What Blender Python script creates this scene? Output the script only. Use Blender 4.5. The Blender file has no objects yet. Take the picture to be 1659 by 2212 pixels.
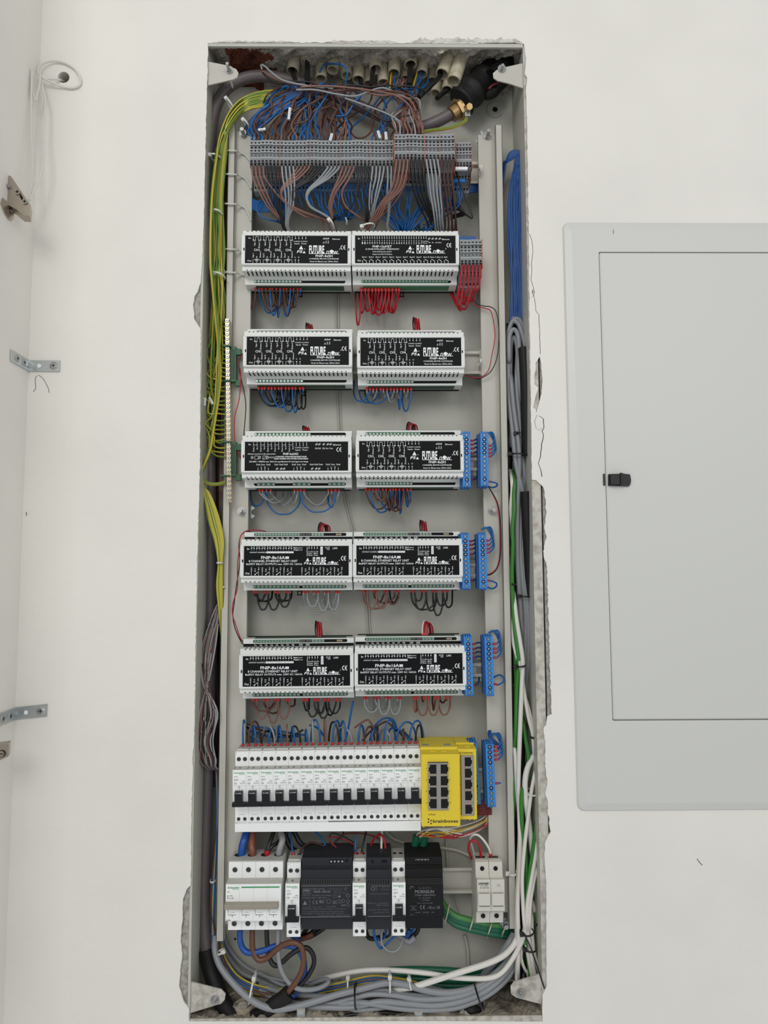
import bpy, bmesh, math, random
from mathutils import Vector, Matrix
from mathutils.geometry import tessellate_polygon

S = bpy.context.scene
C = S.collection
R = random.Random(7)

# ------------------------------------------------------------------ camera
F_PX, CX, CY = 1534.0, 829.5, 1106.0
PITCH, YAW, ROLL = math.atan(127 / 1534), math.radians(0.60), math.radians(-0.2)
CAM = Vector((0, -1.0, 1.35))
ROT = Matrix.Rotation(-YAW, 3, 'Z') @ Matrix.Rotation(math.pi / 2 + PITCH, 3, 'X') @ Matrix.Rotation(ROLL, 3, 'Z')
cd = bpy.data.cameras.new('camera'); cam = bpy.data.objects.new('camera', cd); C.objects.link(cam)
cam.location = CAM; cam.rotation_euler = ROT.to_euler()
cd.sensor_fit = 'VERTICAL'; cd.sensor_height = 36.0; cd.lens = F_PX / 2212 * 36.0
cd.clip_start = 0.02; cd.clip_end = 50
S.camera = cam

# ------------------------------------------------------------------ world, lights, exposure
wd = bpy.data.worlds.new('world'); S.world = wd; wd.use_nodes = True
bg = wd.node_tree.nodes['Background']
bg.inputs[0].default_value = (0.94, 0.97, 1.0, 1); bg.inputs[1].default_value = 0.56
def area(name, loc, target, sx, sy, power, col=(1, 1, 1)):
    d = bpy.data.lights.new(name, 'AREA'); d.shape = 'RECTANGLE'; d.size = sx; d.size_y = sy
    d.energy = power; d.color = col
    o = bpy.data.objects.new(name, d); C.objects.link(o); o.location = loc
    o.rotation_euler = (Vector(target) - Vector(loc)).to_track_quat('-Z', 'Y').to_euler()
area('window_light', (-0.65, -2.4, 2.6), (-0.1, 0, 1.35), 1.2, 1.0, 21, (1.0, 0.985, 0.95))
area('right_fill_light', (1.3, -2.2, 2.3), (-0.2, 0, 1.3), 1.2, 1.2, 7, (1.0, 0.98, 0.95))  # unseen soft fill added at the right front to brighten the side panel
S.view_settings.view_transform = 'Standard'; S.view_settings.look = 'None'
S.view_settings.exposure = 0.05; S.view_settings.gamma = 1.0
S.view_settings.use_curve_mapping = False

# ------------------------------------------------------------------ helpers
def P(px, py, Y=0.0):
    """a point of the photograph at the depth Y behind the wall's face"""
    d = ROT @ Vector(((px - CX) / F_PX, -(py - CY) / F_PX, -1.0))
    t = (Y - CAM.y) / d.y
    return CAM + d * t
def lin(c):
    return tuple(((v / 255) / 12.92 if v / 255 <= 0.04045 else ((v / 255 + 0.055) / 1.055) ** 2.4) for v in c)
MATS = {}
def mat(name, rgb, rough=0.5, metal=0.0, noise=0.0, nscale=60.0, bump=0.0, bscale=200.0, rgb2=None, spec=0.5):
    m = bpy.data.materials.new(name); m.use_nodes = True; nt = m.node_tree
    b = nt.nodes['Principled BSDF']
    c = lin(rgb) + (1,)
    b.inputs['Base Color'].default_value = c; b.inputs['Roughness'].default_value = rough
    b.inputs['Metallic'].default_value = metal; b.inputs['Specular IOR Level'].default_value = spec
    if noise or rgb2 or bump:
        tc = nt.nodes.new('ShaderNodeTexCoord')
    if noise or rgb2:
        n = nt.nodes.new('ShaderNodeTexNoise'); n.inputs['Scale'].default_value = nscale; n.inputs['Detail'].default_value = 5
        nt.links.new(tc.outputs['Object'], n.inputs['Vector'])
        r = nt.nodes.new('ShaderNodeValToRGB')
        c2 = lin(rgb2) + (1,) if rgb2 else tuple(v * (1 - noise) for v in c[:3]) + (1,)
        r.color_ramp.elements[0].color = c2; r.color_ramp.elements[1].color = c
        r.color_ramp.elements[0].position = 0.32; r.color_ramp.elements[1].position = 0.6
        nt.links.new(n.outputs['Fac'], r.inputs['Fac']); nt.links.new(r.outputs['Color'], b.inputs['Base Color'])
    if bump:
        n2 = nt.nodes.new('ShaderNodeTexNoise'); n2.inputs['Scale'].default_value = bscale; n2.inputs['Detail'].default_value = 6
        bp = nt.nodes.new('ShaderNodeBump'); bp.inputs['Strength'].default_value = bump; bp.inputs['Distance'].default_value = 0.002
        nt.links.new(tc.outputs['Object'], n2.inputs['Vector'])
        nt.links.new(n2.outputs['Fac'], bp.inputs['Height']); nt.links.new(bp.outputs['Normal'], b.inputs['Normal'])
    MATS[name] = m
    return m
mat('wall_paint', (232, 229, 221), 0.75, noise=0.06, nscale=5, bump=0.25, bscale=90)
mat('plaster_edge', (214, 211, 202), 0.9, rgb2=(176, 171, 160), nscale=90, bump=0.8, bscale=300)
mat('mortar', (188, 182, 170), 0.95, rgb2=(122, 116, 106), nscale=45, bump=1.0, bscale=120)
mat('mortar_chip', (176, 173, 164), 0.95, rgb2=(138, 134, 126), nscale=160, bump=0.8, bscale=300)
mat('rubble', (142, 134, 118), 0.95, rgb2=(66, 60, 52), nscale=35, bump=1.0, bscale=150)
mat('brick', (122, 66, 44), 0.9, rgb2=(86, 46, 32), nscale=30, bump=0.8, bscale=120)
mat('black_void', (10, 10, 10), 0.9)  # flat black standing in for the shade inside holes, slots and gaps
mat('steel_paint', (188, 187, 176), 0.5, noise=0.04, nscale=20)
mat('rail_paint', (190, 187, 176), 0.45, noise=0.04, nscale=15)
mat('dusty_steel', (196, 192, 182), 0.8, rgb2=(160, 154, 143), nscale=110, bump=0.4)
mat('panel_enamel', (207, 207, 202), 0.38)
mat('zinc', (190, 195, 196), 0.3, metal=0.9)
mat('chrome', (172, 172, 170), 0.34, metal=1.0)
mat('nickel', (178, 168, 156), 0.28, metal=0.95)
mat('brass', (176, 148, 104), 0.3, metal=0.9)
mat('bar_brass', (205, 188, 150), 0.35, metal=0.5)
mat('copper', (190, 110, 70), 0.35, metal=0.8)
mat('module_grey', (222, 223, 219), 0.45)
mat('breaker_white', (243, 244, 242), 0.4)
mat('breaker_grey', (184, 182, 175), 0.5)
mat('toggle_black', (26, 28, 31), 0.4, spec=.25)
mat('handle_taupe', (150, 143, 130), 0.4)
mat('label_black', (14, 14, 16), 0.55, spec=.15)
mat('ink_white', (236, 238, 238), 0.6)
mat('ink_black', (40, 40, 42), 0.6)
mat('ink_grey', (118, 118, 118), 0.6)
mat('ink_green', (38, 146, 84), 0.6)
mat('ink_blue', (70, 130, 190), 0.6)
mat('terminal_green', (58, 118, 84), 0.5)
mat('dark_green', (24, 62, 42), 0.5)
mat('holder_green', (28, 86, 48), 0.45)
mat('terminal_grey', (134, 137, 139), 0.5)
mat('terminal_light', (164, 167, 168), 0.5)
mat('terminal_dark', (86, 89, 92), 0.5)
mat('separator_orange', (206, 110, 84), 0.5)
mat('strip_blue', (48, 130, 204), 0.4)
mat('strip_blue_dark', (30, 84, 146), 0.5)
mat('switch_yellow', (226, 200, 46), 0.42)
mat('supply_black', (42, 44, 49), 0.5, spec=.25)
mat('supply_dark', (20, 20, 22), 0.5, spec=.25)
mat('beige_plastic', (206, 203, 192), 0.45)
mat('conduit_cream', (204, 196, 172), 0.6, rgb2=(168, 158, 132), nscale=60)
mat('conduit_red', (120, 34, 40), 0.5)
mat('tape_black', (24, 23, 23), 0.55, spec=.3)
mat('tie_white', (214, 214, 206), 0.4)
mat('tie_black', (18, 18, 18), 0.4)
mat('latch_black', (22, 22, 23), 0.45)
mat('sleeve_blue', (24, 78, 158), 0.35)
mat('sleeve_brown', (126, 76, 60), 0.35)
mat('feed_brown', (100, 64, 44), 0.35)
mat('plug_clear', (158, 162, 162), 0.15)
mat('sleeve_grey', (150, 152, 152), 0.4)
for n_, c_ in dict(brown=(88, 54, 42), rust=(128, 90, 78), darkbrown=(66, 38, 34), blue=(24, 92, 156), deepblue=(8, 70, 134),
                   black=(24, 24, 25), grey=(142, 146, 148), cablegrey=(138, 140, 143), trunk=(98, 89, 90), red=(172, 24, 36),
                   white=(220, 216, 208), lsgreen=(52, 122, 42), teal=(26, 98, 74), leaf=(78, 138, 72), yellow=(190, 162, 38),
                   pegreen=(84, 124, 44), pelight=(186, 172, 58), ferrule=(206, 44, 40), wine=(112, 34, 36)).items():
    mat('wire_' + n_, c_, 0.42)

class MB:
    """collects geometry of one part in metres; build() links it as one mesh object"""
    def __init__(s): s.v = []; s.f = []; s.m = []; s.sm = []; s.mats = []
    def mi(s, m):
        if m not in s.mats: s.mats.append(m)
        return s.mats.index(m)
    def add(s, vs, fs, m, smooth=False):
        o = len(s.v); i = s.mi(m); s.v += [tuple(v) for v in vs]
        for f in fs: s.f.append(tuple(k + o for k in f)); s.m.append(i); s.sm.append(smooth)
    def box(s, x0, x1, y0, y1, z0, z1, m):
        vs = [(x, y, z) for x in (x0, x1) for y in (y0, y1) for z in (z0, z1)]
        s.add(vs, [(0, 1, 3, 2), (4, 6, 7, 5), (0, 4, 5, 1), (2, 3, 7, 6), (0, 2, 6, 4), (1, 5, 7, 3)], m)
    def prism(s, prof, x0, x1, m):
        """profile (y, z) run along x"""
        n = len(prof); vs = [(x0, y, z) for y, z in prof] + [(x1, y, z) for y, z in prof]
        fs = [tuple(range(n)), tuple(range(2 * n - 1, n - 1, -1))] + [(i, (i + 1) % n + 0 if False else (i + 1) % n, (i + 1) % n + n, i + n) for i in range(n)]
        s.add(vs, [tuple(reversed(f)) for f in fs], m)
    def slab(s, poly, y0, y1, m, edge=None):
        """outline (x, z) given thickness along y"""
        n = len(poly); vs = [(x, y0, z) for x, z in poly] + [(x, y1, z) for x, z in poly]
        s.add(vs, [tuple(range(n)), tuple(range(2 * n - 1, n - 1, -1))], m)
        s.add(vs, [(i, i + n, (i + 1) % n + n, (i + 1) % n) for i in range(n)], edge or m)
    def quad(s, x0, x1, z0, z1, y, m, sh=0.0):
        s.add([(x0 + sh, y, z1), (x1 + sh, y, z1), (x1, y, z0), (x0, y, z0)], [(3, 2, 1, 0)], m)
    def cyl(s, c, ax, r, h, m, n=16, r2=None, smooth=True):
        ax = Vector(ax).normalized(); c = Vector(c); r2 = r if r2 is None else r2
        u = ax.orthogonal().normalized(); w = ax.cross(u)
        vs = []
        for k, (rr, t) in enumerate(((r, 0), (r2, h))):
            for i in range(n):
                a = 2 * math.pi * i / n; vs.append(c + ax * t + (u * math.cos(a) + w * math.sin(a)) * rr)
        s.add(vs, [(i, (i + 1) % n, (i + 1) % n + n, i + n) for i in range(n)], m, smooth)
        s.add(vs, [tuple(range(n - 1, -1, -1)), tuple(range(n, 2 * n))], m)
    def pipe(s, c, ax, r, ri, h, m, n=20, inner=None, depth=None):
        """open tube"""
        ax = Vector(ax).normalized(); c = Vector(c); u = ax.orthogonal().normalized(); w = ax.cross(u); vs = []
        for rr, t in ((r, 0), (r, h), (ri, h), (ri, 0)):
            for i in range(n):
                a = 2 * math.pi * i / n; vs.append(c + ax * t + (u * math.cos(a) + w * math.sin(a)) * rr)
        for k in range(4):
            fs = [(i + k * n, (i + 1) % n + k * n, (i + 1) % n + ((k + 1) % 4) * n, i + ((k + 1) % 4) * n) for i in range(n)]
            s.add(vs, fs, m if k != 2 else (inner or m), k in (0, 2))
    def tube(s, pts, r, m, n=8, m2=None, sub=6, twist=0.0, rr=None, ph=0.0):
        pts = smooth_path(pts, sub); k = len(pts); vs = []; T = None; u = None
        fr = []
        for i in range(k):
            t = (pts[min(i + 1, k - 1)] - pts[max(i - 1, 0)])
            t = t.normalized() if t.length > 1e-9 else (T or Vector((0, 0, 1)))
            if u is None: u = t.orthogonal().normalized()
            else:
                u = u - t * u.dot(t); u = u.normalized() if u.length > 1e-6 else t.orthogonal().normalized()
            T = t; fr.append((pts[i], u.copy(), t.cross(u)))
        for i, (p, a, b) in enumerate(fr):
            ra = r if rr is None else r * rr(i / (k - 1))
            for j in range(n):
                g = 2 * math.pi * j / n + twist * i + ph
                vs.append(p + (a * math.cos(g) + b * math.sin(g)) * ra)
        f1, f2 = [], []
        for i in range(k - 1):
            for j in range(n):
                q = (i * n + j, i * n + (j + 1) % n, (i + 1) * n + (j + 1) % n, (i + 1) * n + j)
                (f2 if (m2 and j % 4 < 2) else f1).append(q)
        s.add(vs, f1, m, True)
        if f2: s.add(vs, f2, m2, True)
        s.add(vs, [tuple(range(n - 1, -1, -1)), tuple(range((k - 1) * n, k * n))], m)
    def text(s, t, x0, x1, zc, cap, y, m, rot=0, bold=0.0, shear=0.0, align='fit'):
        """lettering facing -y; fitted between x0 and x1 (or z0..z1 when rot)"""
        vs, fs, (ax, bx) = glyphs(t, bold, shear)
        if not vs: return
        kz = cap / 0.70; w = max(bx - ax, 1e-6)
        kx = (abs(x1 - x0) / w) if align == 'fit' else kz
        out = []
        for (a, b) in vs:
            X = (a - ax) * kx; Z = (b - 0.35) * kz
            if rot == 0: out.append((x0 + X, y, zc + Z))
            else: out.append((zc - Z, y, x0 + X))         # reads upwards; x0..x1 are heights, zc an x
        s.add(out, [tuple(f) for f in fs], m)
    def build(s, name, parent=None, bevel=0.0, loc=None):
        me = bpy.data.meshes.new(name); me.from_pydata(s.v, [], s.f)
        for m in s.mats: me.materials.append(MATS[m])
        me.polygons.foreach_set('material_index', s.m); me.polygons.foreach_set('use_smooth', s.sm)
        me.update()
        o = bpy.data.objects.new(name, me); C.objects.link(o)
        if parent is not None: o.parent = parent
        if loc is not None: o.location = loc
        if bevel:
            b = o.modifiers.new('bevel', 'BEVEL'); b.width = bevel; b.segments = 2; b.limit_method = 'ANGLE'; b.angle_limit = math.radians(40)
        return o

_G = {}
def glyphs(t, bold, shear):
    k = (t, bold, shear)
    if k in _G: return _G[k]
    cu = bpy.data.curves.new('lettering', 'FONT'); cu.body = t; cu.resolution_u = 2; cu.offset = bold; cu.shear = shear; cu.size = 1
    cu.fill_mode = 'BOTH'
    o = bpy.data.objects.new('lettering', cu); C.objects.link(o)
    dg = bpy.context.evaluated_depsgraph_get(); dg.update()
    me = bpy.data.meshes.new_from_object(o.evaluated_get(dg))
    vs = [(v.co.x, v.co.y) for v in me.vertices]; fs = [tuple(p.vertices) for p in me.polygons]
    bpy.data.objects.remove(o); bpy.data.curves.remove(cu); bpy.data.meshes.remove(me)
    xs = [v[0] for v in vs] or [0]
    _G[k] = (vs, fs, (min(xs), max(xs)))
    return _G[k]
def smooth_path(pts, sub=6):
    pts = [Vector(p) for p in pts]
    if len(pts) < 3 or sub < 2: return pts
    out = []
    for i in range(len(pts) - 1):
        p1, p2 = pts[i], pts[i + 1]
        p0 = pts[i - 1] if i else p1 * 2 - p2
        p3 = pts[i + 2] if i + 2 < len(pts) else p2 * 2 - p1
        # centripetal-like tangents keep tight bends from looping
        for j in range(sub):
            t = j / sub
            out.append(0.5 * ((2 * p1) + (-p0 + p2) * t + (2 * p0 - 5 * p1 + 4 * p2 - p3) * t * t + (-p0 + 3 * p1 - 3 * p2 + p3) * t ** 3))
    out.append(pts[-1]); return out
def tag(o, label, cat, group=None, kind=None):
    if label: o['label'] = label
    if cat: o['category'] = cat
    if group: o['group'] = group
    if kind: o['kind'] = kind
    return o
def empty(name, loc=(0, 0, 0), rotz=0.0, rotm=None):
    o = bpy.data.objects.new(name, None); o.empty_display_size = 0.01; C.objects.link(o); o.location = loc
    if rotm is not None: o.rotation_euler = rotm.to_euler()
    return o
def copy_tree(o, parent=None):
    c = o.copy(); C.objects.link(c)
    if parent is not None: c.parent = parent
    for ch in list(o.children): copy_tree(ch, c)
    return c
ORD = 'first second third fourth fifth sixth seventh eighth ninth tenth eleventh twelfth thirteenth fourteenth fifteenth sixteenth seventeenth eighteenth nineteenth twentieth'.split()
def ordw(i):
    """1 -> first"""
    if i <= 20: return ORD[i - 1]
    tens = {2: 'twenty', 3: 'thirty', 4: 'forty', 5: 'fifty', 6: 'sixty', 7: 'seventy'}
    t, u = divmod(i, 10)
    if u == 0: return {2: 'twentieth', 3: 'thirtieth', 4: 'fortieth', 5: 'fiftieth', 6: 'sixtieth', 7: 'seventieth'}[t]
    return tens[t] + '-' + ORD[u - 1]
def pts(s):
    """'x,y,Y  x,y,Y' photograph coordinates with the depth in millimetres"""
    out = []; Y = 0
    for t in s.split():
        q = [float(a) for a in t.split(',')]
        if len(q) > 2: Y = q[2]
        out.append(P(q[0], q[1], Y / 1000))
    return out
STUFF = {}
def wire(name, label, group, path, r, m, m2=None, cat='wire', n=8, twist=0.0, sub=6, ferr=None, fc='wire_ferrule', fl=7.0, fr=1.9, stuff=None):
    """one wire; ferr: 0 / -1 / both ends get a red ferrule"""
    path = pts(path) if isinstance(path, str) else [Vector(p) for p in path]
    if stuff:
        STUFF.setdefault(stuff, MB()).tube(path, r / 1000, m, n=6, sub=5); return
    b = MB(); b.tube(path, r / 1000, m, n=n, m2=m2, sub=sub, twist=twist, ph=R.uniform(0, 6.28) if m2 else 0.0)
    o = tag(b.build(name), label, cat, group)
    for e in (ferr or ()):
        p, q = (path[0], path[1]) if e == 0 else (path[-1], path[-2])
        d = (q - p).normalized()
        f = MB(); f.cyl(p - d * fl * 0.0004, d, fr / 1000, fl / 1000, fc, n=10)
        f.build('ferrule', o)
    return o
def struct(name, mb, **k):
    o = mb.build(name, **k); o['kind'] = 'structure'; return o
# ------------------------------------------------------------------ the room: wall with the broken-out niche
def X(px, py=1233, Y=0.0): return P(px, py, Y).x
def Zf(px, py, Y=0.0): return P(px, py, Y).z
BXL = (P(448, 95).x + P(410, 2150).x) / 2; BXR = (P(1131, 95).x + P(1171, 2150).x) / 2
BZT = (P(448, 99).z + P(1131, 101).z) / 2; BZB = P(790, 2203).z
BACK = 0.088
XC = (P(92, 0).x + P(33, 1540).x) / 2                       # corner with the side panel
def jag(ptl, step=7, amp=1.1, seed=1):
    """photo-frame outline made ragged"""
    r = random.Random(seed); out = []
    for (a, b), (c, d) in zip(ptl, ptl[1:]):
        L = math.hypot(c - a, d - b); n = max(1, int(L / step))
        for i in range(n):
            t = i / n; q = amp if 0 < i else amp * 0.3
            out.append((a + (c - a) * t + r.uniform(-q, q), b + (d - b) * t + r.uniform(-q, q)))
    out.append(ptl[-1]); return out
top = jag([(449, 93), (560, 91), (620, 92), (700, 92), (800, 94), (900, 93), (1000, 94), (1060, 92), (1110, 91), (1132, 95)], 6, 1.0, 3)
right = jag([(1132, 95), (1136, 125), (1134, 160), (1139, 168), (1136, 190), (1139, 300), (1142, 500), (1144, 700), (1147, 900), (1149, 1036)], 9, 0.7, 4)
right += jag([(1149, 1036), (1158, 1037), (1170, 1048), (1176, 1060), (1179, 1085), (1180, 1110), (1176, 1140), (1181, 1158), (1175, 1180), (1175, 1200), (1182, 1225), (1184, 1300), (1187, 1400), (1189, 1480), (1192, 1543), (1184, 1546), (1180, 1566), (1174, 1572), (1178, 1600), (1177, 1645), (1182, 1692), (1178, 1712), (1184, 1735), (1183, 1758), (1187, 1768), (1186, 1780), (1190, 1796), (1184, 1806), (1178, 1818), (1176, 1850)], 5, 1.2, 5)
right += jag([(1176, 1850), (1180, 1904), (1180, 2056), (1181, 2130), (1172, 2150), (1172, 2207)], 9, 0.6, 6)
bot = [(1172, 2207), (1000, 2206), (800, 2206), (600, 2206), (409, 2206)]
left = jag([(409, 2206), (408, 2178), (398, 2165), (387, 2130), (390, 2090), (394, 2060), (390, 2035), (394, 1990), (395, 1945), (403, 1922), (412, 1912), (413, 1800), (415, 1700), (417, 1662), (415, 1638), (419, 1608), (421, 1500), (423, 1364), (426, 1200), (429, 1100), (432, 1000), (433, 800), (434, 712), (430, 705), (420, 690), (417, 657), (420, 640), (427, 630), (433, 611), (437, 560), (441, 450), (444, 300), (449, 120), (449, 93)], 6, 0.8, 8)
hole = top[:-1] + right[:-1] + bot[:-1] + left[:-1]
def ring_px(cx, cy, rx, ry, n=20): return [(cx + rx * math.cos(2 * math.pi * i / n), cy + ry * math.sin(2 * math.pi * i / n)) for i in range(n)]
chip1 = jag([(1166, 770), (1163, 775), (1157, 785), (1157, 800), (1154, 815), (1155, 830), (1163, 838), (1159, 850), (1156, 862), (1152, 880), (1158, 884), (1158, 892), (1162, 880), (1165, 868), (1170, 850), (1172, 820), (1169, 790), (1168, 778)], 6, 0.5, 9)[:-1]
def slit(path, w):
    """a crack as a very thin gap in the plaster"""
    a = [(x - w / 2, y) for x, y in path]; b = [(x + w / 2, y) for x, y in reversed(path)]
    return a + b
crackA = jag([(1143.5, 505), (1149, 520), (1151, 545), (1148, 570), (1147, 605), (1153, 625), (1155, 650), (1158, 672), (1164, 680), (1166, 720), (1167, 765)], 9, 1.1, 10)
crackB = jag([(1164, 898), (1174, 905), (1175, 925), (1171, 932), (1174, 938), (1171, 955), (1168, 985), (1163, 1000), (1169, 1020), (1171, 1030), (1168, 1042)], 6, 0.8, 11)
crackC = jag([(1160, 896), (1155, 910), (1158, 925), (1165, 930), (1171, 924)], 5, 0.5, 12)
cordhole = ring_px(137.5, 167, 12.5, 12)
holes = [hole, ring_px(1152, 631, 3.3, 6, 8), cordhole, slit(crackA, 1.3), slit(crackB[:-2], 2.0), chip1, slit(crackC, 0.9)]
def to2(l): return [(P(x, y).x, P(x, y).z) for x, y in l]
outer = [(XC, 2.75), (XC, -0.15), (2.1, -0.15), (2.1, 2.75)]
loops = [outer] + [to2(h) for h in holes]
def skin(loops, y0, y1, m, edge):
    b = MB(); tri = tessellate_polygon([[Vector((x, z, 0)) for x, z in l] for l in loops])
    flat = [q for l in loops for q in l]
    b.add([(x, y0, z) for x, z in flat], [tuple(t) for t in tri], m)
    for l in loops[1:]:
        n = len(l); vs = [(x, y0, z) for x, z in l] + [(x, y1, z) for x, z in l]
        b.add(vs, [(i, i + n, (i + 1) % n + n, (i + 1) % n) for i in range(n)], edge)
    return b
struct('wall_back', skin(loops, 0.0, 0.0035, 'wall_paint', 'plaster_edge'))

# bare mortar behind the plaster skin, left open round the steel box
def rect(x0, x1, z0, z1): return [(x0, z0), (x1, z0), (x1, z1), (x0, z1)]
b = MB()
for x0, x1 in ((BXL - 0.06, BXL - 0.0008), (BXR + 0.0156, BXR + 0.09)):
    b.box(x0, x1, 0.0040, 0.030, BZB - 0.06, BZT + 0.06, 'mortar_chip')
b.box(BXL - 0.06, BXR + 0.09, 0.0040, 0.0085, BZT + 0.006, BZT + 0.06, 'mortar_chip')
b.box(BXL - 0.06, BXR + 0.09, 0.0040, 0.03, BZB - 0.06, BZB - 0.004, 'mortar_chip')
b.box(BXR + 0.0125, BXR + 0.0160, 0.012, 0.03, BZB - 0.004, BZT + 0.006, 'black_void')  # black strip behind the flange gap, in place of its deep shade
c_ = P(137.5, 167)
o = struct('trim_1', b); o['label'] = 'grey mortar showing round the niche where plaster has broken off'
b = MB(); b.pipe((c_.x, 0.002, c_.z), (0, 1, 0), 0.0095, 0.0082, 0.05, 'plaster_edge')
b.cyl((c_.x, 0.05, c_.z), (0, 1, 0), 0.0095, 0.002, 'black_void'); struct('trim_2', b)

# ragged fresh plaster along the top edge of the niche
b = MB()
for x0_, x1_, h_, sd in ((462, 640, 4, 31), (700, 860, 5, 32), (885, 1128, 11, 33)):
    n_ = int((x1_ - x0_) / 4); r_ = random.Random(sd); row = []
    for i in range(n_ + 1):
        x = x0_ + (x1_ - x0_) * i / n_; e_ = min(1, i / 5, (n_ - i) / 5); hh = h_ * e_ * r_.uniform(.45, 1.1)
        row.append([(x, 91.5 - hh, -.0001), (x + r_.uniform(-1, 1), 91.5 - hh * .6, -.0012 * e_ * r_.uniform(.3, 1)), (x, 91.5 - hh * .25, -.0010 * e_ * r_.uniform(.3, 1)), (x, 92, -.0002)])
    vs = [P(*q) for r2 in row for q in r2]
    b.add(vs, [(i * 4 + j, (i + 1) * 4 + j, (i + 1) * 4 + j + 1, i * 4 + j + 1) for i in range(n_) for j in range(3)], 'plaster_edge')
struct('trim_4', b)

# cavity: rough ceiling and rubble floor of the niche
def rough(z, x0, x1, y0, y1, nx, ny, amp, m, down, seed, m2=None, sel=None):
    r = random.Random(seed); b = MB(); vs = []
    ph = [(r.uniform(20, 160), r.uniform(20, 160), r.uniform(0, 6), r.uniform(.3, 1)) for _ in range(14)]
    for j in range(ny + 1):
        for i in range(nx + 1):
            x = x0 + (x1 - x0) * i / nx; y = y0 + (y1 - y0) * j / ny
            h = sum(a * math.sin(p * x + q * y + s) for p, q, s, a in ph) / 5
            h = amp * (0.5 + 0.6 * h + r.uniform(-.18, .18)); h = max(h, 0)
            if j == 0 or y < 0.006: h = 0
            vs.append((x, y, z - h if down else z + h))
    fs = [(j * (nx + 1) + i, j * (nx + 1) + i + 1, (j + 1) * (nx + 1) + i + 1, (j + 1) * (nx + 1) + i) for j in range(ny) for i in range(nx)]
    f1 = [f for f in fs if not (sel and sel(vs[f[0]]))]; f2 = [f for f in fs if sel and sel(vs[f[0]])]
    b.add(vs, f1, m, False)
    if f2: b.add(vs, f2, m2, False)
    return b
xb0, xb1 = P(488, 120, .03).x, P(572, 120, .03).x
def swept(path, x0, x1, nx, seed, amp, m, m2, sel):
    """rough surface following a section (depth, height) along x"""
    r = random.Random(seed); pth = [Vector((0, a, z)) for a, z in path]; fine = []
    for p, q in zip(pth, pth[1:]):
        n = max(1, int((q - p).length / .0025))
        fine += [p.lerp(q, i / n) for i in range(n)]
    fine.append(pth[-1]); ph = [(r.uniform(15, 220), r.uniform(15, 220), r.uniform(0, 6)) for _ in range(16)]; vs = []; M = len(fine)
    for k, p in enumerate(fine):
        edge = min(1, k / 4, (M - 1 - k) / 3)
        for i in range(nx + 1):
            x = x0 + (x1 - x0) * i / nx; h = sum(math.sin(a * x + b_ * k * .0025 + c) for a, b_, c in ph) / 16
            d = amp * (h * 2.2 + r.uniform(-.22, .22)) * edge
            vs.append((x, p.y - d * .5, p.z - d))
    b = MB(); fs = [(j * (nx + 1) + i, j * (nx + 1) + i + 1, (j + 1) * (nx + 1) + i + 1, (j + 1) * (nx + 1) + i) for j in range(M - 1) for i in range(nx)]
    b.add(vs, [f for f in fs if not sel(vs[f[0]])], m); b.add(vs, [f for f in fs if sel(vs[f[0]])], m2); return b
ZB = P(790, 187, BACK).z
struct('ceiling', swept([(.003, BZT + .001), (.020, BZT + .008), (.045, BZT + .015), (.070, BZT + .013), (.086, BZT + .004), (.090, BZT - .010), (.090, ZB)], BXL - .002, BXR + .002, 190, 5, .009, 'mortar', 'brick', lambda v: xb0 < v[0] < xb1 + .012 * math.sin(v[1] * 200) and v[1] > .012))
b = MB(); b.box(BXL - .004, BXR + .004, .091, .13, ZB - .02, BZT + .08, 'mortar')
for xa_, xb_2 in ((BXL - .02, BXL - .0013), (BXR + .0013, BXR + .02)): b.box(xa_, xb_2, .006, .13, BZT - .004, BZT + .08, 'mortar')
struct('trim_3', b)
struct('floor', rough(BZB - 0.004, BXL - 0.002, BXR + 0.002, 0.002, 0.13, 120, 30, 0.012, 'rubble', False, 9))
# side panel of the built-in cupboard, at right angles to the wall
b = MB(); b.box(XC - 0.018, XC, -0.22, 0.0, -0.15, 2.75, 'wall_paint'); struct('wall_left', b)

# pencil marks, scuffs and chips with a shape of their own on the plaster
for seg, lab in (([(57, 1106), (57.3, 1110), (56.8, 1114)], 'tiny dark nick near the left corner below the upper bracket'), ([(1506, 1855), (1509, 1860), (1513, 1865), (1517, 1869)], 'short dark slanting scratch on the wall under the access panel'),
                 ([(80, 812), (76, 818), (77, 838), (72, 846)], 'left pencil squiggle under the upper angle bracket'), ([(83, 810), (93, 818), (104, 838), (106, 848)], 'right pencil squiggle under the upper angle bracket'),
                 ([(1325, 496), (1325, 500), (1325.5, 505)], 'small grey scuff on the top of the access panel frame')):
    Ym = -0.0003 if seg[0][0] != 1325 else -0.0065
    b = MB(); b.tube([P(x, y, Ym) for x, y in seg], 0.0004, 'ink_grey' if 'pencil' in lab or 'scuff' in lab else 'ink_black', n=5, sub=3)
    tag(b.build('pencil_mark' if 'pencil' in lab else 'scratch'), lab, 'mark')

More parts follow.
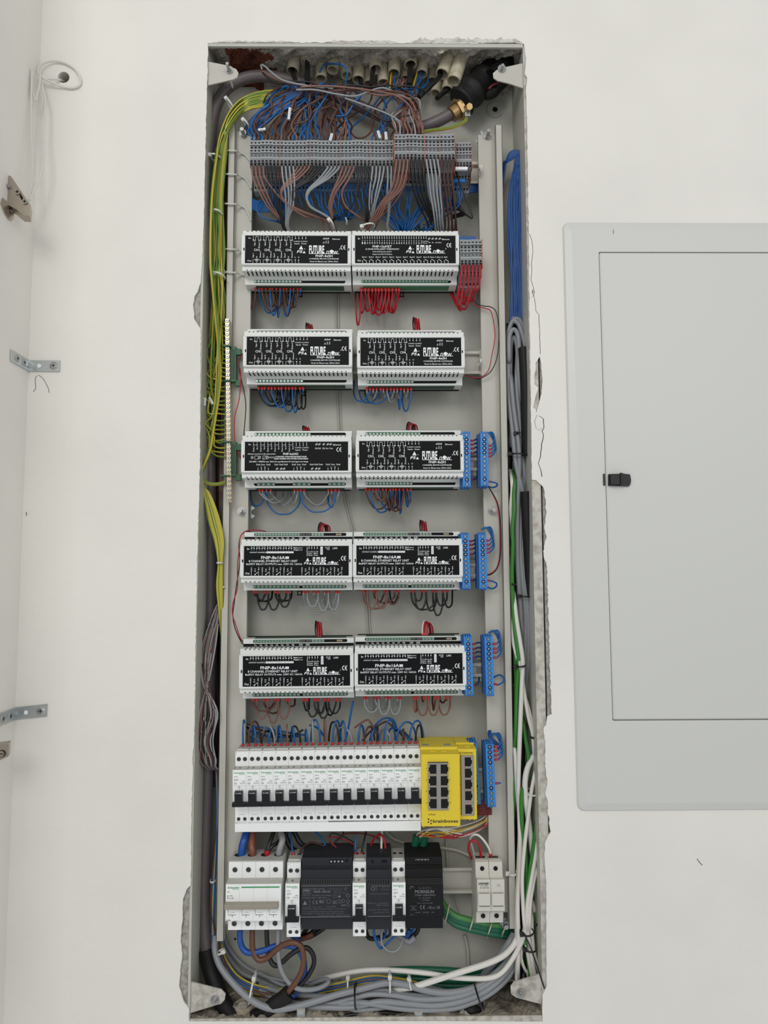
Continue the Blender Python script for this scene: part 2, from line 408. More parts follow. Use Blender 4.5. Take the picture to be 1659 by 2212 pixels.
# ------------------------------------------------------------------ steel box of the distribution board
box_ = empty('distribution_box', (0, 0, 1.35))
tag(box_, 'tall open grey steel distribution box sunk into the white wall', 'box')
def loc_build(b, name, parent, off, **k):
    o = b.build(name, parent, **k); o.location = (-off[0], -off[1], -off[2]); return o
OFF = (0, 0, 1.35)
b = MB(); zbt = BZT - 0.0; zbb = P(790, 2120, BACK).z
b.box(BXL, BXR, BACK, BACK + 0.0015, zbb, P(790, 189, BACK).z, 'steel_paint')
hp = P(1069, 238, BACK)
b.cyl((hp.x, BACK - 0.0006, hp.z), (0, -1, 0), 0.013, 0.0012, 'steel_paint', n=28)
b.cyl((hp.x, BACK - 0.0018, hp.z), (0, -1, 0), 0.0042, 0.0004, 'black_void', n=20)
for x, y in ((508, 2028), (1075, 812)):
    q = P(x, y, BACK); b.cyl((q.x, BACK - 0.0002, q.z), (0, -1, 0), 0.0016, 0.0004, 'black_void', n=12)
loc_build(b, 'back_panel', box_, OFF)
for nm, x0, x1, fx0, fx1 in (('side_panel', BXL - 0.0012, BXL, BXL - 0.0035, BXL), ('side_panel', BXR, BXR + 0.0012, BXR, BXR + 0.0128)):
    b = MB(); b.box(x0, x1, 0.003, BACK, BZB, BZT, 'steel_paint')
    fr = b
    b.box(fx0, fx1, 0.0022, 0.0036, BZB, BZT + 0.004, 'dusty_steel' if x0 > 0 else 'steel_paint')
    loc_build(b, nm, box_, OFF)
b = MB(); b.box(BXL, BXR, 0.0008, 0.0025, BZT - 0.0002, BZT + 0.0055, 'steel_paint'); b.box(BXL, BXR, 0.0025, 0.005, BZT, BZT + 0.0012, 'steel_paint')
loc_build(b, 'top_lip', box_, OFF)
b = MB(); zl = P(1060, 2203).z; b.box(BXL, BXR, 0.001, 0.003, zl - 0.006, zl + 0.004, 'dusty_steel'); loc_build(b, 'bottom_lip', box_, OFF)
# four corner lugs with their bolts
def bolt(parent, p, ax=(0, -1, 0), r=0.0045, L=0.010, m='chrome'):
    b = MB(); p = Vector(p); a = Vector(ax).normalized()
    b.cyl(p, a, r * 1.5, 0.0012, m, n=20); b.cyl(p + a * 0.0012, a, r, 0.0035, m, n=6, smooth=False)
    b.cyl(p + a * 0.0047, a, r * 0.55, L, m, n=14)
    o = b.build('bolt', parent); return o
LUG = [('upper left', [(449, 133), (490, 141), (510, 149), (515, 157), (513, 166), (505, 171), (449, 184)], (495, 152), 6),
       ('upper right', [(1132, 136), (1096, 144), (1073, 151), (1065, 158), (1066, 168), (1075, 174), (1100, 180), (1132, 191)], (1084, 149), 3),
       ('lower left', [(411, 2121), (478, 2138), (487, 2148), (485, 2160), (478, 2168), (409, 2189)], (464, 2160), 3),
       ('lower right', [(1173, 2102), (1110, 2122), (1103, 2131), (1104, 2147), (1115, 2155), (1172, 2170)], (1125, 2145), 4)]
for nm, poly, bc, LL in LUG:
    e = empty('corner_lug', P(*bc, 0.004)); tag(e, 'grey steel corner lug with bolt at the %s corner of the box' % nm, 'bracket', 'corner lugs of the box')
    b = MB(); b.slab([(P(x, y, 0.004).x, P(x, y, 0.004).z) for x, y in poly], 0.004, 0.0062, 'dusty_steel' if 'lower' in nm else 'rail_paint')
    o = b.build('plate', e, bevel=0.0004); o.location = -e.location
    q = P(*bc, 0.004); o = bolt(e, (q.x, 0.004, q.z), r=0.0042, L=0.004 if LL < 5 else 0.010); o.location = -e.location

# upright frame rails
def upright(nm, side, topy, boty, xs_top, xs_bot, label):
    """xs: strip left/right px; web spans towards the middle"""
    YS, YW = 0.034, 0.044
    sl, sr = (P(xs_top[0], topy, YS).x + P(xs_bot[0], boty, YS).x) / 2, (P(xs_top[1], topy, YS).x + P(xs_bot[1], boty, YS).x) / 2
    zt, zb = P(500, topy, YS).z, P(500, boty, YS).z
    e = empty('upright_rail', ((sl + sr) / 2, YS, zb)); tag(e, label, 'rail', 'upright frame rails')
    b = MB(); b.box(sl, sr, YS, YS + 0.0012, zb, zt, 'rail_paint')
    b.box(sr - 0.0012, sr, YS, YW, zb, zt, 'rail_paint') if side < 0 else b.box(sl, sl + 0.0012, YS, YW, zb, zt, 'rail_paint')
    b.box(sl, sl + 0.0012, YS, YS + 0.012, zb, zt, 'rail_paint') if side < 0 else b.box(sr - 0.0012, sr, YS, YS + 0.012, zb, zt, 'rail_paint')
    o = b.build('channel', e, bevel=0.0003); o.location = -e.location
    wx0, wx1 = (sr, sr + 0.0245) if side < 0 else (sl - 0.0250, sl)
    b = MB(); b.box(wx0 + (0 if side < 0 else .001), wx1 - (.0010 if side < 0 else 0), YW, YW + 0.0015, zb + 0.018, zt - 0.010, 'rail_paint')
    b.box(wx0 + (0.0235 if side < 0 else 0), wx0 + (0.0245 if side < 0 else 0.001), YW, YW + 0.009, zb + 0.018, zt - 0.010, 'rail_paint')
    if side > 0: b.box(sl - 0.0042, sl - 0.003, YW - 0.0008, YW, zb + 0.018, zt - 0.010, 'rail_paint')
    o = b.build('web', e); o.location = -e.location
    return e, (wx0 + wx1) / 2, YW
UL, xl_, yw = upright('l', -1, 262, 2033, (494, 508), (466, 484), 'long painted steel upright rail on the left side of the box')
UR, xr_, yw = upright('r', 1, 268, 2012, (1075, 1089), (1094, 1111), 'long painted steel upright rail on the right side of the box')
# threaded studs with nuts that hold the rails
for x, y, side in ((526, 291, -1), (1053, 294, 1), (522, 1105, -1), (1064, 1103, 1), (1090, 1993, 1)):
    Yb = 0.044
    e = empty('stud_bolt', P(x, y, Yb)); where = {291: 'top of the left upright', 294: 'top of the right upright', 1105: 'middle of the left upright', 1103: 'middle of the right upright', 1993: 'foot of the right upright'}[y]
    tag(e, 'zinc stud bolt with nut and washer at the ' + where, 'bolt', 'stud bolts of the frame')
    b = MB(); b.cyl((0, 0, 0), (0, -1, 0), 0.0068, 0.0012, 'chrome', n=24); b.build('washer', e)
    b = MB(); b.cyl((0, -0.0012, 0), (0, -1, 0), 0.0056, 0.0045, 'chrome', n=6, smooth=False); b.build('nut', e, bevel=0.0003)
    b = MB(); b.cyl((0, -0.0057, 0), (0, -1, 0.0), 0.0028, 0.009 if y < 300 else 0.004, 'chrome', n=14)
    for k in range(4): b.cyl((0, -0.007 - k * 0.002, 0), (0, -1, 0), 0.0031, 0.0008, 'chrome', n=14)
    b.build('threaded_end', e)
# butterfly clips behind the rails
for poly, where, YY in (([(538, 1092), (546, 1094), (550, 1098), (543, 1103), (543, 1110), (550, 1114), (545, 1120), (538, 1118)], 'left upright, halfway up', 0.062),
                    ([(1049, 1096), (1040, 1098), (1041, 1104), (1047, 1106), (1042, 1116), (1050, 1122), (1052, 1108)], 'right upright, halfway up', 0.062),
                    ([(1037, 284), (1041, 282), (1046, 290), (1042, 297), (1046, 302), (1047, 312), (1040, 308), (1028, 307), (1029, 301), (1036, 299), (1040, 292)], 'top of the right upright', 0.062),
                    ([(538, 286), (546, 288), (552, 300), (544, 306), (537, 300)], 'top of the left upright', 0.062)):
    b = MB(); b.slab([(P(x, y, YY).x, P(x, y, YY).z) for x, y in poly], YY, YY + 0.0014, 'zinc')
    tag(b.build('wing_clip', bevel=0.0004), 'zinc wing clip sticking out beside the ' + where, 'clip', 'wing clips of the frame')

# DIN rails
def din(y_c, xa, xb, lab, tilt=0.0, Y=0.052):
    a = P(xa, y_c, Y); c = P(xb, y_c, Y)
    e = empty('din_rail', ((a.x + c.x) / 2, Y, (a.z + c.z) / 2)); tag(e, lab, 'rail', 'mounting rails across the frame')
    e.rotation_euler = (0, -tilt, 0)
    L = (c.x - a.x) / 2; b = MB()
    b.box(-L, L, 0.0075, 0.0085, -0.0135, 0.0135, 'rail_paint')
    for s in (1, -1):
        b.box(-L, L, 0.001, 0.0085, s * 0.0135 - 0.0006, s * 0.0135 + 0.0006, 'rail_paint')
        b.box(-L, L, 0.0, 0.0012, min(s * .0135, s * .0175), max(s * .0135, s * .0175), 'rail_paint')
    b.build('rail_profile', e)
    for k in (-1, 1):
        b = MB(); b.box(k * (L - 0.006) - 0.003, k * (L - 0.006) + 0.003, -0.0012, 0.008, -0.019, 0.019, 'rail_paint'); b.build('rail_bracket', e)
for y, lab, t in ((372, 'beige mounting rail behind the grey terminal row at the top', 0), (567, 'mounting rail behind the upper pair of controllers', 0), (783, 'mounting rail behind the second pair of controllers', 0),
               (1003, 'mounting rail behind the third pair of controllers', 0), (1225, 'mounting rail behind the fourth pair of modules', 0), (1447, 'mounting rail behind the fifth pair of modules', 0.003),
               (1690, 'mounting rail behind the row of white breakers', 0.01), (1904, 'mounting rail carrying the main switch and fuse holder', 0)):
    din(y, 520, 1049 if y < 1300 else 1066, lab, t)

# ------------------------------------------------------------------ access panel on the right
e = empty('access_panel', P(1218, 1752)); tag(e, 'white enamelled steel access panel with black latch in the wall', 'access panel')
def zc(py): return P(1290, py).z
fx0 = (P(1218, 483).x + P(1242, 1750).x) / 2; fx1 = fx0 + 0.47; fz0, fz1 = P(1242, 1752).z, P(1219, 481).z
dx0 = (P(1290, 548).x + P(1320, 1555).x) / 2; dx1 = fx1 - (dx0 - fx0); dz0, dz1 = P(1320, 1555).z, P(1290, 548).z
def rr(x0, x1, z0, z1, r, n=6):
    o = []
    for cx, cz, a0 in ((x1 - r, z1 - r, 0), (x0 + r, z1 - r, 90), (x0 + r, z0 + r, 180), (x1 - r, z0 + r, 270)):
        for i in range(n + 1):
            a = math.radians(a0 + 90 * i / n); o.append((cx + r * math.cos(a), cz + r * math.sin(a)))
    return o
def ringstrip(b, A, ya, B, yb, m, smooth=True):
    n = len(A); vs = [(x, ya, z) for x, z in A] + [(x, yb, z) for x, z in B]
    b.add(vs, [(i, (i + 1) % n, (i + 1) % n + n, i + n) for i in range(n)], m, smooth)
b = MB()
A = rr(fx0, fx1, fz0, fz1, .010); B1 = rr(fx0 + .0022, fx1 - .0022, fz0 + .0022, fz1 - .0022, .009); B2 = rr(fx0 + .012, fx1 - .012, fz0 + .012, fz1 - .012, .006); I = rr(dx0, dx1, dz0, dz1, .002)
ringstrip(b, A, 0.0, B1, -0.0035, 'panel_enamel', False); ringstrip(b, B1, -0.0035, B2, -0.0062, 'panel_enamel', False)
ringstrip(b, B2, -0.0062, I, -0.0062, 'panel_enamel', False); ringstrip(b, I, -0.0062, I, 0.001, 'panel_enamel', False)
o = b.build('frame', e); o.location = -e.location
b = MB(); g = .0012; D1 = rr(dx0 + g, dx1 - g, dz0 + g, dz1 - g, .0025); D2 = rr(dx0 + g + .002, dx1 - g - .002, dz0 + g + .002, dz1 - g - .002, .002)
ringstrip(b, D1, 0.001, D1, -0.0052, 'panel_enamel', False); ringstrip(b, D1, -0.0052, D2, -0.0066, 'panel_enamel')
b.add([(x, -0.0066, z) for x, z in D2], [tuple(range(len(D2)))], 'panel_enamel')
dr = b.build('door', e); dr.location = -e.location
b = MB(); la = P(1313, 1051, -0.0066); lb = P(1361, 1024, -0.0066); w = lb.x - la.x; h = lb.z - la.z
b.slab([(0, 0.001), (w * .9, 0), (w * .97, h * .2), (w, h * .5), (w * .96, h * .95), (w * .7, h), (w * .58, h * 1.08), (w * .5, h), (w * .02, h * .98)], -0.0035, 0, 'latch_black')
b.box(w * .05, w * .47, -0.009, -0.0035, h * .1, h * .92, 'latch_black'); b.box(w * .47, w * .54, -0.0105, -0.0035, h * .05, h * 1.04, 'latch_black')
o = b.build('latch', dr, bevel=0.0008, loc=(la.x, -0.0066, la.z))
b = MB(); b.box(P(1299.6, 1035).x, P(1303.4, 1035).x, -0.0075, 0.0, P(1300, 1050).z, P(1300, 1025).z, 'latch_black'); o = b.build('catch', e); o.location = -e.location

# ------------------------------------------------------------------ fittings in the corner on the left
def angle_bracket(lab, yc, x_end, py_tilt, hh):
    """L-shaped bracket; one leg on the wall, the other on the side panel"""
    p = P((63 if yc < 1000 else 33), yc, 0); e = empty('angle_bracket', (XC, 0, p.z)); tag(e, lab, 'bracket', 'angle brackets in the corner')
    W = P(x_end, yc).x - XC
    b = MB(); b.slab([(0, -hh), (W, -hh + py_tilt), (W, hh + py_tilt), (0, hh)], -0.0022, 0, 'zinc')
    q = b.build('wall_leg', e, bevel=0.0003)
    for k, (fx, rr_) in enumerate(((0.36, .0028), (0.0, 0))):
        if rr_:
            b = MB(); b.cyl((W * fx, -0.0022, py_tilt * fx), (0, -1, 0), rr_ * 1.35, 0.0003, 'zinc', n=20); b.cyl((W * fx, -0.0025, py_tilt * fx), (0, -1, 0), rr_, 0.0002, 'ink_white', n=20); b.build('screw_hole', e)
    b = MB(); c = (W * .82, -0.0022, py_tilt * .8); b.cyl(c, (0, -1, 0), 0.0062, 0.0012, 'zinc', n=24, r2=0.005); b.cyl((c[0], -0.0034, c[2]), (0, -1, 0), 0.005, 0.0012, 'chrome', n=20, r2=0.0035)
    for a in (0, 1): b.box(c[0] - (.0025 if a else .0006), c[0] + (.0025 if a else .0006), -0.00475, -0.0045, c[2] - (.0006 if a else .0025), c[2] + (.0006 if a else .0025), 'ink_black')
    b.build('screw', e)
    L = 0.052; b = MB(); b.box(0, 0.0022, -L, 0, -hh, hh, 'zinc'); b.build('side_leg', e, bevel=0.0003)
    for yy in (-0.018, -0.037):
        b = MB(); b.cyl((0.0022, yy, 0), (1, 0, 0), 0.0055, 0.0014, 'chrome', n=20, r2=0.004); b.box(0.0036, 0.0038, yy - .0025, yy + .0025, -.0006, .0006, 'ink_black'); b.box(0.0036, 0.0038, yy - .0006, yy + .0006, -.0025, .0025, 'ink_black'); b.build('screw', e)
    b = MB(); b.cyl((0.0025, -0.0025, 0), (1, -1, 0), 0.005, 0.004, 'zinc', n=4, r2=0.001, smooth=False); b.build('stiffening_rib', e)
angle_bracket('zinc angle bracket in the left corner, the upper one beside the chest-high scribbles', 791, 130.5, -0.0003, 0.0080)
angle_bracket('zinc angle bracket in the left corner, the lower one tilted upward', 1541, 102.5, 0.0045, 0.0083)
# concealed hinges on the side panel
def hinge(lab, y_mid, Ys, full):
    p = P(20, y_mid, Ys); e = empty('cabinet_hinge', (XC, Ys, p.z)); tag(e, lab, 'hinge', 'cupboard hinges on the side panel')
    return e
# upper hinge: arm with base plate, drawn on the plane it stands out to
e = hinge('nickel concealed hinge with oval base plate on the side panel, upper left', 420, -0.055, True)
def hp_(x, y, Y): p = P(x, y, Y); return Vector((p.x, Y, p.z))
A0 = [(-14, 372), (24, 380), (67, 444), (65, 467), (50, 466), (34, 452), (-14, 425)]
b = MB(); Yh = -0.075
front = [hp_(x, y, Yh) for x, y in A0]; backp = [v + Vector((-0.0065, 0.017, 0)) for v in front]; n = len(A0)
b.add(front + backp, [tuple(range(n)), tuple(range(2 * n - 1, n - 1, -1))] + [(i, i + n, (i + 1) % n + n, (i + 1) % n) for i in range(n)], 'nickel')
o = b.build('arm', e, bevel=0.0006); o.location = -e.location
b = MB()
for x, y, r in ((38, 415, .0042), (54, 436, .0038)):
    c = hp_(x, y, Yh - 0.0004); b.cyl(c, (0, -1, 0), r, 0.0012, 'nickel', n=18); b.box(c.x - .0022, c.x + .0022, c.y - .0016, c.y - .0013, c.z - .0006, c.z + .0006, 'ink_black')
    b.box(c.x - .0006, c.x + .0006, c.y - .0016, c.y - .0013, c.z - .0022, c.z + .0022, 'ink_black')
o = b.build('adjusting_screws', e); o.location = -e.location
b = MB(); P4 = [hp_(x, y, Yh - 0.0006) for x, y in ((43, 417), (49, 425), (49, 435), (43, 426))]; b.add(P4, [(0, 1, 2, 3)], 'black_void')
o = b.build('slot', e); o.location = -e.location
b = MB(); poly = [(7, 428), (24, 443), (31, 456), (30, 470), (26, 477), (20, 474), (11, 460), (4, 440)]
def PX(px, py, xp):
    d = ROT @ Vector(((px - CX) / F_PX, -(py - CY) / F_PX, -1.0)); return CAM + d * ((xp - CAM.x) / d.x)
f2 = [PX(x, y, XC + 0.0022) for x, y in poly]; b2 = [v - Vector((0.0022, 0, 0)) for v in f2]; n = len(poly)
b.add(f2 + b2, [tuple(range(n)), tuple(range(2 * n - 1, n - 1, -1))] + [(i, i + n, (i + 1) % n + n, (i + 1) % n) for i in range(n)], 'nickel')
c = PX(23, 456, XC + 0.0022); b.cyl(c, (1, 0, 0), 0.0036, 0.0006, 'ink_black', n=14); b.cyl(c, (1, 0, 0), 0.0026, 0.0016, 'chrome', n=14)
o = b.build('base_plate', e); o.location = -e.location
b = MB(); c = hp_(2, 400, Yh - 0.003); b.tube([hp_(-14, 392, Yh - .002), hp_(5, 396, Yh - .002), hp_(22, 404, Yh - .002)], 0.0022, 'chrome', n=8, sub=3)
b.cyl(hp_(8, 417, Yh - .004), (0, -1, 0), 0.002, .001, 'ink_black', n=10); o = b.build('link', e); o.location = -e.location
e = hinge('nickel hinge arm with one screw at the lower left picture edge', 1627, -0.055, False)
b = MB(); A0 = [(-20, 1611), (20, 1606), (19, 1634), (-20, 1652)]; front = [hp_(x, y, Yh) for x, y in A0]; backp = [v + Vector((-0.0065, 0.017, 0)) for v in front]; n = 4
b.add(front + backp, [(0, 1, 2, 3), (7, 6, 5, 4)] + [(i, i + n, (i + 1) % n + n, (i + 1) % n) for i in range(n)], 'nickel')
o = b.build('arm', e, bevel=0.0006); o.location = -e.location
b = MB(); c = hp_(4, 1628, Yh - .0003); b.cyl(c, (0, -1, 0), 0.0045, 0.001, 'ink_black', n=18); b.cyl(c, (0, -1, 0), 0.0036, 0.0016, 'nickel', n=18); b.box(c.x - .0022, c.x + .0022, c.y - .0019, c.y - .0015, c.z - .0007, c.z + .0007, 'ink_black')
o = b.build('adjusting_screw', e); o.location = -e.location
# white cord out of the round hole
wire('cord', 'thin white cord looped through the round hole in the wall, hanging down to the hinge', None,
     '138,177,10 128,172,-3 100,170,-12 88,166,-14 82,153,-12 88,140,-9 105,133,-6 122,132,-4 142,137,-3 162,150,-3 173,168,-3 172,183,-3 158,190,-3 135,187,-4 112,178,-9 92,168,-14 87,160,-16 86,180,-20 80,206,-24 77,217,-26 72,205,-27 68,180,-28 69,150,-29 68,200,-31 67,270,-32 70,340,-34 68,400,-38 63,432,-44 72,415,-40 88,380,-34 95,335,-30 94,290,-26 97,250,-22 98,215,-19 92,190,-17 88,168,-14', 1.55, 'tie_white', cat='cord', n=8, sub=6)
# ------------------------------------------------------------------ controller modules with printed labels
class Ink:
    """prints in the photograph's own label units onto a plate of size w x h centred on the origin"""
    def __init__(s, b, fr, x0, x1, z0, z1, y, m='ink_white', flip=False):
        s.b = b; s.fr = fr; s.x0, s.x1, s.z0, s.z1 = x0, x1, z0, z1; s.y = y; s.m = m
        s.kx = (x1 - x0) / (fr[1] - fr[0]); s.kz = (z1 - z0) / (fr[3] - fr[2])
    def X(s, u): return s.x0 + (u - s.fr[0]) * s.kx
    def Z(s, v): return s.z1 - (v - s.fr[2]) * s.kz
    def t(s, txt, u0, u1, v, cap, bold=0.008, m=None, shear=0.0):
        if txt in ('1', 'I'): u0, u1 = u0 + (u1 - u0) * .3, u0 + (u1 - u0) * .65
        s.b.text(txt, s.X(u0), s.X(u1), s.Z(v), cap * s.kz, s.y, m or s.m, bold=bold, shear=shear)
    def r(s, txt, u, v0, v1, cap, m=None, bold=0.01):
        s.b.text(txt, s.Z(v1), s.Z(v0), s.X(u), cap * s.kx, s.y, m or s.m, rot=1, bold=bold)
    def line(s, u0, v0, u1, v1, w=2.2, m=None, dy=0.0):
        a = Vector((s.X(u0), s.y - dy, s.Z(v0))); c = Vector((s.X(u1), s.y - dy, s.Z(v1))); d = (c - a)
        if d.length < 1e-9: return
        n = Vector((-d.z, 0, d.x)).normalized() * (w * s.kz / 2)
        s.b.add([a + n, c + n, c - n, a - n], [(0, 1, 2, 3)], m or s.m)
    def rect(s, u0, u1, v0, v1, m=None, dy=0.0):
        s.b.add([(s.X(u0), s.y - dy, s.Z(v1)), (s.X(u1), s.y - dy, s.Z(v1)), (s.X(u1), s.y - dy, s.Z(v0)), (s.X(u0), s.y - dy, s.Z(v0))], [(0, 1, 2, 3)], m or s.m)
    def dot(s, u, v, r, m=None, n=10, dy=0.0):
        s.b.add([(s.X(u) + r * s.kz * math.cos(2 * math.pi * i / n), s.y - dy, s.Z(v) + r * s.kz * math.sin(2 * math.pi * i / n)) for i in range(n)], [tuple(range(n))], m or s.m)
    def arc(s, u, v, r, a0, a1, w, m=None, n=14):
        pr = None
        for i in range(n + 1):
            a = math.radians(a0 + (a1 - a0) * i / n); p = (u + r * math.cos(a), v - r * math.sin(a))
            if pr: s.line(*pr, *p, w=w, m=m)
            pr = p
    def poly(s, ps, m=None, dy=0.0): s.b.add([(s.X(u), s.y - dy, s.Z(v)) for u, v in ps], [tuple(range(len(ps)))], m or s.m)
    def ce(s, u0, u1, v, cap, m=None):
        r = cap / 2; w = cap * .16; s.arc(u0 + r, v, r * .9, 90, 270, w, m, 10); cc = u1 - r * .35
        s.arc(cc, v, r * .9, 90, 270, w, m, 10); s.line(cc - r * .85, v, cc - r * .1, v, w, m)
    def logo(s, u, v, k, ups, vps=None):
        """triangle mark and the maker's name"""
        s.t('FUTURE', u, u + 158 * k, v, 76 * k, bold=0.035)
        s.t('n', u + 177 * k, u + 210 * k, v + 22 * k, 52 * k, 0.0, shear=.25); s.dot(u + 234 * k, v + 22 * k, 18 * k, n=16)
        s.t('w', u + 254 * k, u + 303 * k, v + 22 * k, 52 * k, 0.0, shear=.25); s.dot(u + 319 * k, v - 3 * k, 4.5 * k)
        s.rect(u, u + 312 * k, v + 42 * k, v + 47 * k)
        vps = v if vps is None else vps
        s.poly([(ups + 45 * k, vps - 38 * k), (ups + 66 * k, vps + 2 * k), (ups + 22 * k, vps + 2 * k)])
        s.t('P5', ups, ups + 60 * k, vps + 24 * k, 26 * k, 0.02, shear=.2); s.poly([(ups + 76 * k, vps + 16 * k), (ups + 92 * k, vps + 40 * k), (ups + 60 * k, vps + 40 * k)])
        s.dot(ups + 81 * k, vps - 4 * k, 4 * k)
def led(k, u, v, s=1.0):
    for j in (0, 1):
        k.line(u - 10 * s + j * 9 * s, v + 10 * s, u + 2 * s + j * 9 * s, v - 10 * s, 3.5 * s)
    k.line(u - 14 * s, v + 2 * s, u + 14 * s, v + 2 * s, 2.5 * s)
def ink_motor(b, a):
    k = Ink(b, (463, 1528, 130, 412), *a)
    k.t('In', 498, 520, 155, 14); k.t('Out', 488, 530, 387, 15)
    for i, c in enumerate((585, 693, 803, 913)):
        n = str(i + 1)
        for d in (-38, -14, 14, 38): k.line(c + d, 131 if abs(d) > 20 else 142, c + d, 176); 
        k.line(c - 14, 142, c + 14, 142); k.line(c, 131, c, 142)
        for d in (-38, 38): k.dot(c + d, 175, 6)
        k.line(c - 38, 178, c - 12, 178, 4); k.line(c + 12, 178, c + 38, 178, 4)
        k.r('Up-' + n, c - 24, 190, 233, 15); k.r('Down-' + n, c + 23, 190, 256, 15)
        k.t('CH' + n, c - 30, c + 28, 276, 23)
        k.r('Up-' + n, c - 38, 312, 355, 14); k.r('Down-' + n, c + 36, 290, 355, 14); k.r('N', c, 341, 355, 11)
        k.line(c - 40, 376, c - 14, 376); k.line(c + 14, 376, c + 38, 376); k.line(c - 40, 376, c - 40, 412); k.line(c + 38, 376, c + 38, 412)
        k.arc(c, 378, 14, 0, 360, 3.2); k.t('M', c - 7, c + 7, 378, 12); k.line(c, 392, c, 412)
    for i, u in enumerate((985, 1020, 1056, 1092)): k.line(u, 131, u, 157); k.dot(u, 158, 5)
    k.t('12-24VDC', 968, 1034, 188, 11); k.t('12-24VDC', 1042, 1110, 188, 11); k.t('Inputs', 975, 1028, 210, 13); k.t('Power', 1048, 1102, 210, 13)
    for u in (1281, 1303, 1325): led(k, u, 158, .85)
    for u, t in ((1278, 'St'), (1302, 'Act'), (1325, 'Con')): k.r(t, u, 180 if t != 'St' else 190, 208, 13)
    k.t('Ethernet', 1370, 1447, 162, 14)
    k.logo(1127, 268, 1.0, 1000, 268); k.ce(1455, 1512, 248, 42)
    k.t('FNIP-4xSH', 1195, 1372, 335, 23, 0.016); k.t('4 CHANNEL MOTOR CONTROLLER', 1128, 1437, 364, 14); k.t('Power for Motors max. 230Vac 3A/ch', 1137, 1430, 392, 14)
    for u, t in ((985, 'L'), (1020, 'N')): k.t(t, u - 5, u + 5, 350, 14); k.dot(u, 378, 5); k.line(u, 378, u, 412)
def ink_thermo(b, a):
    k = Ink(b, (55, 918, 108, 338), *a)
    k.t('In', 80, 97, 132, 14); k.t('Out', 75, 105, 315, 15)
    for i in range(27):
        u = 118 + 21.05 * i; k.line(u, 109, u, 127, 2); k.dot(u, 129, 3.8)
        if i < 25: k.r('Com In'[(i % 2) * 4:(i % 2) * 4 + 3].strip(), u, 143, 155, 7); k.r(str(i // 2 + 1), u, 162, 178, 9)
    k.t('12-24VDC', 630, 684, 155, 8); k.t('Power', 638, 676, 169, 8)
    for u in (691, 721, 751, 781): led(k, u, 132, .8)
    k.t('Err', 688, 704, 164, 10); k.t('St', 716, 729, 164, 10); k.t('Act', 745, 763, 164, 10); k.t('Con', 769, 795, 164, 10)
    k.t('Ethernet', 800, 866, 137, 12); k.ce(841, 887, 187, 35)
    k.t('FNIP-12xMZT', 205, 370, 198, 18, 0.016); k.t('12 ZONE INTELLIGENT THERMOSTAT', 145, 434, 220, 12); k.t('WITH CUSTOM AUX OUTPUT', 205, 370, 242, 9); k.t('Outputs max 230V AC 3A/Zone', 203, 373, 262, 10)
    k.logo(582, 218, .79, 492, 222)
    for i in range(13):
        u = 118 + 58.4 * i; t = 'Zone %d' % (i + 1) if i < 12 else 'AUX'
        k.t(t, u - 4, u + (38 if i < 9 else 46) if i < 12 else u + 28, 286, 11); k.dot(u + 2, 318, 4); k.line(u + 2, 318, u + 2, 338, 2.4)
        k.line(u + 8, 303, u + 33, 318, 3.4); k.line(u + 34, 316, u + 34, 338, 3)
